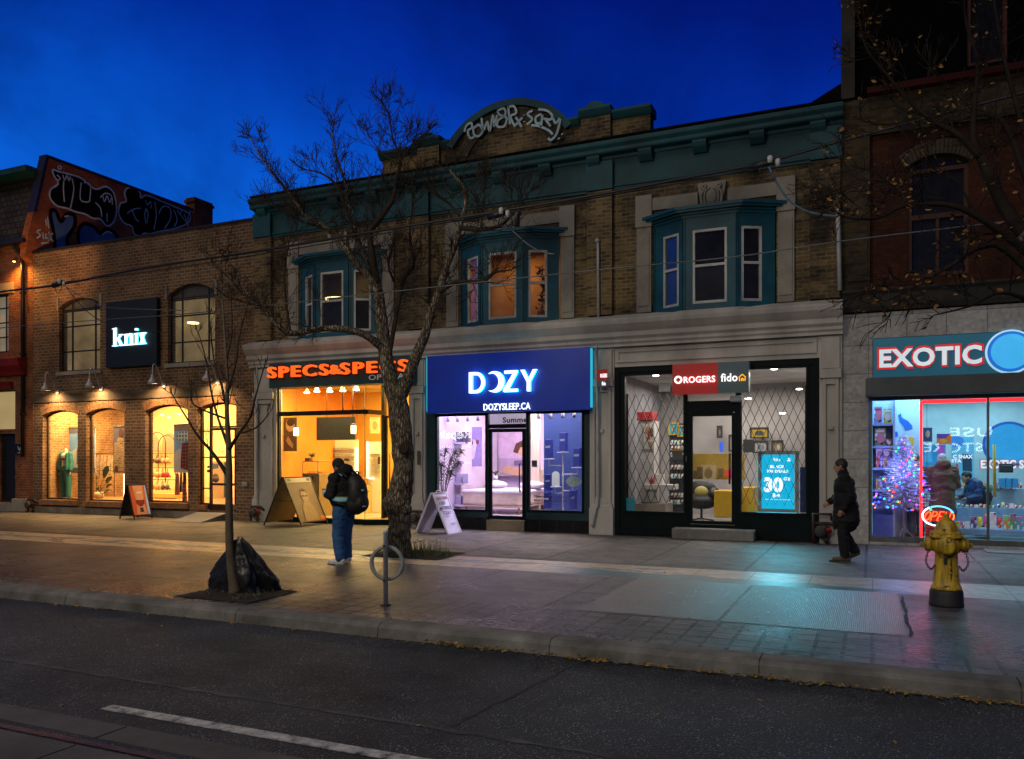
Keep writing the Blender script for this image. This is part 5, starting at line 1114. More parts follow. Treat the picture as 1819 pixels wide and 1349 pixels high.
def b1(t, a, b, z0, z1, Y):
    h = z1-z0; w = b-a
    MB().box(a,b,Y,Y+.012,z0,z1).build('cloth', skyb, t); mb = MB(); mb.box(a,b,Y-.004,Y,z1-.12*h,z1); mb.box(a,b,Y-.004,Y,z0,z0+.12*h); mb.build('dark_band', slate_, t)
    mb = MB(); mb.poly([(a,Y-.006,z0+.12*h),(b,Y-.006,z0+.12*h),(b,Y-.006,z0+.40*h),(a+.8*w,Y-.006,z0+.52*h),(a+.55*w,Y-.006,z0+.42*h),(a+.3*w,Y-.006,z0+.55*h),(a,Y-.006,z0+.45*h)]); mb.build('printed_mountains', snow, t)
    mb = MB(); mb.prism([(a+.30*w,Y-.012,z0+.2*h),(a+.62*w,Y-.012,z0+.2*h),(a+.66*w,Y-.012,z0+.5*h),(a+.60*w,Y-.012,z0+.72*h),(a+.42*w,Y-.012,z0+.72*h),(a+.30*w,Y-.012,z0+.5*h)], (0,.004,0)); mb.build('printed_figure', slate_, t)
    MB().prism([(a+.51*w+.09*w*math.cos(i*PI/8),Y-.012,z0+.79*h+.05*h*math.sin(i*PI/8)) for i in range(16)], (0,.004,0)).build('printed_head', skin_m, t)
banner(123, 169.5, 760, 841, 1.1, 'tall banner of snowy peaks and blue sky behind the pier between two arches', b1)
def b2(t, a, b, z0, z1, Y):
    h = z1-z0; w = b-a; MB().box(a,b,Y,Y+.012,z0,z1).build('cloth', C((.13,.13,.20)), t)
    mb = MB(); mb.prism([(a+.12*w,Y-.01,z0+.03*h),(a+.95*w,Y-.01,z0+.03*h),(a+.98*w,Y-.01,z0+.55*h),(a+.80*w,Y-.01,z0+.74*h),(a+.45*w,Y-.01,z0+.76*h),(a+.12*w,Y-.01,z0+.62*h),(a+.06*w,Y-.01,z0+.3*h)], (0,.004,0)); mb.build('printed_jumper', knit, t)
    mb = MB(); mb.prism([(a+.62*w+.17*w*math.cos(i*PI/9),Y-.012,z0+.86*h+.10*h*math.sin(i*PI/9)) for i in range(18)], (0,.004,0)); mb.prism([(a+.28*w+.14*w*math.cos(i*PI/9),Y-.016,z0+.08*h+.07*h*math.sin(i*PI/9)) for i in range(18)], (0,.004,0)); mb.build('printed_skin', skin_d, t)
banner(201, 224, 758, 840, .9, 'dark banner of a man in a striped knit jumper in the second arch', b2)
def b3(t, a, b, z0, z1, Y):
    h = z1-z0; w = b-a; MB().box(a,b,Y,Y+.012,z0,z1).build('cloth', skyb, t); MB().box(a,b,Y-.004,Y,z1-.13*h,z1).build('dark_band', C((.16,.12,.11)), t)
    MB().poly([(a,Y-.005,z0),(b,Y-.005,z0),(b,Y-.005,z0+.35*h),(a+.4*w,Y-.005,z0+.5*h),(a,Y-.005,z0+.42*h)]).build('printed_snow', snow, t)
    mb = MB(); mb.prism([(a+.15*w,Y-.01,z0+.70*h),(a+.5*w,Y-.01,z0+.62*h),(b-.02,Y-.01,z0+.66*h),(b-.02,Y-.01,z0+.86*h),(a+.3*w,Y-.01,z0+.84*h)], (0,.004,0)); mb.build('printed_blue_shirt', plaid_b, t)
    mb = MB(); mb.prism([(a+.45*w,Y-.012,z0+.10*h),(b-.02,Y-.012,z0+.05*h),(b-.02,Y-.012,z0+.62*h),(a+.55*w,Y-.012,z0+.60*h),(a+.5*w,Y-.012,z0+.4*h)], (0,.004,0)); mb.build('printed_red_shirt', plaid_r, t)
banner(309, 336, 754, 840, .8, 'banner with a sky print and a red and blue plaid figure in the third arch', b3)
# mannequin
white_sk = C((.62,.50,.38)); tealcloth = surf('teal_cloth', (.012,.13,.125), (.008,.085,.085), 7, .75, dirt=.2)
def mannequin(base, s, lab):
    t = thing('mannequin', lab, 'mannequin', base); b = Vector(base)
    def v(x, y, z): return b + Vector((x*s, y*s, z*s))
    mb = MB(); mb.caps(v(-.10,0,.08), v(-.09,0,.50), .05*s, .06*s); mb.caps(v(.10,0,.08), v(.09,0,.5), .05*s, .06*s); mb.caps(v(-.09,0,.5), v(-.08,0,.9), .07*s, .09*s); mb.caps(v(.09,0,.5), v(.08,0,.9), .07*s, .09*s)
    mb.ell(v(0,0,.95), (.17*s,.12*s,.14*s)); mb.caps(v(0,0,.98), v(0,0,1.22), .13*s, .12*s); mb.ell(v(0,-.02,1.30), (.17*s,.11*s,.14*s)); mb.caps(v(0,0,1.38), v(0,0,1.52), .06*s, .05*s)
    for q in (-1, 1):
        mb.caps(v(q*.17,0,1.38), v(q*.22,.0,1.10), .05*s, .04*s); mb.caps(v(q*.22,0,1.10), v(q*.25,-.04,.86), .038*s, .03*s)
        mb.ell(v(q*.255,-.045,.79), (.03*s,.02*s,.05*s))
        for k in range(4): mb.caps(v(q*.255+.012*(k-1.5),-.05,.76), v(q*.255+.013*(k-1.5),-.055,.70+.006*abs(k-1.5)), .009*s, .007*s, 6)
        mb.caps(v(q*.235,-.055,.80), v(q*.225,-.075,.74), .010*s, .008*s, 6)
    blob(mb, 'body', white_sk, t, .016*s, 4)
    mb = MB(); 
    for q in (-1, 1): mb.caps(v(q*.11,0,.06), v(q*.12,0,.50), .085*s, .10*s); mb.caps(v(q*.12,0,.5), v(q*.09,0,.92), .105*s, .12*s)
    mb.ell(v(0,0,.97), (.19*s,.135*s,.12*s)); blob(mb, 'trousers', tealcloth, t, .018*s, 4)
    mb = MB()
    for q in (-1, 1):
        mb.caps(v(q*.19,0,1.40), v(q*.24,0,1.10), .075*s, .07*s); mb.caps(v(q*.24,0,1.10), v(q*.26,-.03,.90), .07*s, .075*s); mb.caps(v(q*.14,.03,1.38), v(q*.16,.03,.92), .085*s, .09*s); mb.caps(v(q*.14,-.07,1.40), v(q*.17,-.09,.90), .05*s, .06*s)
    mb.caps(v(-.08,.07,1.35), v(-.08,.07,.92), .09*s, .09*s); mb.caps(v(.08,.07,1.35), v(.08,.07,.92), .09*s, .09*s); blob(mb, 'jacket', tealcloth, t, .018*s, 4)
    mb = MB(); mb.ell(v(0,-.02,1.24), (.155*s,.125*s,.07*s)); mb.build('top', C((.03,.018,.012)), t)
    mb = MB(); mb.lathe([(.2*s,0),(.2*s,.02),(.03*s,.03)], 16, b); mb.build('base', dark, t); return t
mannequin(Vector((X(117,.75), .75, .45)), 1.05, 'headless mannequin in teal jacket and teal trousers in the first arched window')
# clothes rail with garments in the second arch
def rail_thing(name, lab, a, b, z0, z1, Y, mat=dark):
    t = thing(name, lab, 'clothes rail', ((a+b)/2, Y, z0)); MB().tube([(a,Y,z1),(b,Y,z1)], .015, 6).build('rail', mat, t)
    for x_ in (a+.03, b-.03): MB().tube([(x_,Y,z0),(x_,Y,z1)], .014, 6).build('leg', mat, t)
    return t
a, b = X(170,2.0), X(204,2.0); rz_ = Z(188,806,2.0); rail_thing('clothes_rail', 'dark clothes rail in front of the orange niche', a, b, .45, rz_, 2.0)
def garment(x_, Y, zt, w, h, mat, lab, group=None, name='hanging_garment', flare=.15):
    mb = MB(); n = 8; d = .05; rows = []
    for k, (f, ww) in enumerate(((0,.35),(.06,.9),(.3,1.0),(.65,1+flare*.5),(1,1+flare))):
        rows.append([Vector((x_ - w/2*ww + w*ww*i/n, Y + d*math.sin(i*2.1+k*.3)*(.3+f) , zt - h*f)) for i in range(n+1)])
    vs = [p for r_ in rows for p in r_]; mb.add(vs, [(k*(n+1)+i, k*(n+1)+i+1, (k+1)*(n+1)+i+1, (k+1)*(n+1)+i) for k in range(4) for i in range(n)], 0, True)
    mb.tube([(x_,Y,zt),(x_,Y,zt+.06)], .006, 5, 1); return mb.solo(name, [mat, dark], lab, 'garment', group)
for i in range(5): garment(a+.10+(b-a-.2)*i/4, 2.0+.02*(i%2), rz_-.06, .17, .72 + .12*(i%2), knit, 'striped knit garment hanging on the rail before the orange niche', 'striped garments on the rail')
garment(X(164,1.6), 1.6, Z(164,812,1.6), .16, 1.0, C((.42,.012,.02)), 'long red garment at the left edge of the second arch')
# plant with broad leaves
gleaf = surf('banana_leaf', (.045,.11,.018), (.025,.06,.012), 6, .4, dirt=.2)
def broadleaf(mb, base, tip, w, m=0, droop=.05):
    base, tip = Vector(base), Vector(tip); n = 8; side = (tip-base).cross(Vector((0,.4,1))).normalized(); L_ = (tip-base).length; pts = []
    for i in range(n+1):
        k = i/n; c_ = base.lerp(tip, k) + Vector((0,0,droop*4*k*(1-k))); ww = w*math.sin(PI*min(1,k*.92+.06))**.8
        pts += [c_ + side*ww/2 + Vector((0,0,.02)), c_, c_ - side*ww/2 + Vector((0,0,.02))]
    mb.add(pts, [f for i in range(n) for f in ((i*3,i*3+1,i*3+4,i*3+3),(i*3+1,i*3+2,i*3+5,i*3+4))], m, True)
t = thing('potted_plant', 'broad leaved potted plant standing in the second arched window', 'plant', P(176, 889, .7)); mb = MB(); bz = P(176, 886, .7); bz.z = .45
mb.lathe([(.10,0),(.14,.02),(.15,.22),(.13,.22)], 14, bz); mb.build('pot', C((.5,.42,.28)), t)
mb = MB()
for (tx, ty, w_, dy) in ((192,829,.17,-.1),(199,848,.15,0),(200,862,.12,-.15),(165,836,.12,.05),(198,874,.12,.1),(172,868,.16,-.1),(183,880,.14,-.2),(192,880,.12,.05)):
    e_ = P(tx, ty, .7+dy); s_ = bz + Vector((0,0,.2)); mid = s_.lerp(e_, .55); mb.tube([s_, s_.lerp(mid,.6)+Vector((0,0,.08)), mid], .008, 5); broadleaf(mb, mid, e_, w_)
mb.build('foliage', gleaf, t)
# arch racks with bras in the third arch
def arch_rack(pxa, pxb, pyt, Y, lab):
    a, b = X(pxa,Y), X(pxb,Y); zt_ = Z((pxa+pxb)/2,pyt,Y); w = (b-a)/2; t = thing('display_rack', lab, 'display rack', ((a+b)/2,Y,.45))
    MB().tube([(a,Y,.95)] + [(a,Y,zt_-w)] + [((a+b)/2 - w*math.cos(PI*i/12), Y, zt_-w+w*math.sin(PI*i/12)) for i in range(1,12)] + [(b,Y,zt_-w),(b,Y,.95)], .016, 6).build('frame', dark, t)
    for py_ in (806,831,852):
        MB().tube([(a-.05,Y-.03,Z(280,py_,Y)),(b+.08,Y-.03,Z(280,py_,Y))], .012, 6).build('rail', dark, t)
    return t
arch_rack(265, 294, 768, 2.2, 'arched metal display rack on the left of the third arched window'); arch_rack(281, 312, 773, 2.5, 'arched metal display rack in the middle of the third arched window')
mb = MB(); 
for i, (pxc, py_, wd) in enumerate(((268,786,18),(301,786,18))):
    c_ = P(pxc, py_, 2.9); w_ = .34; pr_ = arc_pts(c_.x-w_, c_.x+w_, c_.z-.0, w_*.98, 12); MB().prism([(c_.x-w_,2.9,c_.z-.35),(c_.x+w_,2.9,c_.z-.35)] + [(x,2.9,z) for x, z in reversed(pr_)], (0,.03,0)).solo('wall_panel', C((.34,.24,.15)), 'brown arched wall panel, %s of the two behind the bra racks' % ('left' if i == 0 else 'right'), 'panel')
tones = [(.10,.06,.03),(.55,.28,.12),(.50,.26,.10),(.45,.02,.02),(.08,.06,.06),(.55,.30,.14)]
def bra(c, s, mat, lab, grp):
    mb = MB(); c = Vector(c)
    for q in (-1,1):
        mb.ell(c+Vector((q*.07*s,-.02,-.10*s)), (.065*s,.04*s,.07*s), 8, 6); mb.tube([c+Vector((q*.06*s,-.02,-.04*s)), c+Vector((q*.08*s,0,.06*s))], .008*s, 5); mb.tube([c+Vector((q*.12*s,-.01,-.12*s)), c+Vector((q*.13*s,.03,-.16*s))], .02*s, 5)
    return mb.solo('hanging_bra', mat, lab, 'bra', grp)
for r_, (py_, cols) in enumerate(((809, [0,0,1]), (834, [1,1,3]), (856, [2,1,4]))):
    for i, ci in enumerate(cols):
        nm = ['dark brown','tan','tan','red','black','tan'][ci]
        bra(P(275+i*9.5, py_+2, 2.15), 1.45, C(tones[ci]), '%s bra on the %s row of the bra racks' % (nm, ['top','middle','bottom'][r_]), 'bras on the racks')
MB().box(X(262,2.0), X(306,2.0), 2.0, 2.5, .45, Z(285,877,2.0)).solo('display_plinth', C((.72,.42,.10)), 'low pale plinth under the bra racks', 'plinth', bevel=.01)
garment(X(315,.95), .95, Z(315,841,.95), .20, .68, surf('salmon_pleats', (.60,.24,.16), (.42,.15,.10), 3, scl=(12,1,1)), 'salmon pink pleated garment below the plaid banner')
garment(X(328,.95), .95, Z(328,838,.95), .17, .92, plaid_r, 'long red plaid garment hanging at the right of the third arch')
garment(X(322,1.05), 1.05, Z(322,838,1.05), .10, .65, C((.05,.03,.025)), 'dark brown garment between salmon and red plaid garments')
MB().box(X(372,2.2), X(398,2.2), 2.2, 2.3, .45, Z(385,820,2.2)).solo('packing_panel', C((.50,.33,.16)), 'tan board leaning inside the brown framed door', 'board')
garment(X(403,2.0), 2.0, Z(403,820,2.0), .28, 1.15, C((.06,.09,.09)), 'dark grey coat hanging behind the right half of the brown framed door')
garment(X(427,2.4), 2.4, Z(427,845,2.4), .35, .8, C((.16,.20,.20)), 'grey garment behind the sidelight right of the brown framed door')
MB().quad((X(422,.19),.19,Z(425,860,.19)),(X(429,.19),.19,Z(425,860,.19)),(X(429,.19),.19,Z(425,833,.19)),(X(422,.19),.19,Z(425,833,.19))).solo('window_poster', C((.05,.35,.48), .5), 'small cyan poster on the narrow sidelight beside the door', 'poster')
ptext('knix', 386, 398, 798, 805, .11, ext=.002).solo('door_lettering', C((.5,.45,.38)), 'faint shop name lettering on the upper glass of the brown door', 'lettering')

# ---- optician
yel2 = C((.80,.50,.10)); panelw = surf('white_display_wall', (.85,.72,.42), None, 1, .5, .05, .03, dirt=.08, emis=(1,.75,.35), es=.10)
aW, bW = X(552,3.4), X(634,3.4)
dw = thing('display_wall', 'white wall of eyeglass shelves at the back of the orange shop', 'display wall', ((aW+bW)/2, 3.4, zf))
MB().box(aW, bW, 3.40, 3.5, zf, Z(590,782,3.4)).build('backboard', panelw, dw)
glassshelf = C((.45,.42,.30)); rows_y = (799, 810, 821, 832, 844)
for py_ in rows_y: MB().box(aW, bW, 3.26, 3.399, Z(590,py_,3.3)-.01, Z(590,py_,3.3)).build('shelf', glassshelf, dw)
MB().box(X(631,3.25), X(634.5,3.25), 3.24, 3.30, Z(632,850,3.25), Z(632,795,3.25)).build('light_tube', glow('warm_white_tube', (1,.86,.5), 5), dw)
lens = C((.03,.02,.015)); lens2 = C((.16,.08,.03)); 
def specs(c, mat):
    mb = MB(); c = Vector(c)
    for q in (-1,1):
        mb.tube([c+Vector((q*.036+.03*math.cos(t*PI/5), 0, .024*math.sin(t*PI/5))) for t in range(11)], .0055, 4, cap=False); mb.tube([c+Vector((q*.066,0,.012)), c+Vector((q*.068,.12,.01))], .004, 4)
    mb.tube([c+Vector((-.01,0,.008)), c+Vector((.01,0,.008))], .004, 4); return mb
proto = None
for ri, py_ in enumerate(rows_y):
    for k in range(11):
        c_ = Vector((aW+.12+(bW-aW-.28)*k/10, 3.30, Z(590,py_,3.3)+.03)); 
        if proto is None:
            proto = specs(c_, lens).solo('eyeglasses', lens, 'pair of eyeglasses on the lit shelf wall of the orange shop', 'eyeglasses', 'eyeglasses on the shelf wall'); z0p = proto.location.z - c_.z
        else: copy_thing(proto, loc=c_ + Vector((0, proto.location.y - 3.30, z0p)))
# right side display behind the angled glass
aR, bR = X(654,2.6), X(676,2.6)
d2 = thing('display_wall', 'narrow lit eyeglass display behind the angled corner glass', 'display wall', ((aR+bR)/2,2.6,zf)); MB().box(aR, bR, 2.6, 2.7, zf, Z(665,785,2.6)).build('backboard', panelw, d2)
MB().tube([(aR,2.56,Z(655,785,2.56)),(aR,2.56,Z(655,850,2.56)),(X(664,2.56),2.56,Z(655,850,2.56))], .022, 6).build('light_tube', glow('warm_white_tube', (1,.86,.5), 5), d2)
for py_ in (806,816,826,836): MB().box(aR+.05, bR, 2.48, 2.599, Z(665,py_,2.5)-.01, Z(665,py_,2.5)).build('shelf', glassshelf, d2)
tv = thing('black_screen', 'large black screen hung in the orange shop window', 'screen', P(595, 782, 1.4)); a, b = X(562,1.4), X(630,1.4); z0, z1 = Z(596,782,1.4), Z(596,741,1.4)
MB().box(a, b, 1.4, 1.45, z0, z1).build('panel', C((.012,.012,.013)), tv, bevel=.004)
for x_ in (a+.35, b-.1): MB().tube([(x_,1.43,z1),(x_,1.43,3.94)], .008, 5).build('cable', dark, tv)
for i, (px_, py_) in enumerate(((545,697),(563,695),(586,695),(609,694),(633,692))):
    c_ = P(px_, py_, 1.3); s_ = thing('track_spotlight', 'bright ceiling spotlight, %s of five from the left in the orange shop' % ('first second third fourth fifth'.split()[i]), 'spotlight', c_)
    MB().lathe([(.03,.22),(.03,.10),(.055,.09),(.06,0)], 12, c_).build('housing', C((.5,.42,.3)), s_); MB().ell(c_+Vector((0,0,-.01)), (.09,.09,.03)).build('bulb', glow('spot_bulb', (1,.86,.55), 12), s_)
for i, (px_, py_) in enumerate(((526,767),(628,763))):
    c_ = P(px_, py_, .8); s_ = thing('pendant_lamp', 'glowing glass pendant lamp near the %s of the orange shop window' % ('left edge' if i == 0 else 'black screen edge'), 'lamp', c_)
    MB().lathe([(.07,-.12),(.075,.0),(.07,.11)], 14, c_).build('lamp_shade', glow('pendant_glow', (1,.80,.42), 5), s_); MB().lathe([(.08,.11),(.08,.14),(.03,.17)], 12, c_).build('cap', dark, s_); MB().tube([c_+Vector((0,0,.16)), Vector((c_.x,c_.y,3.9))], .006, 5).build('cord', dark, s_)
# poster of a person on the left wall
def framed(px0, px1, py0, py1, Y, lab, bgm, shapes, fr=None, name='wall_poster', cat='poster', fw=.02):
    a, b = X(px0,Y), X(px1,Y); z0, z1 = Z((px0+px1)/2,py1,Y), Z((px0+px1)/2,py0,Y); t = thing(name, lab, cat, ((a+b)/2,Y,z0)); MB().box(a,b,Y,Y+.02,z0,z1).build('print', bgm, t)
    for j, (mat, pts) in enumerate(shapes):
        if len(pts) == 4 and not hasattr(pts[0], '__len__'):
            cx_, cy_, rx, ry = pts; pts = [(cx_+rx*math.cos(i*PI/10), cy_+ry*math.sin(i*PI/10)) for i in range(20)]
        MB().prism([(a+(b-a)*u, Y-.004-.003*j, z0+(z1-z0)*v) for u, v in pts], (0,.003,0)).build('printed_shape', mat, t)
    if fr: mb = MB(); mb.frame(a-fw, b+fw, z0-fw, z1+fw, fw, Y-.03, Y+.015); mb.build('frame', fr, t)
    return t
framed(504, 527, 742, 802, .9, 'black and white poster of a figure on the left wall of the orange shop', C((.10,.075,.045)), [(C((.55,.42,.28)), (.5,.78,.34,.2)), (C((.05,.035,.02)), (.55,.86,.3,.12)), (C((.5,.38,.25)), [(.2,.32),(.35,.45),(.75,.2),(.7,.08),(.4,.18)])], None)
framed(659, 673, 743, 769, 2.5, 'pale framed picture on the orange wall behind the corner glass', C((.7,.45,.14)), [(C((.35,.2,.08)), (.5,.5,.3,.3))], C((.8,.6,.3)))
# counters
ct = thing('display_case', 'glass topped display case with brown base in the orange shop', 'display case', P(548, 912, .6)); a, b = X(537,.6), X(567,.6); zm = Z(550,842,.6)
MB().box(a, b, .6, 1.3, zf, zm).build('base', C((.34,.22,.09)), ct, bevel=.01); MB().box(a+.05, b-.2, .598, .60, zf+.1, zm-.05).build('dark_panel', C((.06,.045,.03)), ct)
mb = MB(); zt2_ = Z(550,820,.6); mb.frame(a, b-.02, zm+.002, zt2_, .015, .6, .615); mb.frame(a, b-.02, zm+.002, zt2_, .015, 1.28, 1.295); mb.box(a, b-.02, .6, 1.295, zt2_+.001, zt2_+.01); mb.build('glass_case', C((.55,.5,.3)), ct)
for i in range(3): specs(Vector((a+.14+.17*i,.75,zm+.04)), lens).solo('eyeglasses', lens, 'pair of eyeglasses inside the glass topped case with the cactus', 'eyeglasses', 'eyeglasses in the glass case')
t = thing('potted_plant', 'tiny spiky plant in a pink pot on the glass display case', 'plant', P(554, 820, .85)); b_ = Vector((X(554,.85), .85, zt2_+.012)); MB().lathe([(.04,0),(.055,.10),(.045,.10)], 12, b_).build('pot', C((.55,.14,.10)), t)
mb = MB(); 
for i in range(16): an = i*2.4; broadleaf(mb, b_+Vector((0,0,.08)), b_+Vector((.10*math.cos(an), .10*math.sin(an), .12+.10*R.random())), .025, 0, .02)
mb.build('foliage', gleaf, t)
MB().box(X(541.5,.8), X(548,.8), .8, .9, zt2_+.012, zt2_+.10).solo('small_box', C((.08,.06,.04)), 'small dark box beside the spiky plant on the glass case', 'box')
ct2 = thing('counter', 'long pale counter with drawers in the orange shop', 'counter', P(605, 912, 2.0)); a, b = X(569,2.0), X(640,2.0); zc_ = Z(600,862,2.0)
MB().box(a, b, 2.0, 2.7, zf, zc_).build('base', C((.80,.62,.24)), ct2)
mb = MB(); mb.frame(a, b, zc_+.002, zc_+.20, .012, 2.0, 2.012); mb.box(a,b,2.0,2.7,zc_+.201,zc_+.213); mb.build('glass_top', C((.55,.5,.3)), ct2)
for i in range(4):
    for j in range(3): MB().box(a+.06+(b-a)*i/4, a-.04+(b-a)*(i+1)/4, 1.985, 1.999, zf+.08+j*.24, zf+.28+j*.24).build('drawer', C((.72,.52,.18)), ct2)
for i, px_ in enumerate((583, 596)):
    c_ = P(px_, 848, 2.2); s_ = thing('desk_lamp', 'bright little lamp on the pale counter, %s one' % ('left' if i == 0 else 'right'), 'lamp', c_); MB().ell(c_, .07).build('bulb', glow('counter_lamp', (1,.75,.35), 9), s_); MB().lathe([(.05,-.16),(.012,-.14),(.012,-.05)], 10, c_).build('base', dark, s_)
MB().box(X(592,2.1), X(598,2.1), 2.1, 2.14, zc_+.22, zc_+.34).solo('mirror', C((.04,.03,.02)), 'small dark framed mirror standing on the pale counter', 'mirror')
mb = MB(); c_ = P(640, 838, 2.3)
for i in range(40): leaf(mb, c_ + Vector((R.gauss(0,.12), R.gauss(0,.05), R.gauss(0,.06))), .07)
mb.tube([c_+Vector((0,0,-.3)), c_], .01, 5); mb.solo('dried_flowers', C((.35,.14,.04)), 'spray of dried orange flowers near the lit display wall', 'flowers')
MB().box(X(611,3.2), X(619,3.2), 3.2, 3.24, Z(615,819,3.2), Z(615,815,3.2)).solo('brand_plate', C((.03,.025,.02)), 'small black plate on the eyeglass shelf wall', 'plate')
mb = MB(); a, b = X(506), X(525); MB().quad((a,.02,Z(515,913)),(b,.02,Z(515,913)),(b,.02,Z(515,889)),(a,.02,Z(515,889))).solo('window_poster', C((.75,.34,.05), .15), 'orange poster with dark lettering low in the shop window behind the easel board', 'poster')
ptext('BOSS', 507, 521, 903, 908.5, .01, ext=.002, off=.01).solo('window_lettering', C((.06,.03,.01)), 'dark lettering on the orange poster low in the window', 'lettering')
MB().box(X(672,rec-.05), X(676,rec-.05), rec-.08, rec-.05, Z(674,825,rec), Z(674,812,rec)).solo('notice_plate', C((.05,.05,.05)), 'dark plate on the glass edge by the recessed door', 'plate')

# ---- mattress shop
bed = thing('display_bed', 'double bed with white mattress and pillows in the lilac shop', 'bed', P(860, 915, 1.5)); a, b = X(822,1.5), X(925,1.5); zb0 = .28
zm1, zm2 = Z(870,898,1.5), Z(870,872,1.5)
MB().box(a, b, 1.5, 3.4, zb0+.18, zm1).build('base', C((.66,.52,.40)), bed, bevel=.03); MB().box(a-.01, b+.01, 1.48, 3.4, zm1+.003, zm2).build('mattress', surf('quilted_mattress', (.80,.66,.55), (.72,.58,.5), 5, .8, bump=.3, bsc=25), bed, bevel=.06)
MB().box(a-.03, b+.03, 1.46, 3.42, zm2-.10, zm2+.02).build('cover', C((.72,.66,.76)), bed, bevel=.05)
for x_ in (a+.08, b-.08): MB().lathe([(.03,0),(.035,.18)], 10, (x_,1.56,zb0)).build('leg', C((.35,.20,.09)), bed)
for px_ in (880, 945): mb = MB(); c_ = P(px_, 863, 2.7); mb.ell((c_.x,2.7,zm2+.12), (.36,.25,.12), 18, 10); p_ = mb.solo('pillow', C((.74,.66,.80)), '%s plump white pillow on the bed in the lilac shop' % ('left' if px_ == 880 else 'right'), 'pillow')
MB().box(X(935,3.5), X(978,3.5), 3.45, 3.55, .3, Z(955,832,3.5)).solo('headboard', C((.55,.42,.34)), 'beige padded headboard behind the white stand', 'headboard', bevel=.04)
framed(885, 949, 769, 846, 4.3, 'large print of a sleeping person on the back wall above the bed', C((.55,.40,.62)), [(C((.40,.30,.50)), [(0,.0),(1,.0),(1,.40),(0,.42)]), (skin_l, (.72,.62,.22,.16)), (C((.10,.035,.02)), [(.42,.55),(.5,.75),(.72,.84),(.92,.80),(.98,.66),(.85,.70),(.62,.66),(.55,.52)]), (skin_l, [(.02,.10),(.25,.24),(.62,.18),(.75,.06),(.6,.01),(.3,.04)]), (C((.16,.12,.24)), [(.45,.24),(.75,.24),(.75,.36),(.45,.36)])])
framed(828, 856, 759, 829, 2.6, 'lilac print of two reclining figures on the left wall of the lilac shop', C((.33,.26,.55)), [(C((.70,.62,.78)), [(.2,.15),(.5,.2),(.7,.62),(.45,.7),(.3,.5)]), (C((.06,.02,.03)), (.35,.60,.10,.06)), (C((.22,.05,.03)), (.72,.62,.09,.06))])
# wall shelves with boxes (left)
for i, py_ in enumerate((786, 821, 858, 896)):
    a, b = X(776,1.6), X(827,1.6); z_ = Z(800,py_,1.6); MB().box(a, b, 1.5, 1.95, z_-.05, z_).solo('wall_shelf', C((.66,.58,.72)), 'white wall shelf, %s from the top, left in the lilac shop' % ('first second third fourth'.split()[i]), 'shelf', 'white shelves in the lilac shop')
    for k in range(4 if i != 1 else 2):
        x_ = a + .15 + .22*k; h_ = (.28,.22,.26,.24)[i]
        mb = MB(); mb.box(x_, x_+.17, 1.58, 1.75, z_+.001, z_+h_); mb.solo('product_box', C((.10,.08,.12) if i == 0 else (.55,.50,.72)), ('dark packaged pillow box on the top white shelf' if i == 0 else 'white lilac box standing on the %s white shelf' % ('second third fourth'.split()[i-1])), 'box', 'boxes on shelf %s' % 'one two three four'.split()[i], bevel=.012)
# palm
t = thing('potted_palm', 'feathery palm just inside the left pane of the lilac shop', 'plant', P(788, 903, .6)); mb = MB(); pb2 = Vector((X(787,.6), .6, .3)); palm = surf('palm_leaf', (.10,.14,.04), (.05,.08,.02), 6, .5)
MB().lathe([(.13,0),(.17,.05),(.18,.35),(.15,.35)], 14, pb2).build('pot', C((.6,.55,.62)), t)
for (tx, ty) in ((779,806),(790,800),(806,803),(816,801),(800,815),(783,825),(812,820),(777,835),(798,838)):
    e_ = P(tx, ty, .6+R.uniform(-.15,.15)); s0_ = pb2 + Vector((0,0,.3)); pts = crom([s0_, s0_.lerp(e_,.5)+Vector((0,0,.12)), e_, e_+(e_-s0_)*.02+Vector((.04,0,-.06))], 7); mb.tube(pts, [.010]*len(pts), 4)
    for i in range(6, len(pts)-1):
        for q in (-1, 1):
            d = (pts[i+1]-pts[i]).normalized(); sd = d.cross(Vector((0,1,0))).normalized()*q; mb.add([pts[i], pts[i]+d*.03, pts[i]+(d*.9+sd*.7+Vector((0,R.uniform(-.3,.3),-.1)))*.17], [(0,1,2)])
mb.build('foliage', palm, t)
t = thing('potted_plant', 'tiny green plant in a white pot on the bedside ledge', 'plant', P(880, 853, 3.0)); b_ = P(880, 853, 3.0); MB().lathe([(.05,0),(.07,.12),(.06,.12)], 12, b_).build('pot', C((.7,.66,.72)), t); mb = MB()
for i in range(14): an = i*2.4; broadleaf(mb, b_+Vector((0,0,.1)), b_+Vector((.09*math.cos(an), .09*math.sin(an), .2+.06*R.random())), .04, 0, .02)
mb.build('foliage', gleaf, t)
# white branching stand with blue boxes
st = thing('branching_stand', 'white branching stand of round trays in the right pane of the lilac shop', 'stand', P(1000, 905, .9)); Yb = .9
wm = C((.78,.74,.82)); xs_ = X(1000,Yb); MB().tube([(xs_,Yb,.3),(xs_,Yb,Z(1000,803,Yb))], .022, 8).build('pole', wm, st)
trays = [(975,817,972,827),(1000,804,1000,804),(1024,831,1027,843),(975,866,985,866),(986,866,986,866)]
def arm(pts): MB().tube([P(x, y, Yb) for x, y in pts], .018, 8).build('arm', wm, st)
arm([(1000,828),(975,827),(975,817)]); arm([(1000,843),(1026,843),(1026,832)]); arm([(1000,876),(986,876),(986,867)]); arm([(1000,872),(1018,872),(1018,866)])
for (tx, ty) in ((975,816.5),(1000,804.5),(1026,831.5),(987,866)): MB().lathe([(.15,0),(.15,.02),(.0,.02)], 16, P(tx, ty, Yb)).build('tray', wm, st)
bluebox = C((.035,.06,.42)); cyanlabel = C((.75,.78,.9), .2)
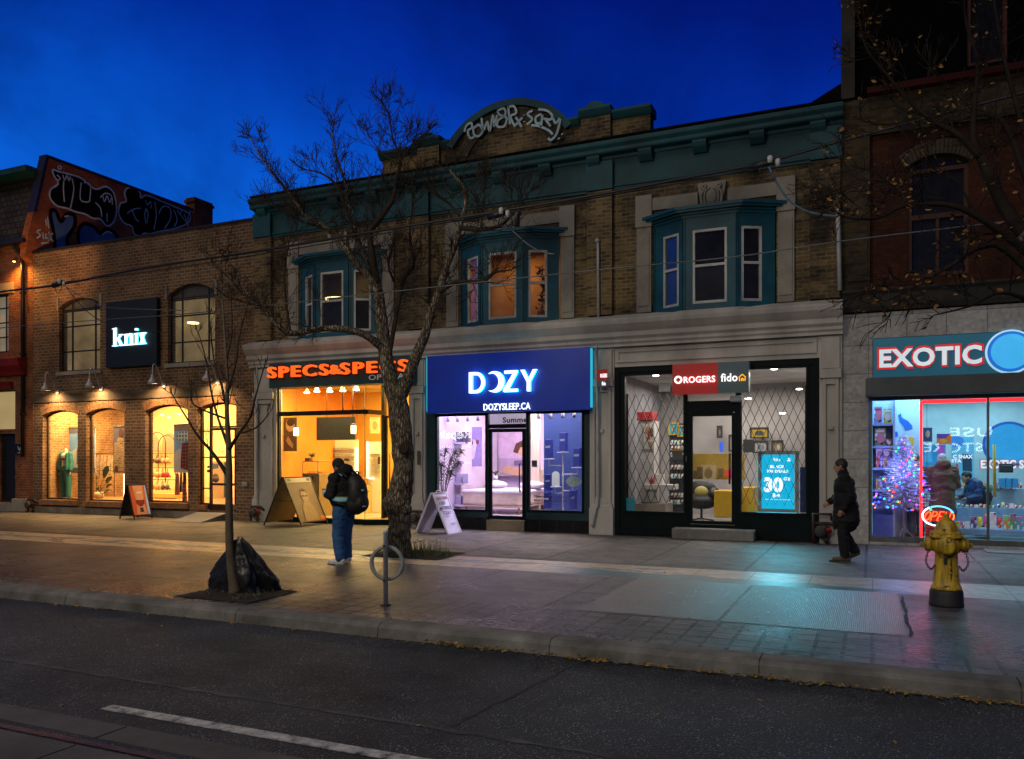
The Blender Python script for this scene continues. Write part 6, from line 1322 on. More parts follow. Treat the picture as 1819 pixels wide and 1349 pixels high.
for i, (bx0, bx1, by0, by1, lab) in enumerate(((970,981,781,816,'tall blue box on the upper left tray of the white stand'),(995.5,1007,769,804,'tall blue box on the topmost tray of the white stand'),(1020,1032,796,831,'tall blue box on the right tray of the white stand'),(970,980,843,873,'tall blue box behind the arched white card'),(1013,1024,871,906,'tall blue box on the floor at the right of the stand'),(968,978,875,905,'tall blue box on the floor at the left of the stand'))):
    t = thing('blue_box', lab, 'box', P((bx0+bx1)/2, by1, Yb), 'tall blue boxes around the white stand'); a, b, z0, z1 = X(bx0,Yb), X(bx1,Yb), Z(bx0,by1,Yb)+.022, Z(bx0,by0,Yb); MB().box(a, b, Yb-.08, Yb+.08, z0, z1).build('carton', bluebox, t, bevel=.01)
    text_mb('DOZY', a+.02, b-.02, z0+(z1-z0)*.55, z0+(z1-z0)*.66, Yb-.083, ext=.003, off=.02).build('lettering', cyanlabel, t)
c_ = P(987, 866, .8); mb = MB(); w_ = .10; mb.prism([(c_.x-w_,.8,c_.z+.03),(c_.x+w_,.8,c_.z+.03)] + [(c_.x+w_*math.cos(i*PI/10), .8, c_.z+.30+w_*math.sin(i*PI/10)) for i in range(11)], (0,.01,0)); mb.solo('info_card', C((.72,.78,.85), .3), 'white arched card standing on the low tray of the stand', 'card')
mb = MB(); c_ = P(1019, 856, .85); mb.prism([(c_.x+.20*math.copysign(abs(math.cos(i*PI/14))**.8,math.cos(i*PI/14)), .85, c_.z+.13*math.copysign(abs(math.sin(i*PI/14))**1.3,math.sin(i*PI/14))) for i in range(28)], (0,.03,0)); mb.solo('foam_sample', surf('green_white_foam', (.62,.72,.68), (.16,.38,.30), 14, .8), 'green and white speckled foam piece at the right of the stand', 'foam sample', bevel=.008)
# spotlights
k = 0
for (px_, py_, Yd) in ((796,745,1.0),(813,745,1.0),(831,744,1.0),(849,743,1.0),(957,740,.8),(978,739,.8),(1000,738,.8),(1020,737,.8)):
    c_ = P(px_, py_, Yd); s_ = thing('track_spotlight', 'white track spotlight, %s from the left at the top of the lilac shop' % ('first second third fourth fifth sixth seventh eighth'.split()[k]), 'spotlight', c_); k += 1
    MB().lathe([(.035,.10),(.045,.09),(.045,-.07),(.03,-.07)], 12, c_).build('housing', C((.55,.5,.62)), s_); MB().tube([c_+Vector((0,0,.1)), (c_.x,Yd,3.5)], .008, 5).build('stem', dark, s_)
# hanging banner and lettering on glass
t = thing('hanging_banner', 'white banner lettered Summer behind the glass over the blue shop door', 'banner', P(905, 757, .5)); MB().box(X(868,.5), X(936,.5), .5, .51, Z(905,758,.5), Z(905,732,.5)).build('cloth', C((.62,.52,.66), .55), t)  # cloth given its own glow so it looks lit from the front
ptext('Summer', 893, 943, 741, 751, .49, ext=.004, off=.03).build('lettering', C((.03,.025,.12)), t); ptext('mattress collection', 893.5, 943, 751.5, 756, .49, ext=.004).build('lettering', C((.12,.10,.25)), t)
t = thing('window_lettering', 'dark two line lettering low on the right pane of the lilac shop', 'lettering', P(985, 890, .03))
ptext('TEMPERATURE-REGULATING', 948.5, 1020, 881.5, 885.5, .035, ext=.003, off=.02).build('lettering', C((.02,.02,.06)), t); ptext('BEDDING COLLECTION', 948.5, 1006, 887.5, 891.5, .035, ext=.003, off=.02).build('lettering', C((.02,.02,.06)), t)
ptext('A line of mattress, sheets and pillows', 949, 1011, 894, 896, .035, ext=.003).build('lettering', C((.10,.10,.2)), t)
MB().box(X(945,.03), X(954,.03), .02, .035, Z(949,830,.03), Z(949,818,.03)).solo('code_plate', C((.06,.09,.16)), 'small dark blue plate on the glass right of the door handle', 'plate')
MB().box(X(942,2.8), X(958,2.8), 2.8, 2.9, .3, 3.4).solo('curtain', surf('cream_drape', (.75,.62,.50), (.6,.48,.4), 2, .8, scl=(14,1,.2)), 'cream drape between the bed print and the royal blue wall', 'curtain')
MB().box(X(966,2.2), X(1050,2.2), 2.2, 2.3, .3, 3.4).solo('blue_backdrop', blu, 'royal blue backdrop panel behind the white stand', 'panel')

# ---- phone shop
def lattice(g, px0, px1, pyt, pyb, lab, Y=.24):
    a, b, z0, z1 = X(px0,Y), X(px1,Y), Z((px0+px1)/2,pyb,Y), Z((px0+px1)/2,pyt,Y); t = thing('lattice_grille', lab, 'security grille', ((a+b)/2,Y,z0)); mb = MB(); sx = .178; sl = 2.35; H = z1-z0
    n = int((b-a)/sx) + 1
    for q in (1,-1):
        i = -int(H/sl/sx) - 2
        while i < n + int(H/sl/sx) + 2:
            x0_ = a + i*sx; p0, p1 = Vector((x0_, Y + q*.006, z0)), Vector((x0_ + q*H/sl, Y + q*.006, z1)); i += 1
            # clip to a..b
            ts = []
            for lim in (a, b): ts.append((lim-p0.x)/(p1.x-p0.x))
            lo, hi = max(0, min(ts)), min(1, max(ts))
            if hi - lo > .02: mb.beam(p0.lerp(p1, lo), p0.lerp(p1, hi), .010, .026, up=(0,1,0))
    mb.build('lattice', dark, t)
    for x_ in (a-.02, b+.02): MB().box(x_-.02, x_+.02, Y-.02, Y+.02, z0, z1+.02).build('post', dark, t)
lattice(None, 1116, 1214, 700, 894, 'folding black lattice grille behind the left pane of the phone shop'); lattice(None, 1318, 1430, 689, 897, 'folding black lattice grille behind the right pane of the phone shop')
def sbox(name, lab, cat, px0, px1, py0, py1, Y, d, mat, group=None, bevel=.006):
    mb = MB(); pbox(mb, px0, px1, py0, py1, Y, d); return mb.solo(name, mat, lab, cat, group, bevel)
rdm = C((.42,.02,.025)); wsh = C((.66,.63,.60)); dkb = C((.03,.035,.05)); yl = C((.62,.36,.015)); tq = C((.02,.26,.32), .35)
kb = sbox('display_tower', 'white display tower with a red cap on the left of the phone shop', 'display stand', 1134, 1162, 748, 893, 1.2, .5, wsh); sbox('red_header', 'red box header on top of the white display tower', 'header', 1131, 1159, 732, 747, 1.15, .5, rdm)
framed(1143, 1162, 753, 798, 1.17, 'colourful abstract print on the front of the white display tower', C((.60,.56,.50)), [(C((.35,.25,.12)), (.4,.75,.25,.15)), (C((.45,.04,.03)), [(.4,.35),(.62,.4),(.6,.85),(.42,.7)]), (C((.12,.08,.06)), (.78,.65,.14,.2)), (C((.40,.28,.14)), (.65,.2,.2,.1))])
sbox('white_shelf', 'white display shelf jutting from the display tower', 'shelf', 1143, 1197, 861, 870, 1.0, .5, wsh); sbox('white_carton', 'white carton on the white display shelf', 'box', 1163, 1176, 843, 860, 1.2, .3, wsh)
mb = MB(); c_ = P(1158, 860, 1.1); mb.lathe([(.05,0),(.06,.08),(.03,.13),(.03,.18)], 10, c_); mb.solo('red_ornament', rdm, 'small red ornament on the white display shelf', 'ornament')
sbox('display_plinth', 'grey counter base behind the left grille of the phone shop', 'plinth', 1128, 1182, 895, 912, 1.0, .8, C((.32,.27,.22)))
a_ = sbox('dark_shelf_unit', 'tall dark shelf unit against the left wall of the phone shop', 'shelf unit', 1189, 1216, 752, 912, 2.0, .5, dkb)
for i, (x0_, x1_, y0_, y1_) in enumerate(((1190,1203,753,771),(1206,1217,758,774))): framed(x0_, x1_, y0_, y1_, 1.96, 'small turquoise picture with yellow edge, %s of the two on the dark shelf unit' % ('left' if i == 0 else 'right'), tq, [(C((.5,.34,.22)), (.45,.5,.2,.3))], yl, fw=.03)
for r_, py_ in enumerate((790, 800, 812, 834, 850, 884, 896)):
    for k in range(4):
        col = [(.5,.5,.5),(.02,.30,.36),(.6,.55,.45),(.05,.05,.06),(.45,.03,.03),(.3,.3,.34)][(r_*3+k) % 6]; nm = ['grey','turquoise','cream','black','red','slate'][(r_*3+k) % 6]
        sbox('phone_accessory', 'small %s packet on row %s of the dark shelf unit' % (nm, 'one two three four five six seven'.split()[r_]), 'packet', 1191+k*6, 1195.5+k*6, py_-8, py_, 1.92, .06, PK(col, .06), 'packets on the dark shelf unit', 0)
sbox('notice', 'grey paper notice with a yellow top strip taped left of the door', 'notice', 1194, 1213, 802, 817, .05, .004, C((.11,.11,.11)), None, 0); sbox('notice_strip', 'yellow strip above the grey notice left of the door', 'strip', 1193, 1213, 798, 801.5, .05, .004, C((.45,.28,.03)), None, 0)
sbox('notice', 'grey paper notice on the glass right of the phone shop door', 'notice', 1320, 1339, 781, 804, .05, .004, C((.16,.16,.16)), None, 0); sbox('window_card', 'turquoise card with pale square low in the left pane', 'card', 1110.5, 1128, 885, 908, .10, .01, C((.015,.16,.19), .25), None, 0)
sbox('window_card', 'small yellow card low beside the turquoise screen', 'card', 1329, 1343, 898, 911, .3, .02, C((.50,.40,.03), .25), None, 0)
sbox('yellow_counter', 'tall mustard yellow counter block seen through the phone shop door', 'counter', 1268, 1312, 872, 920, 1.6, .8, yl, None, .02)
sbox('yellow_counter', 'mustard yellow counter section behind the turquoise screen', 'counter', 1316, 1340, 866, 911, 2.0, .7, yl, None, .02)
wt = sbox('glass_balustrade', 'mustard tinted counter screen across the phone shop', 'screen', 1226, 1322, 806, 852, 3.2, .06, C((.40,.27,.04)), None, .004)
framed(1245, 1272, 826, 852, 3.0, 'pale picture of a seated figure on the counter back', C((.48,.40,.22)), [(C((.24,.16,.06)), (.5,.42,.27,.36)), (C((.5,.24,.06)), (.55,.80,.12,.1))])
for i, (x0_, x1_, col, nm) in enumerate(((1287,1296,(.55,.06,.02),'orange red'),(1297,1304,(.42,.02,.30),'magenta'),(1305,1310,(.25,.03,.40),'purple'))): sbox('phone_box', 'bright %s box on the phone shop counter' % nm, 'box', x0_, x1_, 834, 848, 2.6, .1, C(col, .3))
for i, (x0_, x1_, y0_) in enumerate(((1228,1236,836),(1238,1247,829),(1276,1284,832))): sbox('counter_box', 'dull brown box on the counter, %s of three' % ('left','middle','right')[i], 'box', x0_, x1_, y0_, 849, 2.9, .1, C((.16,.11,.05)))
# black chair seen behind the door
ch = thing('black_chair', 'black tub chair with yellow and red cushion behind the phone shop door', 'chair', (X(1248,1.9), 1.9, .22)); b_ = Vector((X(1246,1.9), 1.9, .22))
mb = MB(); mb.ell(b_+Vector((0,0,.50)), (.42,.32,.20), 16, 10); mb.ell(b_+Vector((-.05,.22,.72)), (.40,.14,.28), 16, 10); mb.ell(b_+Vector((.30,.05,.68)), (.14,.3,.16), 12, 8); mb.build('seat', C((.014,.014,.016)), ch)
mb = MB(); mb.ell(b_+Vector((.02,-.12,.72)), (.17,.10,.15), 12, 8); mb.build('cushion', C((.45,.38,.10)), ch); mb = MB(); mb.tube([b_+Vector((0,0,.05)), b_+Vector((0,0,.35))], .03, 8); 
for i in range(5): an = i*2*PI/5; mb.tube([b_+Vector((0,0,.08)), b_+Vector((.3*math.cos(an), .3*math.sin(an), .03))], .02, 6)
mb.build('leg', dark, ch)
sbox('monitor', 'thin blue lit monitor standing on the counter behind the door', 'monitor', 1278, 1284, 785, 803, 3.0, .05, C((.03,.10,.6), .8), None, .004)
for i, (x0_, x1_, y0_, y1_, lab) in enumerate(((1276,1281,759,776,'tiny dark framed picture high on the wall behind the door'),(1297,1311,775,800,'dark framed picture behind the right edge of the door'),(1335,1363,762,776.5,'yellow framed picture of dark shapes behind the right grille'),(1341,1362,786,803,'pale framed picture behind the right grille'),(1373,1389,785,803,'framed picture of a pale round figure behind the right grille'))):
    framed(x0_, x1_, y0_, y1_, 4.9, lab, C([(.06,.06,.06),(.22,.22,.22),(.42,.30,.03),(.34,.33,.32),(.20,.16,.10)][i]), [(C([(.2,.2,.2),(.4,.4,.4),(.05,.05,.05),(.15,.2,.24),(.5,.42,.3)][i]), (.5,.45,.3,.3))], C((.03,.03,.03)), fw=.04)
for i, (px_, py_) in enumerate(((1165,668),(1375,656),(1329,709),(1420,692),(1390,735))):
    c_ = P(px_, py_, .9 + .8*i*.5); c_.z = min(c_.z, RG[3]-.06); MB().lathe([(.07,.02),(.08,.0),(.04,-.012)], 14, c_).solo('downlight', glow('downlight_w%d' % i, (1,.95,.9), 7), 'round ceiling downlight in the phone shop, %s' % ('over the left pane','top of the right pane','just right of the sign','far right','deep in the right half')[i], 'light')
sbox('ceiling_vent', 'dark slot vent in the ceiling over the left pane', 'vent', 1170, 1190, 681, 696, 1.6, .02, C((.05,.05,.05)), None, 0)
# promo screen
S = thing('promo_screen', 'bright turquoise advertising screen in a silver frame behind the right grille', 'screen', P(1380, 911, .5)); a, b, z0, z1 = X(1353,.5), X(1411,.5), Z(1380,905,.5), Z(1380,808,.5)
mb = MB(); mb.frame(a-.07, b+.09, z0-.06, z1+.08, .07, .47, .56); mb.box(a-.05, a+.02, .49, .55, .22, z0-.06); mb.box(b-.02, b+.05, .49, .55, .22, z0-.06); mb.build('frame', C((.5,.55,.58)), S)
MB().box(a, b, .50, .52, z0, z1).build('screen', glow('turquoise_screen', (.0,.42,.68), 1.15, (.0,.34,.60), 1.0), S)
wl_ = glow('white_screen_text', (.95,1,1), 1.2)
def st(body, x0_, x1_, y0_, y1_, off=.02): return ptext(body, x0_, x1_, y0_, y1_, .492, ext=.004, off=off)
mb = MB(); merge(mb, st('fido', 1373, 1386, 814, 819.5)); merge(mb, st('BLACK', 1368, 1394, 826.5, 832, .04)); merge(mb, st('FRI DEALS', 1363, 1400, 835, 840, .04)); merge(mb, st('30', 1357, 1391, 848, 875, .05)); merge(mb, st('GB', 1392, 1405, 848, 854, .03)); merge(mb, st('34', 1371, 1387, 877, 884, .03)); merge(mb, st('per month on select plans', 1360, 1404, 886.5, 889, .0)); mb.build('lettering', wl_, S)
house_mark(P(1401.5, 817, .49), .07, .49, wl_, S)
area('screen_glow', (P(1380,857,.4)), .8, 1.2, 26, (.05,.75,1), rot=(-PI/2,0,0), spread=math.radians(150))
sbox('dark_blue_stand', 'dark blue display stand at the right end of the phone shop', 'display stand', 1421, 1434, 830, 911, .9, .4, C((.02,.02,.09)))

# ---- snack shop
shelfw = C((.42,.48,.72)); bluew = C((.16,.24,.75))
a, b = X(1550,.9), X(1586,.9); su = thing('shelf_unit', 'white shelf alcove of snack boxes at the left of the snack shop', 'shelf unit', ((a+b)/2,.9,.1))
MB().box(a, b, 1.25, 1.32, .1, 3.0).build('backboard', shelfw, su); MB().box(b, b+.04, .7, 1.32, .1, 3.0).build('side_panel', C((.5,.6,.8)), su)
for py_ in (752, 792, 831, 870): MB().box(a, b-.001, .72, 1.249, Z(1568,py_,.72)-.05, Z(1568,py_,.72)).build('shelf', shelfw, su)
MB().box(a, b-.001, .70, 1.249, .1, Z(1568,915,.7)).build('base', bluew, su)
boxes_ = [(1553,1567,723,752,(.10,.25,.60),'blue cereal box with pink bowl'),(1570,1584,726,752,(.62,.40,.02),'yellow and black snack box'),(1554,1573,761,792,(.28,.20,.12),'brown collage snack box'),(1575,1584,780,792,(.45,.05,.03),'small red snack tub'),(1556,1567,797,813,(.45,.25,.60),'purple topped snack carton'),(1568,1582,797,813,(.28,.10,.55),'violet snack carton'),(1556,1563,813,831,(.60,.08,.05),'red snack carton'),(1563,1569,813,831,(.08,.10,.55),'navy snack carton'),(1569,1575,813,831,(.65,.30,.03),'orange snack carton'),(1576,1583,813,831,(.15,.35,.70),'light blue snack carton'),(1556,1567,851,870,(.60,.42,.04),'yellow snack packet')]
for i, (x0_, x1_, y0_, y1_, c_, nm) in enumerate(boxes_):
    a_, b_, z0, z1 = X(x0_,.76), X(x1_,.76), Z((x0_+x1_)/2,y1_,.72)+.002, Z((x0_+x1_)/2,y0_,.76); t = thing('snack_box', '%s on the white shelf alcove, row %s' % (nm, 'one one two two three three three three three three four'.split()[i]), 'box', ((a_+b_)/2,.76,z0)); MB().box(a_, b_, .78, .90, z0, z1).build('carton', PK(c_, .14), t)
    h_ = z1-z0; w_ = b_-a_; MB().prism([(a_+w_*(.5+.36*math.cos(k*PI/8)), .777, z0+h_*(.42+.28*math.sin(k*PI/8))) for k in range(16)], (0,.002,0)).build('printed_shape', C(((.75,.55,.5) if i % 2 else (.7,.2,.25)), .12), t); MB().box(a_+w_*.12, b_-w_*.12, .775, .7785, z0+h_*.78, z0+h_*.9).build('printed_band', C((.75,.7,.6) if i % 3 else (.6,.05,.05), .12), t)
wx_a, wx_b = X(1590,1.25), X(1634,1.25)
MB().box(wx_a, wx_b, 1.25, 1.3, .1, 3.4).solo('white_partition', surf('pale_blue_partition', (.50,.66,.78), None, .6, .6, .05, .03, dirt=.1), 'pale blue partition wall behind the decorated tree', 'partition')
bl = C((.01,.14,.55), .25); mb = MB(); Yq = 1.24
def qp(pts): return [P(1440 + x/2.499, 560 + y/2.499, Yq) for x, y in pts]
mb.prism(qp([(388,445),(400,437),(405,455),(432,470),(440,480),(452,492),(450,505),(420,512),(410,490),(395,475),(392,460)]), (0,.006,0)); mb.solo('bottle_sticker', bl, 'blue bottle shaped sticker on the pale partition', 'sticker')
mb = MB(); mb.prism(qp([(405,533),(460,545),(455,600),(425,592),(412,560)]), (0,.006,0)); mb.solo('packet_sticker', C((.55,.40,.03), .25), 'yellow crisp packet sticker on the pale partition', 'sticker')
mb = MB(); mb.prism(qp([(375,520),(385,516),(388,535),(378,545),(374,535)]), (0,.006,0)); mb.solo('cup_sticker', bl, 'small blue sticker left of the yellow packet sticker', 'sticker')
redl = glow('red_led', (1,.02,.025), 2.6)
mb = MB(); Ye = .35; mb.box(X(1634,Ye), X(1638.5,Ye), Ye, Ye+.04, .15, Z(1700,712,Ye)); mb.box(X(1638.6,Ye), 6, Ye, Ye+.04, Z(1700,715.5,Ye), Z(1700,709.5,Ye)); mb.solo('led_strip', redl, 'red led strip edging the snack shop window', 'light strip')
tl = thing('tube_light', 'white fluorescent tube under the snack shop ceiling', 'light', P(1755, 724, 2.5)); c0, c1 = P(1700,727,2.5), P(1812,723,2.5); MB().box(c0.x, c1.x, 2.4, 2.6, 3.36, 3.40).build('diffuser', glow('tube_white', (.85,1,1), 6), tl); MB().box(c0.x-.05, c1.x+.05, 2.38, 2.62, 3.402, 3.44).build('housing', C((.5,.55,.58)), tl)
# banners and boxes on the back wall
framed(1640, 1656, 760, 785, 3.4, 'dark blue picture box hanging by the red strip', C((.02,.05,.14), .2), [(C((.5,.3,.22), .2), (.5,.55,.25,.25))], None, 'snack_box', 'box'); framed(1664, 1690, 771, 789, 3.0, 'large orange and purple snack box under the ceiling', C((.62,.16,.02), .25), [(C((.12,.04,.35), .25), [(0,.55),(.6,.55),(.9,1),(0,1)]), (C((.7,.3,.03), .25), (.45,.32,.25,.2))], None, 'snack_box', 'box')
framed(1640, 1680, 790, 860, 3.45, 'tall blue banner with pale drink cup shapes', C((.02,.28,.60), .3), [(C((.08,.40,.70), .3), [(.05,.55),(.4,.55),(.33,1),(.1,1)]), (C((.45,.10,.55), .3), [(.62,.62),(.98,.62),(.92,1),(.66,1)])], None, 'wall_banner', 'banner')
wb = framed(1690, 1730, 776, 860, 3.6, 'pale blue banner lettered SNAX with printed crisps', C((.10,.42,.62), .3), [(C((.03,.22,.60), .3), (.22,.90,.35,.12)), (C((.01,.05,.10), .2), [(.5,.28),(.92,.26),(.9,.62),(.48,.64)]), (C((.6,.30,.04), .3), [(.62,.06),(.86,.06),(.86,.2),(.62,.2)]), (C((.6,.03,.08), .3), [(.12,.15),(.36,.15),(.3,.42),(.18,.42)])], None, 'wall_banner', 'banner')
ptext('C SNAX', 1693, 1728, 808, 815, 3.57, ext=.004, off=.05).build('lettering', C((.9,.85,.85), .5), wb); ptext('STA', 1690, 1708, 816, 822, 3.57, ext=.004, off=.05).build('lettering', C((.9,.85,.85), .5), wb)
wd_ = thing('wall_disc', 'large plain blue disc on the back wall at the right of the snack shop', 'wall disc', P(1792, 830, 3.2)); c_ = P(1792, 790, 3.2)
mb = MB(); disc(mb, c_, .52, 3.2, 0); mb.build('rim', C((.02,.10,.42), .3), wd_); mb = MB(); disc(mb, c_, .46, 3.165, 0); mb.build('disc', C((.03,.35,.70), .4), wd_)
ptext('EXOTIC S', 1742, 1819, 817, 833, 3.12, ext=.02, off=.05).build('lettering', C((.85,.85,.85), .5), wd_); ptext('EXOTIC S', 1740.5, 1820, 815.5, 834.5, 3.15, ext=.01, off=.10).build('letter_outline', C((.5,.015,.03), .3), wd_)
MB().tube([P(1766,790,.6), P(1767,883,.6)], .028, 8).solo('broom_handle', C((.55,.45,.02), .1), 'upright yellow pole leaning behind the window mullion', 'pole')
mb = MB(); mb.box(X(1776,2.2), X(1800,2.2), 2.2, 2.4, Z(1788,840,2.2), Z(1788,824,2.2)); mb.box(X(1778,2.2), X(1798,2.2), 2.15, 2.199, Z(1788,838,2.2), Z(1788,827,2.2)); mb.solo('till', C((.03,.03,.035)), 'dark till standing on the snack shop counter', 'till', bevel=.01)
cw = C((.42,.55,.62))
sbox('counter', 'upper white counter at the back of the snack shop', 'counter', 1700, 1819, 868, 912, 2.4, .6, cw, None, .01); sbox('counter', 'middle white display shelf of sweets in the snack shop', 'counter', 1698, 1840, 903, 935, 1.7, .6, C((.25,.38,.55)), None, .01); sbox('counter', 'low blue white display step at the front of the snack shop', 'counter', 1684, 1840, 941, 952, 1.0, .6, C((.30,.42,.62)), None, .01)
cols = [('red',(.55,.03,.03)),('yellow',(.60,.45,.03)),('green',(.05,.30,.10)),('white',(.65,.68,.7)),('navy',(.03,.05,.30)),('orange',(.60,.22,.02)),('pink',(.60,.08,.25)),('turquoise',(.03,.35,.42))]
def sweets(px0, px1, py_, Y, n, hmin, hmax, where, grp, bag=.5):
    for i in range(n):
        nm, c_ = cols[(i*5 + int(py_)) % 8]; x0_ = px0 + (px1-px0)*i/n; w_ = (px1-px0)/n*.86; h_ = R.uniform(hmin, hmax); a_, b_ = X(x0_,Y), X(x0_+w_,Y); z0 = Z((px0+px1)/2,py_,Y); mb = MB()
        lab = '%s sweet %s on the %s of the snack shop' % (nm, 'packet' if R.random() < bag else 'box', where)
        if 'packet' in lab:
            mb.ell(((a_+b_)/2, Y+.12, z0+h_/2), ((b_-a_)/2*1.05, .06, h_/2), 10, 6); mb.box(a_, b_, Y+.115, Y+.125, z0+h_*.88, z0+h_)
        else: mb.box(a_, b_, Y+.05, Y+.18, z0, z0+h_); mb.box(a_+(b_-a_)*.15, b_-(b_-a_)*.15, Y+.045, Y+.0495, z0+h_*.3, z0+h_*.7)
        mb.solo('sweet_packet' if 'packet' in lab else 'sweet_box', PK(c_, .15), lab, 'packet' if 'packet' in lab else 'box', grp)
sweets(1700, 1819, 868, 2.3, 13, .08, .16, 'upper counter', 'sweets on the upper counter', .3); sweets(1700, 1819, 903, 1.65, 15, .05, .13, 'middle shelf', 'sweets on the middle shelf', .7); sweets(1725, 1819, 940, 1.05, 8, .18, .36, 'low step', 'sweets on the low step', .3); sweets(1690, 1724, 940, 1.0, 4, .08, .16, 'left end of the low step', 'sweets on the left end', .6)
for i, (x0_, x1_) in enumerate(((1776,1786),(1787,1797),(1799,1809))): sbox('blue_jar', 'blue snack tub on the counter under the till, %s' % ('left','middle','right')[i], 'tub', x0_, x1_, 850, 867, 2.1, .2, C((.03,.22,.45), .15))
mb = MB(); c_ = P(1731.5, 876, 2.0); mb.lathe([(.10,0),(.10,.04),(.02,.05)], 16, c_, axis='y'); mb.solo('round_fan', C((.4,.42,.4)), 'small round grey fan on the middle shelf', 'fan')
sbox('red_box', 'red brick patterned box below the neon sign', 'box', 1645, 1668, 934, 955, .5, .3, brickm('red_box_brick', (.55,.03,.02), (.42,.02,.015), (.2,.01,.01), .09, .06, .010, dark=.9), None, .004)
# neon OPEN sign
NS = thing('neon_sign', 'red neon OPEN sign inside a blue white neon oval', 'sign', P(1667, 930, .25)); c_ = P(1666.5, 917, .25); Yn = .25
def oval(t0, t1, rx, rz): return [c_ + Vector((rx*math.cos(t), 0, rz*math.sin(t))) for t in [math.radians(t0 + (t1-t0)*i/26) for i in range(27)]]
rx, rz2 = X(1695,Yn)-c_.x, .195
MB().tube(oval(20, 118, rx, rz2), .016, 6).build('neon_tube', glow('neon_blue', (.05,.35,1.0), 5), NS); MB().tube(oval(122, 262, rx, rz2), .016, 6).build('neon_tube', glow('neon_white', (.75,.80,1.0), 4), NS); MB().tube(oval(-22, 14, rx*.98, rz2), .015, 6).build('neon_tube', glow('neon_orange', (1,.16,.02), 3.5), NS)
mb = MB(); x0_, x1_ = X(1643,Yn), X(1689,Yn); zA, zB2 = c_.z-.095, c_.z+.085; sh = .03
def nl(pts): mb.tube([(x0_+(x1_-x0_)*u + sh*(v-.5)*2, Yn, zA+(zB2-zA)*v) for u, v in pts], .014, 6)
nl([(.11+.10*math.cos(t*PI/9), .5+.46*math.sin(t*PI/9)) for t in range(19)]); nl([(.27,0),(.27,1),(.40,.97),(.45,.76),(.40,.52),(.28,.48)]); nl([(.70,0),(.53,0),(.53,1),(.70,1)]); nl([(.53,.5),(.66,.5)]); nl([(.77,0),(.77,1),(.96,0),(.96,1)])
mb.build('lettering', glow('neon_red', (1,.09,.012), 3.4), NS); MB().quad((x0_-.02,Yn+.03,zA-.02),(x1_+.02,Yn+.03,zA-.02),(x1_+.02,Yn+.03,zB2+.02),(x0_-.02,Yn+.03,zB2+.02)).build('backing', glow('dull_red_back', (.5,.01,.01), .6), NS)
MB().tube([c_+Vector((-.2,.02,.2)), (c_.x-.2,Yn+.02,2.9)], .004, 4).build('cord', dark, NS)
area('neon_glow', (c_.x, .12, c_.z), .7, .35, 7, (1,.06,.16), rot=(-PI/2,0,0), spread=math.radians(160))
# decorated tree
XT = thing('decorated_tree', 'white artificial festive tree with coloured lights in the snack shop window', 'festive tree', (X(1605,.65), .65, .12)); xb = Vector((X(1605,.65), .65, .12)); top = Z(1602,775,.65)
needle = surf('pale_needles', (.80,.82,.90), (.60,.62,.80), 9, .6, dirt=.2); mb = MB(); H0 = .62
for i in range(250):
    f = (i+.5)/250; z_ = xb.z+H0+(top-xb.z-H0)*f; L_ = (.60*(1-f)**.85+.04)*R.uniform(.8,1.08); an = i*2.39996
    o = Vector((xb.x, xb.y, z_)); d = Vector((math.cos(an), math.sin(an)*.85, -.12+.25*f)); e_ = o + d*L_; mb.tube([o, e_], .008, 3)
    for k in range(int(6 + L_*26)):
        s_ = o.lerp(e_, R.uniform(.25,1.0)); dd_ = (d + Vector((R.uniform(-1,1), R.uniform(-1,1), R.uniform(-.6,.9)))*.8).normalized()*R.uniform(.05,.10); sd = Vector((R.uniform(-1,1),R.uniform(-1,1),R.uniform(-1,1)))*.012; mb.add([s_+sd, s_-sd, s_+dd_], [(0,1,2)])
mb.build('crown', needle, XT); MB().tube([xb, xb+Vector((0,0,top-xb.z-.1))], .022, 8).build('trunk', C((.45,.48,.6)), XT)
mb = MB()
for i in range(3): an = i*2.1; mb.tube([xb+Vector((0,0,.2)), xb+Vector((.2*math.cos(an), .2*math.sin(an), 0))], .012, 5)
mb.build('base', C((.4,.42,.5)), XT)
bc = [glow('bulb_blue', (.03,.06,1), 6), glow('bulb_red', (1,.05,.02), 3), glow('bulb_green', (.03,1,.25), 2), glow('bulb_amber', (1,.35,.03), 2.6), glow('bulb_violet', (.45,.05,1), 4), glow('bulb_cyan', (.03,.7,1), 2.6)]
bm_ = []
for i in range(96):
    f = ((i+.5)/96)**1.35; z_ = xb.z+H0+(top-xb.z-H0)*f*.97; r_ = .62*(1-f)**.85+.03; an = PI + R.uniform(.05,.95)*PI if i % 5 else R.uniform(0, 2*PI)
    m_ = bc[(0,0,1,2,3,0,4,5)[i % 8]]; mb = MB(); s_ = .016 + .008*R.random(); mb.ell((xb.x+r_*math.cos(an), xb.y+r_*.85*math.sin(an), z_-.03), s_, 6, 5); mb.build('bulb', m_, XT)
point('tree_fill', (xb.x-.1, .22, 1.5), 24, (.30,.32,1), .2)  # unseen lamp added in front of the tree to brighten its needles
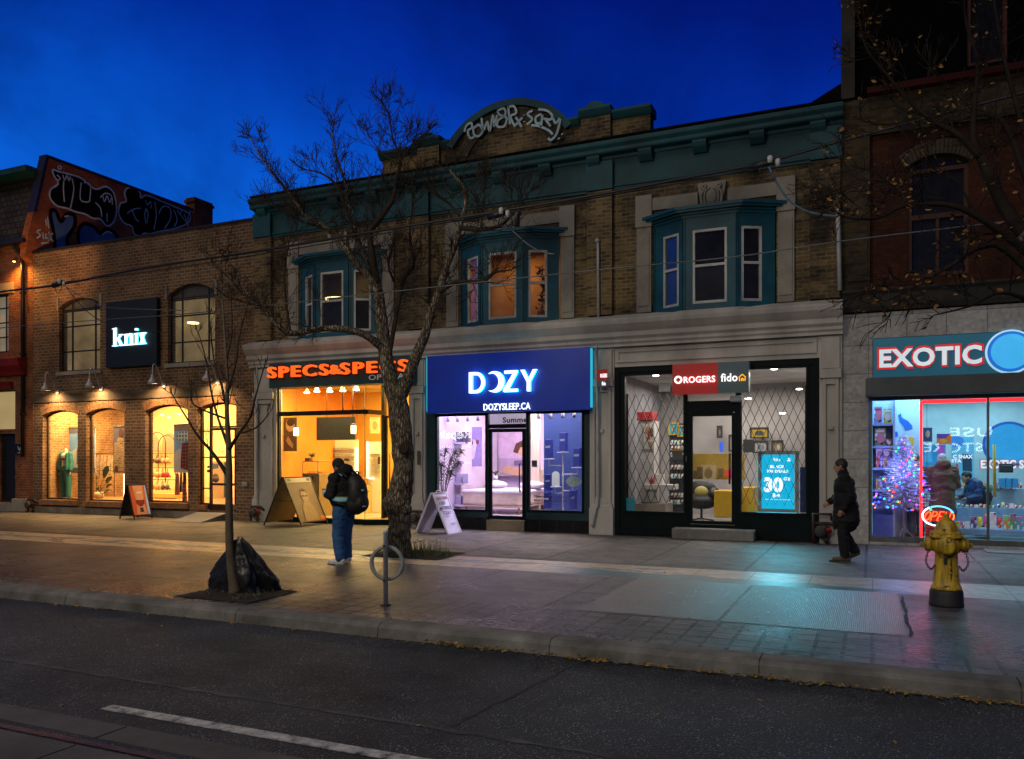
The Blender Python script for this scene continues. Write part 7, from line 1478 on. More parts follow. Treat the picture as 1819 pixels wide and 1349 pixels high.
# ================================================================== street furniture
rustm = surf('rusty_iron', (.10,.055,.03), (.04,.028,.02), 12, .75, .1, .3, 50)
def meter(name, loc, lab, red=False):
    t = thing(name, lab, 'gas meter', loc); b = Vector(loc); mb = MB()
    mb.tube(crom([b+Vector((-.16,-.12,.02)), b+Vector((-.16,-.12,.34)), b+Vector((-.12,-.12,.42)), b+Vector((.18,-.12,.42)), b+Vector((.22,-.10,.36)), b+Vector((.22,-.02,.32))], 4), .03, 8)
    mb.tube([b+Vector((.06,-.12,.02)), b+Vector((.06,-.12,.40))], .026, 8)
    for p in ((-.16,-.12,.16), (-.16,-.12,.36), (.06,-.12,.22), (.06,-.12,.08)): mb.lathe([(.045,-.03),(.052,-.01),(.052,.01),(.045,.03)], 10, b+Vector(p))
    mb.build('pipe', rustm, t); MB().lathe([(.02,.0),(.10,.0),(.115,.03),(.115,.10),(.07,.13)], 16, b+Vector((-.05,-.24,.26)), axis='y').build('dial_case', surf('meter_grey', (.07,.066,.06), None, 7), t)
    MB().lathe([(.0,0),(.06,.0),(.06,.02),(.0,.02)], 14, b+Vector((.12,-.17,.28)), axis='y').build('valve_wheel', C((.35,.02,.02)) if red else rustm, t); return t
meter('gas_meter', (X(62),-.02,.0), 'dark pipe cluster at the foot of the brown brick shop, far left corner')
meter('gas_meter', (X(466),-.16,.0), 'rusty pipe fitting at the foot of the stone pilaster beside the easel board', True)
meter('gas_meter', (X(748),-.16,.0), 'pipe valve at the pilaster just behind the white folding board')
mm = meter('gas_meter', (X(1463),-.16,.0), 'tall dark gas pipes with a red valve right of the phone shop', True)
MB().tube([Vector((X(1447),-.35,.04)), Vector((X(1447),-.35,.62)), Vector((X(1478),-.35,.62)), Vector((X(1478),-.20,.50))], .032, 8).build('guard_pipe', rustm, mm)
MB().box(X(741,-.22), X(746,-.22), -.24, -.19, Z(743,826), Z(743,801)).solo('fuse_box', surf('old_grey_box', (.10,.09,.08)), 'narrow dark metal box on the stone pilaster right of the tree trunk', 'box', bevel=.02)
# wheelchair ramp
rp = surf('grey_ramp', (.22,.22,.22), (.15,.15,.15), 4, .7, bump=.3); xa, xb = X(362), X(414)
mb = MB(); mb.prism([(xa,-.11,.0),(xa,-.11,.20),(xa,-.28,.20),(xa,-1.25,.01),(xa,-1.25,0)], (xb-xa,0,0)); t = mb.solo('entrance_ramp', rp, 'grey sloping entrance ramp at the brown framed shop door', 'ramp', bevel=.006)
MB().box(X(1745), X(1819), -.75, -.10, .004, .016).solo('door_mat', surf('pale_mat', (.28,.28,.27), None, 9, .95), 'pale flat mat on the pavement at the snack shop door', 'mat')

def aframe(loc, lab, w, spread, h, frame, mats, legs=True, th=.02, gap=0):
    """ridge along y, faces toward +x and -x"""
    t = thing('sandwich_board', lab, 'sandwich board', loc); b = Vector(loc)
    for s, nm, mat in ((1, 'front_panel', mats[0]), (-1, 'back_panel', mats[1])):
        lo = .10 if legs else 0.0; f0 = lo/h
        def p(y, k, o=0): return b + Vector((s*(spread/2*(1-k)+.015) + s*o, y, h*k))
        MB().prism([p(-w/2,f0),p(w/2,f0),p(w/2,.99),p(-w/2,.99)], (s*-th*.5,0,-.002)).build(nm, mat, t)
        mb = MB()
        for y in (-w/2, w/2): mb.beam(p(y,0,.004), p(y,1,.004), .028, .028, up=(0,1,0))
        mb.beam(p(-w/2,.985,.004), p(w/2,.985,.004), .028, .028, up=(1,0,0)); 
        if legs: mb.beam(p(-w/2,f0,.004), p(w/2,f0,.004), .026, .026, up=(1,0,0))
        mb.build('frame', frame, t)
    return t, b
def onface(b, w, spread, h, u, v, o=.012):      # u across 0..1 from the near (-y) edge, v up
    return b + Vector((spread/2*(1-v)+.015+o, -w/2 + w*u, h*v))
# board 1: left shop
loc = (-19.72, -.78, .0); w, sp_, h = .62, .56, 1.0
t, b = aframe(loc, 'black framed sandwich board with an orange red underwear poster by the brown shop', w, sp_, h, dark, [C((.55,.16,.05)), C((.02,.02,.025))])
def face(pts, mat, o, nm, par): MB().poly([onface(b, w, sp_, h, u, v, o) for u, v in pts]).build(nm, mat, par)
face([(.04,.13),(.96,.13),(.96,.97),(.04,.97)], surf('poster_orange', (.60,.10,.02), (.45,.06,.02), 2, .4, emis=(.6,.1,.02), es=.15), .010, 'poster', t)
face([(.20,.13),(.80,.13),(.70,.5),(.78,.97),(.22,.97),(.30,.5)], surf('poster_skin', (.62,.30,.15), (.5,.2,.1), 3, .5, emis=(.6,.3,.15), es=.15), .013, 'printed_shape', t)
face([(.24,.55),(.76,.55),(.72,.44),(.56,.36),(.44,.36),(.28,.44)], C((.20,.01,.01)), .016, 'printed_shape', t); face([(.40,.20),(.62,.20),(.60,.33),(.42,.33)], C((.03,.02,.02)), .016, 'printed_shape', t)
face([(.82,.13),(.96,.13),(.96,.97),(.88,.97)], C((.25,.42,.70), .15), .016, 'printed_shape', t); face([(.38,.74),(.66,.74),(.66,.79),(.38,.79)], C((.7,.6,.5)), .019, 'printed_caption', t)
# board 2: optician, wide
loc = (-13.95, -.72, 0); w, sp_, h = 1.08, 1.20, 1.28
bp = surf('brown_poster', (.26,.165,.075), (.17,.105,.05), 2.5, .6); t, b = aframe(loc, 'wide open easel board with a sepia portrait poster outside the orange shop', w, sp_, h, dark, [bp, surf('board_back', (.36,.26,.12), None, 2)])
face([(.03,.88),(.97,.88),(.97,.99),(.03,.99)], C((.44,.38,.28)), .012, 'poster_header', t); face([(.22,.10),(.78,.10),(.72,.38),(.58,.52),(.42,.52),(.28,.38)], C((.30,.19,.09)), .012, 'printed_figure', t)
face([(.40+.13*math.cos(i*PI/8)+.1, .60+.10*math.sin(i*PI/8)) for i in range(16)], C((.36,.22,.11)), .014, 'printed_head', t); face([(.36,.66),(.44,.73),(.58,.73),(.66,.64),(.62,.70),(.5,.76),(.4,.74)], C((.07,.035,.015)), .016, 'printed_hair', t)
face([(.40,.62),(.49,.62),(.49,.59),(.40,.59)], C((.04,.02,.01)), .018, 'printed_spectacles', t); face([(.52,.62),(.61,.62),(.61,.59),(.52,.59)], C((.04,.02,.01)), .018, 'printed_spectacles', t)
face([(.80,.11),(.97,.11),(.97,.19),(.80,.19)], C((.55,.10,.01)), .014, 'printed_corner', t)
for u in (.08, .80): face([(u,.91),(u+.12,.91),(u+.12,.96),(u,.96)], C((.10,.07,.04)), .014, 'printed_caption', t)
MB().tube([b+Vector((.28,-w/2,.66)), b+Vector((-.28,-w/2,.66))], .012, 6).build('brace', dark, t)
# board 3: white plastic
loc = (-9.44, -1.12, 0); w, sp_, h = .64, .84, .95
wp = surf('white_plastic_board', (.84,.80,.92), (.76,.72,.85), 1.5, .5); t, b = aframe(loc, 'white folding board with red and navy lettering by the blue fascia shop', w, sp_, h, wp, [wp, wp], legs=False, th=.06)
MB().tube(crom([b+Vector((0,-.1,h)), b+Vector((0,-.08,h+.04)), b+Vector((0,.08,h+.04)), b+Vector((0,.1,h))], 3), .014, 6).build('handle', wp, t)
def facetext(body, u0, u1, v0, v1, mat):
    m_ = text_mb(body, 0, 1, 0, 1, 0, ext=.0, off=.02); m_.v = [onface(b, w, sp_, h, u0+(u1-u0)*p.x, v0+(v1-v0)*p.z, .020) for p in m_.v]; m_.build('lettering', mat, t)
nv = C((.05,.05,.20)); facetext('TAKE HOME', .08, .92, .83, .90, C((.50,.06,.08))); facetext('A NEW', .12, .62, .70, .78, nv); facetext('MATTRESS', .10, .92, .58, .66, nv); facetext('TODAY!', .18, .80, .46, .54, nv); facetext('dozysleep.ca', .25, .6, .40, .43, nv); facetext('DOZY', .50, .80, .20, .25, nv)
# bicycle ring
bz = PG(685, 1076); Br = thing('bike_post', 'galvanised bike post with a cast ring standing on the paver strip', 'bike stand', bz)
gal2 = surf('weathered_zinc', (.66,.67,.66), (.46,.47,.47), 9, .5, .1, .2, 60, metal=.15, dirt=.4)
MB().lathe([(.028,-.05),(.028,.86),(.031,.862),(.031,.90),(.024,.905)], 14, bz).build('post', gal2, Br); MB().lathe([(.065,0),(.065,.012),(.03,.02)], 14, bz).build('base_plate', dark, Br)
rc = bz + Vector((-.012, .05, .50)); n = 40; mb = MB(); ro, ri, hd = .215, .172, .022; ang = math.radians(14)
M = Matrix.Rotation(ang, 3, 'Z')
ringv = []
for i in range(n):
    a_ = 2*PI*i/n; c_, s_ = math.cos(a_), math.sin(a_)
    for r_, d_ in ((ro-.006,-hd),(ro,-hd*.6),(ro,hd*.6),(ro-.006,hd),(ri+.006,hd),(ri,hd*.6),(ri,-hd*.6),(ri+.006,-hd)): ringv.append(rc + M @ Vector((r_*c_, d_, r_*s_)))
mb.add(ringv, [(i*8+j, i*8+(j+1) % 8, ((i+1) % n)*8+(j+1) % 8, ((i+1) % n)*8+j) for i in range(n) for j in range(8)], 0, True); mb.build('ring', surf('cast_ring', (.30,.31,.30), (.16,.165,.165), 14, .55, .1, .3, 60, metal=.1), Br)
mb = MB()
for z_ in (.30,.71): mb.lathe([(.012,-.05),(.012,.0)], 8, bz+Vector((0,0,z_)), axis='y')
mb.build('bolt', dark, Br)
# hydrant
hz = PG(1681, 1076); FH = thing('fire_hydrant', 'weathered yellow fire hydrant with black base and side chains', 'hydrant', hz)
m, nt, N, L, B = newmat('chipped_hydrant_yellow'); v = objvec(N, L); n0 = noise(N, L, v, 4, 6, .65); r0 = ramp(N, [(.32, (.62,.42,.02)), (.68, (.40,.24,.015))]); L.new(n0.outputs[0], r0.inputs[0])
n1 = noise(N, L, v, 17, 8, .72); r1 = ramp(N, [(.585, (0,)*3), (.61, (1,)*3)]); L.new(n1.outputs[0], r1.inputs[0]); cc = mixc(N, L, r1.outputs[0], r0.outputs[0], (.055,.024,.010))
n2 = noise(N, L, objvec(N, L, (7,7,.9)), 2.2, 5, .6); r2 = ramp(N, [(.40, (.38,.33,.28)), (.58, (1,)*3)]); L.new(n2.outputs[0], r2.inputs[0]); L.new(mixc(N, L, .85, cc, r2.outputs[0], 'MULTIPLY'), B.inputs['Base Color'])
L.new(math_(N, L, 'ADD', math_(N, L, 'MULTIPLY', r1.outputs[0], .35), .48), B.inputs['Roughness']); L.new(bumpn(N, L, math_(N, L, 'SUBTRACT', math_(N, L, 'MULTIPLY', n0.outputs[0], .6), math_(N, L, 'MULTIPLY', r1.outputs[0], .5)), .5, .008), B.inputs['Normal']); hy = m; hb = surf('hydrant_black', (.012,.012,.012), (.02,.018,.015), 8, .6, .1, .3)
s_ = .98
MB().lathe([(.185,0),(.190,.02),(.185,.04),(.180,.17),(.172,.19),(.14,.20)], 24, hz).build('base', hb, FH)
MB().lathe([(.165,.195),(.168,.215),(.160,.235),(.148,.25),(.140,.30),(.126,.50),(.120,.62),(.128,.635),(.150,.64),(.150,.80),(.12,.81)], 28, hz).build('barrel', hy, FH)
MB().lathe([(.175,.805),(.180,.815),(.180,.835),(.170,.845),(.165,.85),(.172,.86),(.172,.875),(.130,.882),(.126,.90),(.118,.94),(.098,.985),(.070,1.015),(.045,1.03),(.04,1.045)], 28, hz).build('bonnet', hy, FH)
MB().lathe([(.034,1.04),(.034,1.085),(.02,1.09)], 5, hz, sm=False).build('nut', hy, FH)
for q in (-1, 1):
    o = hz + Vector((0,0,.725)); nz_ = MB(); nz_.lathe([(.075,q*.10),(.075,q*.16),(.088,q*.165),(.088,q*.19),(.082,q*.195),(.082,q*.225),(.05,q*.235)], 18, o, axis='x'); nzo = nz_.build('nozzle', hy, FH)
    MB().lathe([(.028,q*.235),(.028,q*.275),(.018,q*.28)], 5, o, axis='x', sm=False).build('nut', hy, nzo)
    ch_ = MB(); pts = crom([o+Vector((q*.19,-.07,-.06)), o+Vector((q*.22,-.08,-.20)), o+Vector((q*.17,-.09,-.29)), o+Vector((q*.125,-.09,-.24))], 6)
    for i in range(len(pts)-1):
        c_ = (pts[i]+pts[i+1])/2; d_ = (pts[i+1]-pts[i]).normalized(); u_ = d_.cross(Vector((0,1,0) if i % 2 else (1,0,0))).normalized(); L_ = (pts[i+1]-pts[i]).length*.72
        ch_.tube([c_ + d_*L_*math.cos(k*PI/5) + u_*.011*math.sin(k*PI/5) for k in range(11)], .0042, 5)
    ch_.build('chain', rustm, FH)
mb = MB(); o = hz + Vector((-.005,0,.725)); mb.lathe([(.095,-.10),(.095,-.165),(.108,-.17),(.108,-.20),(.07,-.215)], 20, o, axis='y'); nzo = mb.build('nozzle', hy, FH); 
mb = MB()
for i in range(8): an = 2*PI*(i+.5)/8; mb.lathe([(.016,.838),(.016,.862),(.008,.865)], 6, hz+Vector((.172*math.cos(an), .172*math.sin(an), 0)), sm=False)
mb.build('flange_bolt', hy, FH)
def hp(u, v): 
    an = -PI/2 + math.radians(4) + u; r_ = .128 + .012*(.6-v)/.3; return hz + Vector((r_*math.cos(an)*1.02, r_*math.sin(an)*1.02, v))
mb = MB(); mb.poly([hp(-.35,.50),hp(-.05,.50),hp(-.05,.58),hp(-.35,.58)]); mb.build('sticker', hb, FH)
mb = MB()
for pts in ([(.30,.55),(.20,.50),(.32,.47),(.15,.42)], [(.25,.56),(.28,.40),(.12,.34)], [(.05,.40),(.25,.36),(.18,.31)], [(.12,.46),(.36,.42)]): mb.tube(crom([hp(u, v) for u, v in pts], 4), .004, 4)
mb.build('scribble', hb, FH)

# ================================================================== trees
m, nt, N, L, B = newmat('rough_bark'); v = objvec(N, L, (1,1,.22)); vo = N.new('ShaderNodeTexVoronoi'); vo.feature = 'DISTANCE_TO_EDGE'; vo.inputs['Scale'].default_value = 26
nd = noise(N, L, v, 9, 5); L.new(mixc(N, L, .06, v, nd.outputs['Color'], 'ADD'), vo.inputs['Vector'])
r0 = ramp(N, [(.0, (.018,.014,.010)), (.10, (.13,.105,.072)), (.35, (.32,.265,.19))]); L.new(vo.outputs[0], r0.inputs[0])
n1 = noise(N, L, objvec(N, L), 3.5, 6, .65); r1 = ramp(N, [(.34, (.45,.43,.38)), (.52, (1,1,1)), (.70, (1.25,1.25,1.15))]); L.new(n1.outputs[0], r1.inputs[0])
L.new(mixc(N, L, 1.0, r0.outputs[0], r1.outputs[0], 'MULTIPLY'), B.inputs['Base Color']); B.inputs['Roughness'].default_value = .92; B.inputs['Specular IOR Level'].default_value = .15
n2 = noise(N, L, objvec(N, L), 40, 5); hh = math_(N, L, 'ADD', math_(N, L, 'MINIMUM', vo.outputs[0], .3), math_(N, L, 'MULTIPLY', n2.outputs[0], .12)); L.new(bumpn(N, L, hh, 1.0, .06), B.inputs['Normal']); bark = m
twigm = surf('twig_bark', (.050,.036,.024), (.028,.020,.014), 8, .9, .05, .3, 40, spec=.15)
def limbpts(pts, Y):   # (px, py, dy, radius)
    out = []
    for p in pts: out.append((P(p[0], p[1], Y + p[2]), p[3]))
    return out
def tube_limb(mb, pr, n=10, rough=.0, sub=5):
    ctr = [p for p, r in pr]; rad = [r for p, r in pr]; c = crom(ctr, sub); rr = []
    for i in range(len(c)):
        k = min(i / sub, len(rad)-1.0001); j = int(k); rr.append(rad[j] + (rad[j+1]-rad[j])*(k-j))
    b0 = len(mb.v); mb.tube(c, rr, n)
    if rough:
        for i in range(b0, len(mb.v)):
            p = mb.v[i]; j = min((i-b0)//n, len(c)-1); d = p - c[j]
            mb.v[i] = c[j] + d*(1 + rough*mnoise.noise(p*4.0) + rough*.6*mnoise.noise(p*11.0))
    return c, rr
def twig(mb, p, d, L_, r, lev, rng, up=.15, leaves=None, ld=0):
    n = 4 if lev > 1 else 3; pts = [p.copy()]; q = p.copy(); dd = d.copy()
    for i in range(n):
        dd = (dd + Vector((rng.gauss(0,.13), rng.gauss(0,.13), rng.gauss(0,.12)+up*.35))).normalized(); q = q + dd*L_/n; pts.append(q.copy())
    mb.tube(pts, [max(.0036, r*(1-.75*i/n)) for i in range(n+1)], 4 if lev > 1 else 3, cap=False)
    if leaves is not None and rng.random() < ld: leaf(leaves, pts[rng.randrange(1, n+1)] + Vector((0,0,-.03)), rng.uniform(.035,.065), 0, 1)
    if lev > 0:
        for k in range(3 if lev > 1 else rng.choice((2,3))):
            i = rng.randrange(1, n+1); ax = Vector((rng.uniform(-1,1), rng.uniform(-1,1), rng.uniform(-.6,1.0)))
            nd = (dd*.95 + ax*.7).normalized(); twig(mb, pts[i], nd, L_*rng.uniform(.5,.85), r*.6, lev-1, rng, up, leaves, ld)
def sprout(mb, c, rr, t0, step, Lr, lev, rng, up=.2, leaves=None, ld=0, thin=.35, tip=True):
    acc = 0
    for i in range(1, len(c)):
        acc += (c[i]-c[i-1]).length
        if i/len(c) < t0 or acc < step: continue
        acc = 0; t = (c[i]-c[i-1]).normalized(); ax = Vector((rng.uniform(-1,1), rng.uniform(-1,1), rng.uniform(-.3,1.1)))
        d = (t*.55 + ax).normalized(); twig(mb, c[i], d, rng.uniform(*Lr)*(1-.35*i/len(c)), min(rr[i]*thin, .010), lev, rng, up, leaves, ld)
    if tip:
        for _ in range(3): twig(mb, c[-1], ((c[-1]-c[-2]).normalized() + Vector((rng.gauss(0,.35), rng.gauss(0,.35), rng.gauss(0,.3)))).normalized(), rng.uniform(*Lr)*.4, rr[-1]*.8, max(1, lev-1), rng, up, leaves, ld)
rg = random.Random(21); ty = TREE.y
TR = thing('street_tree', 'large bare street tree with a burled forked trunk in front of the shops', 'tree', TREE)
tm = MB(); k_ = 14.9/1445
def R_(px): return px*k_*.76
tr = limbpts([(710,990,0,R_(33)),(709,960,0,R_(27)),(709,925,0,R_(25)),(707,895,0,R_(33)),(712,868,0,R_(27)),(716,840,0,R_(24)),(716,800,0,R_(25)),(714,775,0,R_(26)),(711,745,0,R_(24)),(706,712,0,R_(23)),(700,690,0,R_(21))], ty)
tube_limb(tm, tr, 18, .16, 6)
for (px_, py_, r_) in ((692,893,17),(724,800,11),(697,880,13),(722,905,13),(700,912,14)): tm.ell(P(px_, py_, ty-.08), R_(r_), 10, 8)
trunk = tm.build('trunk', bark, TR)
MB().lathe([(.10,0),(.11,-.03),(.075,-.05),(.05,-.045)], 12, P(719,797,ty-.26), axis='y').build('knot', twigm, trunk)
limbs = [
 [(702,712,0,R_(19)),(690,660,0,R_(18)),(682,610,.1,R_(16)),(677,560,.1,R_(14)),(671,515,.15,R_(12)),(664,495,.15,R_(9))],
 [(704,720,0,R_(17)),(722,680,-.05,R_(15)),(738,635,-.1,R_(13)),(756,593,-.1,R_(11)),(763,560,-.1,R_(9.5)),(778,524,-.15,R_(9)),(792,477,-.2,R_(7.5)),(807,440,-.2,R_(7)),(818,400,-.2,R_(6)),(828,360,-.2,R_(5)),(821,331,-.2,R_(4)),(799,302,-.2,R_(2.5))],
 [(682,622,.05,R_(10)),(652,597,-.3,R_(9)),(618,586,-.6,R_(8)),(574,584,-.8,R_(7)),(516,593,-1.0,R_(6.5)),(490,575,-1.1,R_(5)),(462,545,-1.2,R_(4)),(436,524,-1.2,R_(3.5)),(400,488,-1.3,R_(2)),(372,455,-1.3,R_(1.2))],
 [(672,520,.1,R_(10)),(652,488,0,R_(9)),(636,473,-.1,R_(8)),(611,437,-.3,R_(7)),(578,404,-.4,R_(6)),(545,386,-.5,R_(5)),(523,357,-.6,R_(4)),(498,324,-.6,R_(3)),(465,281,-.7,R_(2)),(444,244,-.7,R_(1.2))],
 [(668,505,.2,R_(9)),(650,462,.4,R_(7.5)),(632,419,.6,R_(6)),(618,368,.7,R_(5)),(614,328,.7,R_(3.5)),(596,270,.8,R_(2)),(589,223,.8,R_(1.2))],
 [(670,505,.15,R_(9)),(661,451,0,R_(8)),(658,411,-.1,R_(7)),(680,382,-.2,R_(6)),(698,353,-.3,R_(5)),(705,313,-.3,R_(4)),(712,284,-.3,R_(3)),(698,248,-.4,R_(2.2)),(690,204,-.4,R_(1.4)),(677,180,-.4,R_(1))],
 [(712,284,-.3,R_(2.5)),(724,268,-.4,R_(2)),(738,252,-.5,R_(1.6)),(759,234,-.5,R_(1))],
 [(709,290,-.3,R_(2.2)),(690,280,-.2,R_(1.8)),(676,270,-.1,R_(1.4)),(650,233,0,R_(1))],
 [(632,425,.5,R_(4)),(603,339,.2,R_(3)),(574,310,0,R_(2.4)),(545,302,-.2,R_(1.4))],
 [(818,405,-.2,R_(6)),(854,408,-.5,R_(5)),(890,400,-.8,R_(3.5)),(915,375,-.9,R_(2)),(935,350,-1,R_(1.2))],
 [(778,522,-.15,R_(5.5)),(810,502,-.4,R_(5)),(857,500,-.7,R_(4)),(879,484,-.8,R_(3)),(897,482,-.9,R_(1.6))],
 [(817,385,-.2,R_(3.5)),(792,357,0,R_(2.6)),(756,335,.2,R_(1.8)),(735,330,.3,R_(1))],
 [(690,640,0,R_(6)),(715,505,.6,R_(5)),(735,470,.8,R_(4)),(728,420,.9,R_(3)),(735,350,1,R_(1.5))],
 [(700,500,.3,R_(3)),(690,470,.1,R_(3)),(700,430,.1,R_(2))],
 [(578,404,-.4,R_(3.5)),(540,395,-.2,R_(2.6)),(500,372,-.1,R_(2)),(470,362,0,R_(1.2))],
 [(516,593,-1.0,R_(3)),(505,500,-.8,R_(2.4)),(512,440,-.7,R_(1.6)),(520,400,-.7,R_(1))],
 [(854,408,-.5,R_(2.4)),(858,370,-.5,R_(1.8)),(862,320,-.5,R_(1))],
]
tw = MB()
for i, l in enumerate(limbs):
    lm = MB(); c, rr = tube_limb(lm, limbpts(l, ty), 10, .10 if i < 6 else 0, 5); lm.build('limb', bark if i < 5 else twigm, TR)
    sprout(tw, c, rr, .15 if i > 2 else .30, .068 if i != 1 else .12, (.28, .64), 3 if i not in (0,) else 2, rg, .12)
tw.build('crown', twigm, TR)
# sapling with watering bag
rg = random.Random(5); sy = SAP.y
ST = thing('sapling', 'thin bare sapling with a black watering bag at its foot by the kerb', 'sapling', SAP)
ks = 10.5/1445
def S_(px): return px*ks
sm = MB(); sp_l = limbpts([(418,1056,0,S_(11)),(412,1010,0,S_(8.5)),(408,965,0,S_(7.5)),(407,900,0,S_(6.5)),(407,840,0,S_(6)),(406,790,0,S_(5)),(403,730,0,S_(4)),(404,680,0,S_(3.2)),(401,620,0,S_(2.6)),(397,560,0,S_(1.8)),(394,505,0,S_(1))], sy)
barks = surf('young_bark', (.12,.085,.05), (.07,.05,.03), 12, .85, .05, .4, 50); c, rr = tube_limb(sm, sp_l, 10, .05); sm.build('trunk', barks, ST)
tw = MB(); sprout(tw, c, rr, .55, .11, (.2,.42), 1, rg, .5)
for l in ([(405,845,0,S_(4.5)),(378,805,-.1,S_(3)),(352,775,-.2,S_(2.2)),(330,740,-.3,S_(1.6)),(305,700,-.3,S_(1))], [(406,800,0,S_(4)),(425,770,-.1,S_(2.6)),(445,740,-.1,S_(2)),(455,700,-.2,S_(1.5)),(470,650,-.2,S_(1))], [(404,790,0,S_(3.6)),(388,745,.1,S_(2.4)),(376,700,.1,S_(1.8)),(366,640,.2,S_(1.3)),(352,590,.2,S_(.9))],
          [(404,735,0,S_(3)),(395,690,0,S_(2)),(380,640,.1,S_(1.4)),(372,560,.1,S_(.9))], [(403,700,0,S_(2.6)),(418,650,-.1,S_(1.7)),(425,600,-.1,S_(1.2)),(440,540,-.2,S_(.8))], [(402,640,0,S_(2)),(412,590,0,S_(1.3)),(410,520,0,S_(.8))], [(404,745,0,S_(2.4)),(345,720,-.2,S_(1.6)),(340,690,-.2,S_(1))], [(425,770,-.1,S_(2)),(455,760,-.2,S_(1.4)),(478,735,-.2,S_(.9))]):
    lm = MB(); c2, r2 = tube_limb(lm, limbpts(l, sy), 6, 0, 4); lm.build('limb', twigm, ST); sprout(tw, c2, r2, .25, .12, (.15,.34), 1, rg, .5)
tw.build('crown', twigm, ST)
m, nt, N, L, B = newmat('black_polythene'); v = objvec(N, L); n = noise(N, L, v, 5, 6, .6, 1.5); B.inputs['Base Color'].default_value = (.012,.012,.013,1); B.inputs['Roughness'].default_value = .36; B.inputs['Specular IOR Level'].default_value = .35
L.new(bumpn(N, L, n.outputs[0], .55, .04), B.inputs['Normal']); poly_m = m
bc_ = SAP + Vector((-.12, .30, 0)); mb = MB(); n, kk = 90, 34; vs = []
for j in range(kk+1):
    f = j/kk; z_ = .01 + .70*f
    r_ = .40*(1-f)**.72*(1+.22*math.sin(min(1,f*1.3)*PI)) + .035 + .03*max(0,1-f*9)
    for i in range(n):
        a_ = 2*PI*i/n; q = 1 + .16*math.sin(a_*5+f*2)*(1-f*.3) + .05*math.sin(a_*11+1+f*5) + .12*mnoise.noise(Vector((math.cos(a_)*2, math.sin(a_)*2, f*3))) + .09*(1-2*abs(mnoise.noise(Vector((math.cos(a_)*5, math.sin(a_)*5, f*4))))) + .05*mnoise.noise(Vector((math.cos(a_)*11, math.sin(a_)*11, f*12)))
        vs.append(bc_ + Vector((r_*q*math.cos(a_)*1.0 + .12*f, r_*q*.58*math.sin(a_) - .22*f, z_ + (.03*math.sin(a_*3) if j == kk else 0))))
mb.add(vs, [(j*n+i, j*n+(i+1) % n, (j+1)*n+(i+1) % n, (j+1)*n+i) for j in range(kk) for i in range(n)] + [tuple(range(kk*n, kk*n+n))], 0, True)
mb.solo('watering_bag', poly_m, 'glossy crumpled black plastic bag wrapped round the foot of the sapling', 'bag')
# tree beyond the right edge with hanging yellow leaves
twigd = surf('dark_twig', (.028,.020,.014), (.014,.010,.008), 8, .9, .05, .3, 40, spec=.1); rg = random.Random(11); Y3 = -8.9; b3 = P(1975, 1100, Y3); b3.z = 0
YT = thing('street_tree', 'dark overhanging tree with curled yellow leaves entering from the right', 'tree', b3); kr = 9.2*1.08/1445
def T_(px): return px*kr*.62
tm = MB(); tube_limb(tm, [(b3, .22), (P(1965,800,Y3), .17), (P(1935,600,Y3), .14), (P(1880,480,Y3), .11), (P(1818,414,Y3), .085)], 12, .1); tm.build('trunk', bark, YT)
tw = MB(); lv = MB()
for i, l in enumerate([
 [(1830,430,0,T_(18)),(1782,365,0,T_(14)),(1747,289,0,T_(11)),(1729,249,.1,T_(8)),(1731,187,.2,T_(6)),(1736,107,.2,T_(4)),(1716,40,.3,T_(3)),(1710,-40,.3,T_(2))],
 [(1740,278,0,T_(9)),(1702,240,-.1,T_(7)),(1653,213,-.2,T_(5.5)),(1609,173,-.3,T_(4)),(1569,125,-.4,T_(3)),(1538,84,-.5,T_(2)),(1524,27,-.5,T_(1.2))],
 [(1850,470,0,T_(10)),(1760,400,-.3,T_(8)),(1690,365,-.5,T_(6.5)),(1609,365,-.6,T_(5)),(1560,387,-.7,T_(4)),(1507,387,-.8,T_(3)),(1478,374,-.9,T_(1.5))],
 [(1612,365,-.6,T_(4)),(1591,329,-.5,T_(3.4)),(1560,320,-.4,T_(2.6)),(1525,318,-.3,T_(2)),(1498,289,-.3,T_(1.2))],
 [(1850,400,.2,T_(9)),(1795,240,.4,T_(7)),(1760,205,.5,T_(5)),(1700,215,.6,T_(3)),(1640,240,.7,T_(1.6))],
 [(1860,520,-.2,T_(8)),(1769,436,-.5,T_(6)),(1689,472,-.7,T_(4)),(1631,507,-.8,T_(2.6)),(1575,535,-.9,T_(1.4))],
 [(1840,300,.3,T_(8)),(1790,130,.5,T_(5)),(1770,30,.6,T_(3)),(1760,-50,.7,T_(2))],
 [(1840,540,-.4,T_(6)),(1780,520,-.6,T_(4)),(1720,545,-.7,T_(2.4)),(1660,560,-.8,T_(1.3))]]):
    lm = MB(); c, rr = tube_limb(lm, limbpts(l, Y3), 8, .08 if i == 0 else 0, 5); lm.build('limb', twigd, YT)
    sprout(tw, c, rr, .10, .12, (.25,.6), 3 if i in (1,2,3,5) else 2, rg, -.10 if i > 1 else .1, lv, .22)
tw.build('crown', twigd, YT)
lv.build('foliage', surf('curled_yellow_leaf', (.28,.14,.022), (.15,.065,.012), 30, .65, .1, .1, 60, dirt=.2), YT, kind='stuff')
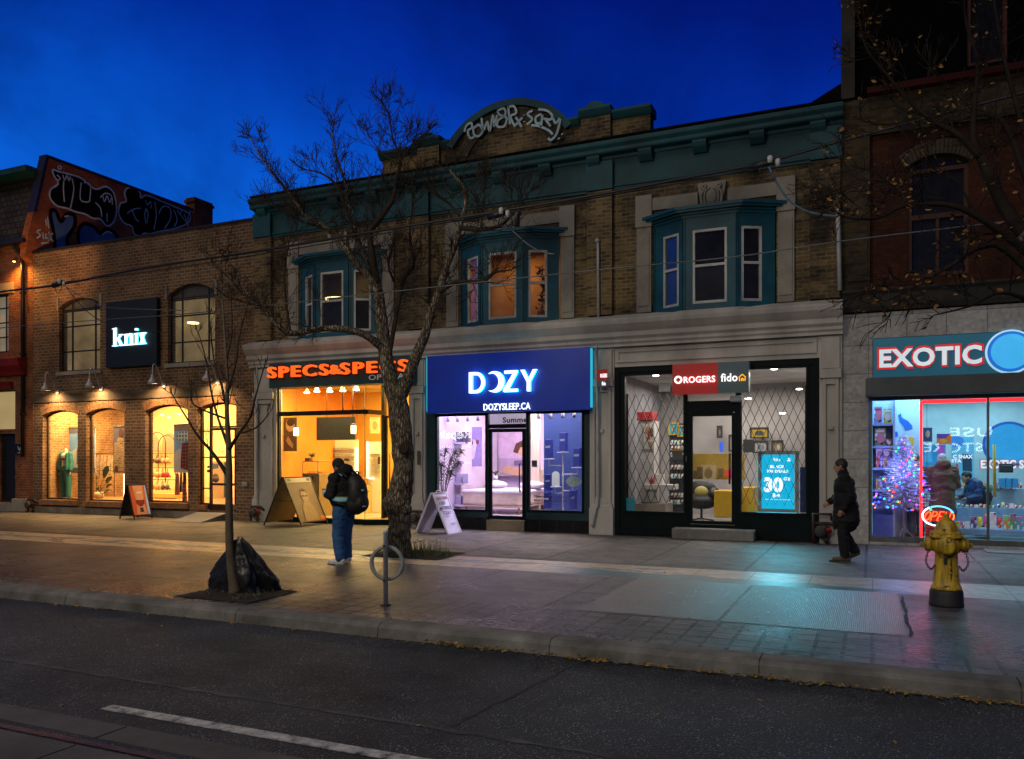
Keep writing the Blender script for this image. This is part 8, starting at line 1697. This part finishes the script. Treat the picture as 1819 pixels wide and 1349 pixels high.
# weeds at the tree pit
weed = surf('weed_leaf', (.05,.085,.02), (.09,.075,.02), 9, .6); mb = MB()
for i in range(520):
    a_ = R.uniform(0, 2*PI); r_ = R.uniform(.25, .78); c_ = TREE + Vector((.25+r_*math.cos(a_), r_*.68*math.sin(a_)-.02, .03)); hh = R.uniform(.02,.10) + (.14 if .1 < c_.x - TREE.x < .7 and R.random() < .4 else 0)
    d_ = Vector((R.gauss(0,.04), R.gauss(0,.04), hh)); sd = Vector((R.uniform(-1,1), R.uniform(-1,1), 0)).normalized()*.008; mb.add([c_+sd, c_-sd, c_+d_], [(0,1,2)])
    if hh > .09: leaf(mb, c_+d_, R.uniform(.03,.055))
mb.struct('weeds', weed, 'stuff')
mb = MB()
for i in range(260): c_ = SAP + Vector((R.uniform(-.55,.65), R.uniform(-.45,.42), .02)); d_ = Vector((R.gauss(0,.025), R.gauss(0,.025), R.uniform(.02,.05))); sd = Vector((R.uniform(-1,1), R.uniform(-1,1), 0)).normalized()*.006; mb.add([c_+sd, c_-sd, c_+d_], [(0,1,2)])
mb.struct('grass_tufts', weed, 'stuff')

# ================================================================== overhead cables
cabm = surf('black_cable', (.012,.012,.012), None, 4, .5); galc = surf('steel_cable', (.16,.17,.18), (.11,.12,.13), 6, .5, metal=.5)
def cable(pts, Y, r, mat, lab, n=8): return MB().tube(crom([P(x, y, Y) for x, y in pts], n), r, 6).solo('overhead_cable', mat, lab, 'cable')
YC = -6.5
cable([(-160,545),(0,519),(100,507),(250,478),(455,447),(650,414),(880,377),(1080,343),(1200,320),(1350,291),(1490,252),(1640,212),(1819,165),(1950,130)], YC, .022, cabm, 'thick black cable bundle sagging across the facades between splice boxes')
cable([(100,503),(300,478),(500,446),(700,412),(880,381)], YC+.05, .010, cabm, 'thin black cable just below the bundle, left half of the street')
cable([(880,383),(1000,362),(1120,341),(1240,320),(1360,296)], YC+.05, .010, cabm, 'thin black cable just below the bundle, right half of the street')
cable([(-150,598),(43,579),(187,568),(326,558),(455,545),(700,518),(1060,480),(1300,457),(1500,428),(1819,390),(1950,374)], YC, .009, galc, 'pale thin steel wire running level below the black bundle')
cable([(112,506),(150,530),(185,545),(235,549),(330,552)], YC, .009, galc, 'slack pale drop wire from the left splice to the middle of the brown shop')
cable([(115,507),(160,558),(220,585),(300,590)], YC, .008, cabm, 'slack black drop wire crossing the dark square sign')
cable([(888,388),(905,405),(935,432),(960,447),(985,452)], YC+.4, .012, galc, 'pale drop wire to the middle bay window')
cable([(1366,297),(1378,322),(1398,352),(1425,372),(1455,381),(1490,385)], YC+.4, .016, surf('blue_grey_cable', (.10,.16,.22)), 'twisted blue grey drop wire by the right bay window')
def splice(x, y, lab):
    t = thing('cable_splice', lab, 'splice box', P(x, y, YC)); c_ = P(x, y, YC); MB().tube([c_+Vector((-.14,0,-.02)), c_+Vector((.14,0,.02))], .055, 8).build('case', cabm, t)
    MB().lathe([(.035,-.05),(.04,.03),(.02,.05)], 10, c_+Vector((.10,-.04,.04))).build('insulator', white_fr, t); MB().lathe([(.03,-.05),(.035,.03),(.02,.05)], 10, c_+Vector((.20,-.02,-.01))).build('insulator', white_fr, t)
    MB().tube([c_+Vector((.05+.09*math.cos(k*PI/8), -.03, -.10+.09*math.sin(k*PI/8))) for k in range(17)], .006, 5).build('loop', cabm, t)
splice(103, 505, 'leftmost cable splice, in front of the brown brick shop'); splice(882, 382, 'middle cable splice in front of the keystone of the middle bay'); splice(1355, 292, 'right cable splice below the teal cornice')
# ================================================================== people (x forward, y left, z up, turned at the end)
skin = surf('skin', (.42,.22,.14), (.36,.18,.11), 8, .5, .05, .08, dirt=.1)
def hand(mb, w, fwd, up, side, curl=.9, s=1.0):
    """palm at wrist w; fwd along the hand, up = back of the hand, side = towards the thumb"""
    w = Vector(w); fwd, up, side = (Vector(q).normalized() for q in (fwd, up, side))
    mb.caps(w, w+fwd*.045*s, .028*s, .034*s, 8); mb.ell(w+fwd*.055*s+side*.012*s, .030*s, 8, 6); mb.ell(w+fwd*.055*s-side*.014*s, .028*s, 8, 6)
    for i, ln in enumerate((.070,.080,.075,.058)):
        b = w + fwd*.085*s + side*(.030-.020*i)*s; d = fwd; r_ = (.0105-.0006*i)*s
        for j, q in enumerate((.42,.33,.25)):
            a = curl*(.45+.35*j); d2 = (d*math.cos(a) - up*math.sin(a)).normalized(); e = b + d2*ln*q*1.15*s; mb.caps(b, e, r_, r_*.92, 6); b = e; r_ *= .92; up_ = up
            n_ = (up*math.cos(a) + d*math.sin(a)).normalized(); d, up = d2, n_
        up = Vector(up_)  # restore for the next finger
        up = (up - fwd*up.dot(fwd)).normalized()
    t0 = w + fwd*.03*s + side*.032*s; t1 = t0 + (fwd*.6 + side*.7 - up*.3).normalized()*.04*s; t2 = t1 + (fwd*.9 + side*.1 - up*.5).normalized()*.032*s
    mb.caps(t0, t1, .0125*s, .011*s, 6); mb.caps(t1, t2, .011*s, .009*s, 6)
def person(label, loc, rz, J, jacket, trousers, shoes, hat=None, hair=None, coat_len=0, bulk=1.0, vox=.011, curl=.8, hood=False, legs=True):
    root = thing('person', label, 'person')
    V = Vector; g = lambda k: V(J[k]); mb = MB()
    hd = g('head'); ft = V(J.get('look', (1,0,-.1))).normalized(); sdv = ft.cross(V((0,0,1))).normalized(); upv = sdv.cross(ft)
    mb.ell(hd, (.095,.078,.115), 14, 10); mb.caps(hd+ft*.035-upv*.03, hd+ft*.05-upv*.085, .062, .042); mb.caps(hd+ft*.088+upv*.01, hd+ft*.112-upv*.025, .011, .016, 8)
    for q in (-1,1): mb.ell(hd+sdv*q*.082-upv*.01, (.022,.012,.032), 8, 6); mb.ell(hd+ft*.082+sdv*q*.03+upv*.022, (.012,.02,.010), 8, 6)
    mb.ell(hd+ft*.088-upv*.055, (.012,.022,.008), 8, 6)
    mb.caps(g('neck'), hd-upv*.04, .056, .052); mb.caps(g('chest'), g('neck'), .11, .055); mb.ell(g('chest'), (.13,.17,.16), 14, 10); mb.caps(g('pelvis'), g('chest'), .13, .13); mb.ell(g('pelvis'), (.13,.16,.12), 14, 10)
    for q in 'LR':
        mb.caps(g('sh'+q), g('el'+q), .052, .042); mb.caps(g('el'+q), g('wr'+q), .042, .029)
        mb.caps(g('hip'+q), g('kn'+q), .085, .058); mb.caps(g('kn'+q), g('an'+q), .056, .040); mb.caps(g('an'+q)+V((0,0,-.03)), V(J['toe'+q]), .042, .03)
        f_ = (g('wr'+q)-g('el'+q)).normalized(); hu = V(J.get('hu'+q, (0,0,1))); hs = f_.cross(hu)*(1 if q == 'R' else -1)
        hs = hs if hs.length > .1 else V((1,0,0)); hand(mb, g('wr'+q), f_, hu - f_*hu.dot(f_), hs, curl)
    blob(mb, 'body', skin, root, vox*.8, 3)
    mb = MB()
    for q in (-1,1): mb.ell(hd+ft*.091+sdv*q*.03+upv*.012, (.008,.012,.007), 8, 6)
    mb.build('eye', C((.02,.015,.012)), root)
    # jacket
    B = bulk; mb = MB(); ch, pe = g('chest'), g('pelvis')
    mb.ell(ch, (.165*B,.215*B,.19), 16, 10); mb.caps(ch, pe+V((0,0,.06)), .165*B, .165*B); mb.ell(ch-V((0,0,.22)), (.18*B,.21*B,.2), 16, 10); mb.ell(pe+V((0,0,.05)), (.17*B,.20*B,.10), 14, 8)
    if coat_len: mb.caps(pe, pe-V((-.0,0,coat_len)), .19*B, .21*B); mb.ell(pe-V((0,0,coat_len)), (.20*B,.24*B,.08), 14, 8)
    mb.caps(ch+V((0,0,.12)), g('neck')+V((0,0,.01)), .10*B, .085)
    for q in 'LR': mb.caps(g('sh'+q), g('el'+q), .088*B, .074*B); mb.caps(g('el'+q), g('el'+q).lerp(g('wr'+q), .93), .074*B, .056*B); mb.ell(g('sh'+q), .092*B, 10, 8)
    if hood: mb.ell(g('neck')+V((-.085,0,.04)), (.105,.15,.11), 12, 8); mb.ell(g('neck')+V((-.02,0,-.01)), (.12,.15,.07), 12, 8)
    blob(mb, 'jacket', jacket, root, vox*1.1, 7 if bulk < 1.2 else 14, fold=.018)
    if legs:
        mb = MB(); mb.ell(pe+V((0,0,-.01)), (.155*B,.185*B,.12), 14, 8)
        for q in 'LR': mb.caps(g('hip'+q), g('kn'+q), .112*B, .088*B); mb.caps(g('kn'+q), g('an'+q)+V((0,0,.02)), .088*B, .074*B); mb.ell(g('an'+q)+V((0,0,.0)), (.078*B,.072*B,.035), 10, 6)
        blob(mb, 'trousers', trousers, root, vox*1.1, 4, fold=.014)
        for q in 'LR':
            mb = MB(); a_, t_ = g('an'+q)+V((0,0,-.045)), V(J['toe'+q]); d_ = (t_-a_); mb.caps(a_-d_.normalized()*.045, t_, .048, .040); mb.caps(a_+V((0,0,.03)), a_.lerp(t_,.5), .055, .045); sh_ = blob(mb, 'shoe', shoes[0], root, .010, 3)
            dn = d_.normalized(); sd2 = dn.cross(V((0,0,1))).normalized(); zmin = min(a_.z, t_.z) - .046
            mb = MB(); pr_ = []
            for i in range(20): an = 2*PI*i/20; k = math.cos(an); cc = a_.lerp(t_, .48); pr_.append(cc + dn*k*(d_.length*.5+.085) + sd2*math.sin(an)*.050 - V((0,0,.040)))
            mb.prism(pr_, (0,0,.028)); mb.build('sole', shoes[1], sh_)
    if hat:
        mb = MB(); mb.ell(hd+upv*.035-ft*.008, (.112,.098,.105), 16, 10); mb.ell(hd+upv*.008-ft*.012, (.114,.101,.05), 16, 8); blob(mb, 'beanie', hat, root, .009, 3)
    if hair: mb = MB(); mb.ell(hd+upv*.03-ft*.02, (.108,.092,.105), 14, 10); blob(mb, 'hair', hair, root, .010, 3)
    root.location = loc; root.rotation_euler = (0,0,rz); return root
blackf = surf('black_padded_fabric', (.014,.012,.011), (.008,.007,.007), 5, .8, .05, .5, 22, .02); denim = surf('blue_denim', (.034,.125,.30), (.022,.08,.20), 7, .85, .05, .3, 60, .004, dirt=.3)
redsole = surf('trainer_sole', (.62,.60,.58)); trainer = surf('white_trainer', (.85,.83,.80), (.70,.68,.66), 9, .6)
J0 = dict(pelvis=(0,0,.95), chest=(.02,0,1.30), neck=(.05,0,1.52), head=(.115,0,1.625), look=(.88,0,-.5), shL=(.02,.20,1.42), shR=(.02,-.20,1.42), elL=(.06,.27,1.14), elR=(.06,-.27,1.14), wrL=(.27,.12,1.17), wrR=(.27,-.08,1.20), huL=(-.1,.8,-.6), huR=(-.1,-.8,-.6),
          hipL=(.0,.10,.90), hipR=(0,-.10,.90), knL=(.03,.11,.50), knR=(.05,-.10,.50), anL=(-.02,.12,.10), anR=(.05,-.13,.10), toeL=(.15,.14,.045), toeR=(.22,-.15,.045))
PL = PG(611, 1001.5)
person('person in black hooded jacket and blue jeans looking down at a phone', PL, PI - .12, J0, blackf, denim, (trainer, redsole), hat=surf('black_knit', (.012,.011,.011), (.02,.018,.017), 30, .9, bump=.6, bsc=120), bulk=1.13, vox=.010, hood=True)
pp = [o for o in bpy.data.objects if o.name == 'person'][0]
# reflective bands on the jacket
refl = surf('reflective_strip', (.22,.48,.55), (.30,.50,.52), 12, .4, emis=(.2,.5,.6), es=.10); grn = surf('lime_strip', (.38,.46,.12), None, 9, .6)
def band(pts, w, mats=(refl, grn)):
    mb = MB(); 
    for i in range(len(pts)-1):
        a_, b_ = Vector(pts[i]), Vector(pts[i+1])
    return None
def ringband(z, rx, ry, cx_, h, mat, o):
    mb = MB(); n = 36; vs = []
    for i in range(n):
        a_ = 2*PI*i/n; vs += [Vector((cx_+(rx+o)*math.cos(a_), (ry+o)*math.sin(a_), z)), Vector((cx_+(rx+o)*math.cos(a_), (ry+o)*math.sin(a_), z+h))]
    mb.add(vs, [(2*i, 2*((i+1) % n), 2*((i+1) % n)+1, 2*i+1) for i in range(n)], 0, True); o_ = mb.build('reflective_band', mat); o_.parent = pp; return o_
ringband(1.04, .212, .245, .01, .085, grn, .004); ringband(1.058, .212, .245, .01, .05, refl, .008)
for q in (1, -1):
    mb = MB(); pts = crom([(.205,q*.10,1.12),(.225,q*.13,1.25),(.20,q*.14,1.38),(.10,q*.14,1.485),(.0,q*.14,1.52),(-.10,q*.14,1.48)], 5); mb.ribbon(pts, .05, (.5,q*.5,.7)); o_ = mb.build('shoulder_strap', refl); o_.parent = pp
mb = MB(); 
for q in (1,-1): mb.caps((.20,q*.19,1.17), (.265,q*.155,1.175), .066, .060, 12)
o_ = mb.build('reflective_cuff', refl); o_.parent = pp
def held(o, z=None): o.location = PL + Matrix.Rotation(PI-.12, 3, 'Z') @ Vector(o.location); o.rotation_euler = (0,0,PI-.12); return o
# backpack and phone
BP = thing('backpack', 'large black backpack worn by the person with the phone', 'backpack')
mb = MB(); mb.ell((-.30,0,1.16), (.15,.19,.30), 16, 12); mb.ell((-.27,0,1.00), (.16,.19,.18), 14, 10); mb.ell((-.25,0,1.34), (.12,.16,.16), 14, 10); mb.ell((-.40,0,1.02), (.09,.14,.15), 12, 8); blob(mb, 'bag_body', surf('black_nylon', (.012,.011,.010), (.02,.018,.016), 6, .6, .08, .4, 30, .01), BP, .014, 6)
MB().tube(crom([(-.26,-.06,1.48),(-.28,-.03,1.53),(-.28,.03,1.53),(-.26,.06,1.48)],4), .014, 6).build('handle', blackf, BP)
for q in (1,-1): MB().tube(crom([(-.20,q*.13,1.44),(-.05,q*.17,1.53),(.10,q*.17,1.47),(.20,q*.16,1.30),(.14,q*.22,1.10),(-.10,q*.24,1.02),(-.2,q*.2,.98)],5), .022, 6).build('strap', blackf, BP)
tagm = C((.6,.62,.6)); mb = MB(); mb.box(-.452,-.42,.02,.06,1.22,1.245); mb.box(-.505,-.48,.03,.09,.965,.978); mb.build('tag', tagm, BP); MB().tube(crom([(-.40,.16,1.30),(-.455,.10,1.22),(-.48,.0,1.18),(-.455,-.10,1.22)],5), .006, 5).build('zip', dark, BP)
held(BP)
ph = MB(); ph.obox(Matrix.Translation((.375,.02,1.205)) @ Matrix.Rotation(math.radians(-25), 4, 'Y'), .15, .075, .009); ph_ = ph.solo('phone', C((.02,.02,.022)), 'dark phone held in the hands of the person in the black jacket', 'phone'); held(ph_)
# walking pedestrian on the right
J1 = dict(pelvis=(0,0,.93), chest=(.03,0,1.28), neck=(.05,0,1.50), head=(.09,0,1.62), look=(1,0,-.12), shL=(.03,.19,1.41), shR=(.03,-.19,1.41), elL=(-.06,.25,1.13), elR=(.08,-.25,1.13), wrL=(.06,.24,.90), wrR=(.26,-.20,1.00), huL=(0,1,0), huR=(0,-1,0),
          hipL=(0,.10,.89), hipR=(0,-.10,.89), knL=(.06,.10,.50), knR=(.12,-.10,.50), anL=(-.30,.10,.20), anR=(.26,-.10,.11), toeL=(-.20,.10,.06), toeR=(.42,-.10,.075))
J1 = dict(J1, knL=(.06,.10,.50), anL=(.02,.10,.10), toeL=(.19,.10,.045), knR=(.05,-.10,.49), anR=(-.14,-.10,.17), toeR=(-.02,-.10,.06))
darkcoat = surf('charcoal_coat', (.010,.010,.010), (.006,.006,.006), 4, .9, .05, .3, 25)
person('person in a dark charcoal coat and black trousers walking left past the stone corner', PG(1503, 998), PI + .05, J1, darkcoat, surf('black_trousers', (.010,.010,.011), None, 5, .9), (surf('tan_boot', (.14,.085,.035), (.10,.06,.025), 8), surf('boot_sole', (.03,.025,.02))), hair=surf('dark_hair', (.015,.012,.010), (.03,.022,.018), 30, .6), coat_len=.22, bulk=1.05, hood=False)
# inside the snack shop
JS = dict(pelvis=(0,0,.93), chest=(.0,0,1.28), neck=(.01,0,1.50), head=(.03,0,1.62), look=(1,.2,-.15), shL=(.0,.20,1.41), shR=(.0,-.20,1.41), elL=(.0,.26,1.12), elR=(.02,-.26,1.12), wrL=(.20,.20,1.02), wrR=(.22,-.20,1.02), huL=(0,1,0), huR=(0,-1,0), hipL=(0,.10,.89), hipR=(0,-.10,.89), knL=(.02,.10,.5), knR=(.0,-.10,.5), anL=(0,.11,.10), anR=(-.03,-.11,.10), toeL=(.16,.12,.045), toeR=(.13,-.13,.045))
bco = surf('brown_parka', (.26,.15,.10), (.17,.10,.07), 4, .85, .05, .6, 14, .02)
person('person in a long brown parka and grey beanie standing inside the snack shop', (X(1674,.85), .85, .10), PI/2 + .15, JS, bco, C((.02,.02,.03)), (C((.05,.03,.02)), C((.02,.02,.02))), hat=surf('grey_knit', (.55,.52,.50), (.4,.38,.37), 30, .9), coat_len=.38, bulk=1.22, vox=.014, hood=True)
person('person in blue jeans half hidden behind the decorated tree', (X(1627,1.05), 1.05, .10), PI*.75, JS, C((.012,.02,.022)), surf('grey_jeans', (.05,.07,.14), None, 6, .9), (C((.16,.09,.05)), C((.05,.04,.03))), hair=C((.05,.03,.015)), bulk=1.0, vox=.015)
JC = dict(JS, pelvis=(0,0,.78), chest=(.18,0,1.02), neck=(.30,0,1.16), head=(.36,0,1.25), shL=(.2,.20,1.12), shR=(.2,-.20,1.12), elL=(.22,.26,.85), elR=(.24,-.26,.85), wrL=(.40,.2,.80), wrR=(.42,-.2,.80))
person('person in a navy jacket bending over the sweet shelf behind the mullion', (X(1748,2.0), 2.08, .10), PI*1.1, JC, C((.02,.05,.14)), C((.02,.02,.03)), (C((.03,.03,.03)), C((.02,.02,.02))), hair=C((.02,.015,.012)), bulk=1.0, vox=.015)

# ================================================================== the far side of the street (behind the camera, mirrored in the shop glass)
OB = thing('brick_building', 'dark shop row across the street, showing only as reflections in the shop windows', 'building', (-8, -37, 0))
mb = MB(); wall(mb, -45, 30, 0, 8.5, 0, [(-40+7.5*i, -36.6+7.5*i, .5, 3.0) for i in range(9)], .3); mb.v = [Vector((p.x, -37 - p.y, p.z)) for p in mb.v]; mb.build('wall', brM, OB)
mb = MB(); mb.quad((-45,-37.4,0),(30,-37.4,0),(30,-37.4,8.4),(-45,-37.4,8.4)); mb.build('shop_interior', darkroom, OB)
def mirror_sign(rows, lab):
    t = None
    for body, px0_, px1_, pyt, pyb, mat, off in rows:
        Yv = 36.8; pm = (px0_+px1_)/2; a, b_, z0, z1 = X(px0_, Yv), X(px1_, Yv), Z(pm, pyb, Yv), Z(pm, pyt, Yv)
        if t is None: t = thing('neon_sign', lab, 'sign', ((a+b_)/2, -36.7, z0))
        text_mb(body, a, b_, z0, z1, -36.7, ext=.03, off=off, mirror=True).build('lettering', mat, t)
    return t
mw = glow('pale_neon_letter', (.75,.95,1), 9); mw2 = glow('white_shop_letter', (.9,.95,1), 13); mw3 = glow('dim_shop_letter', (.7,.75,.9), 5)
mirror_sign([('STORE', 1641, 1746, 787, 804, mw, .01), ('USE', 1688, 1762, 760, 776, mw, .01)], 'pale neon store sign across the street, mirrored in the snack shop glass')
mirror_sign([('Repair', 777, 835, 764, 784, mw2, .02), ('Professional', 778, 834, 790, 797, mw3, .0)], 'white repair sign across the street, mirrored in the lilac shop window')
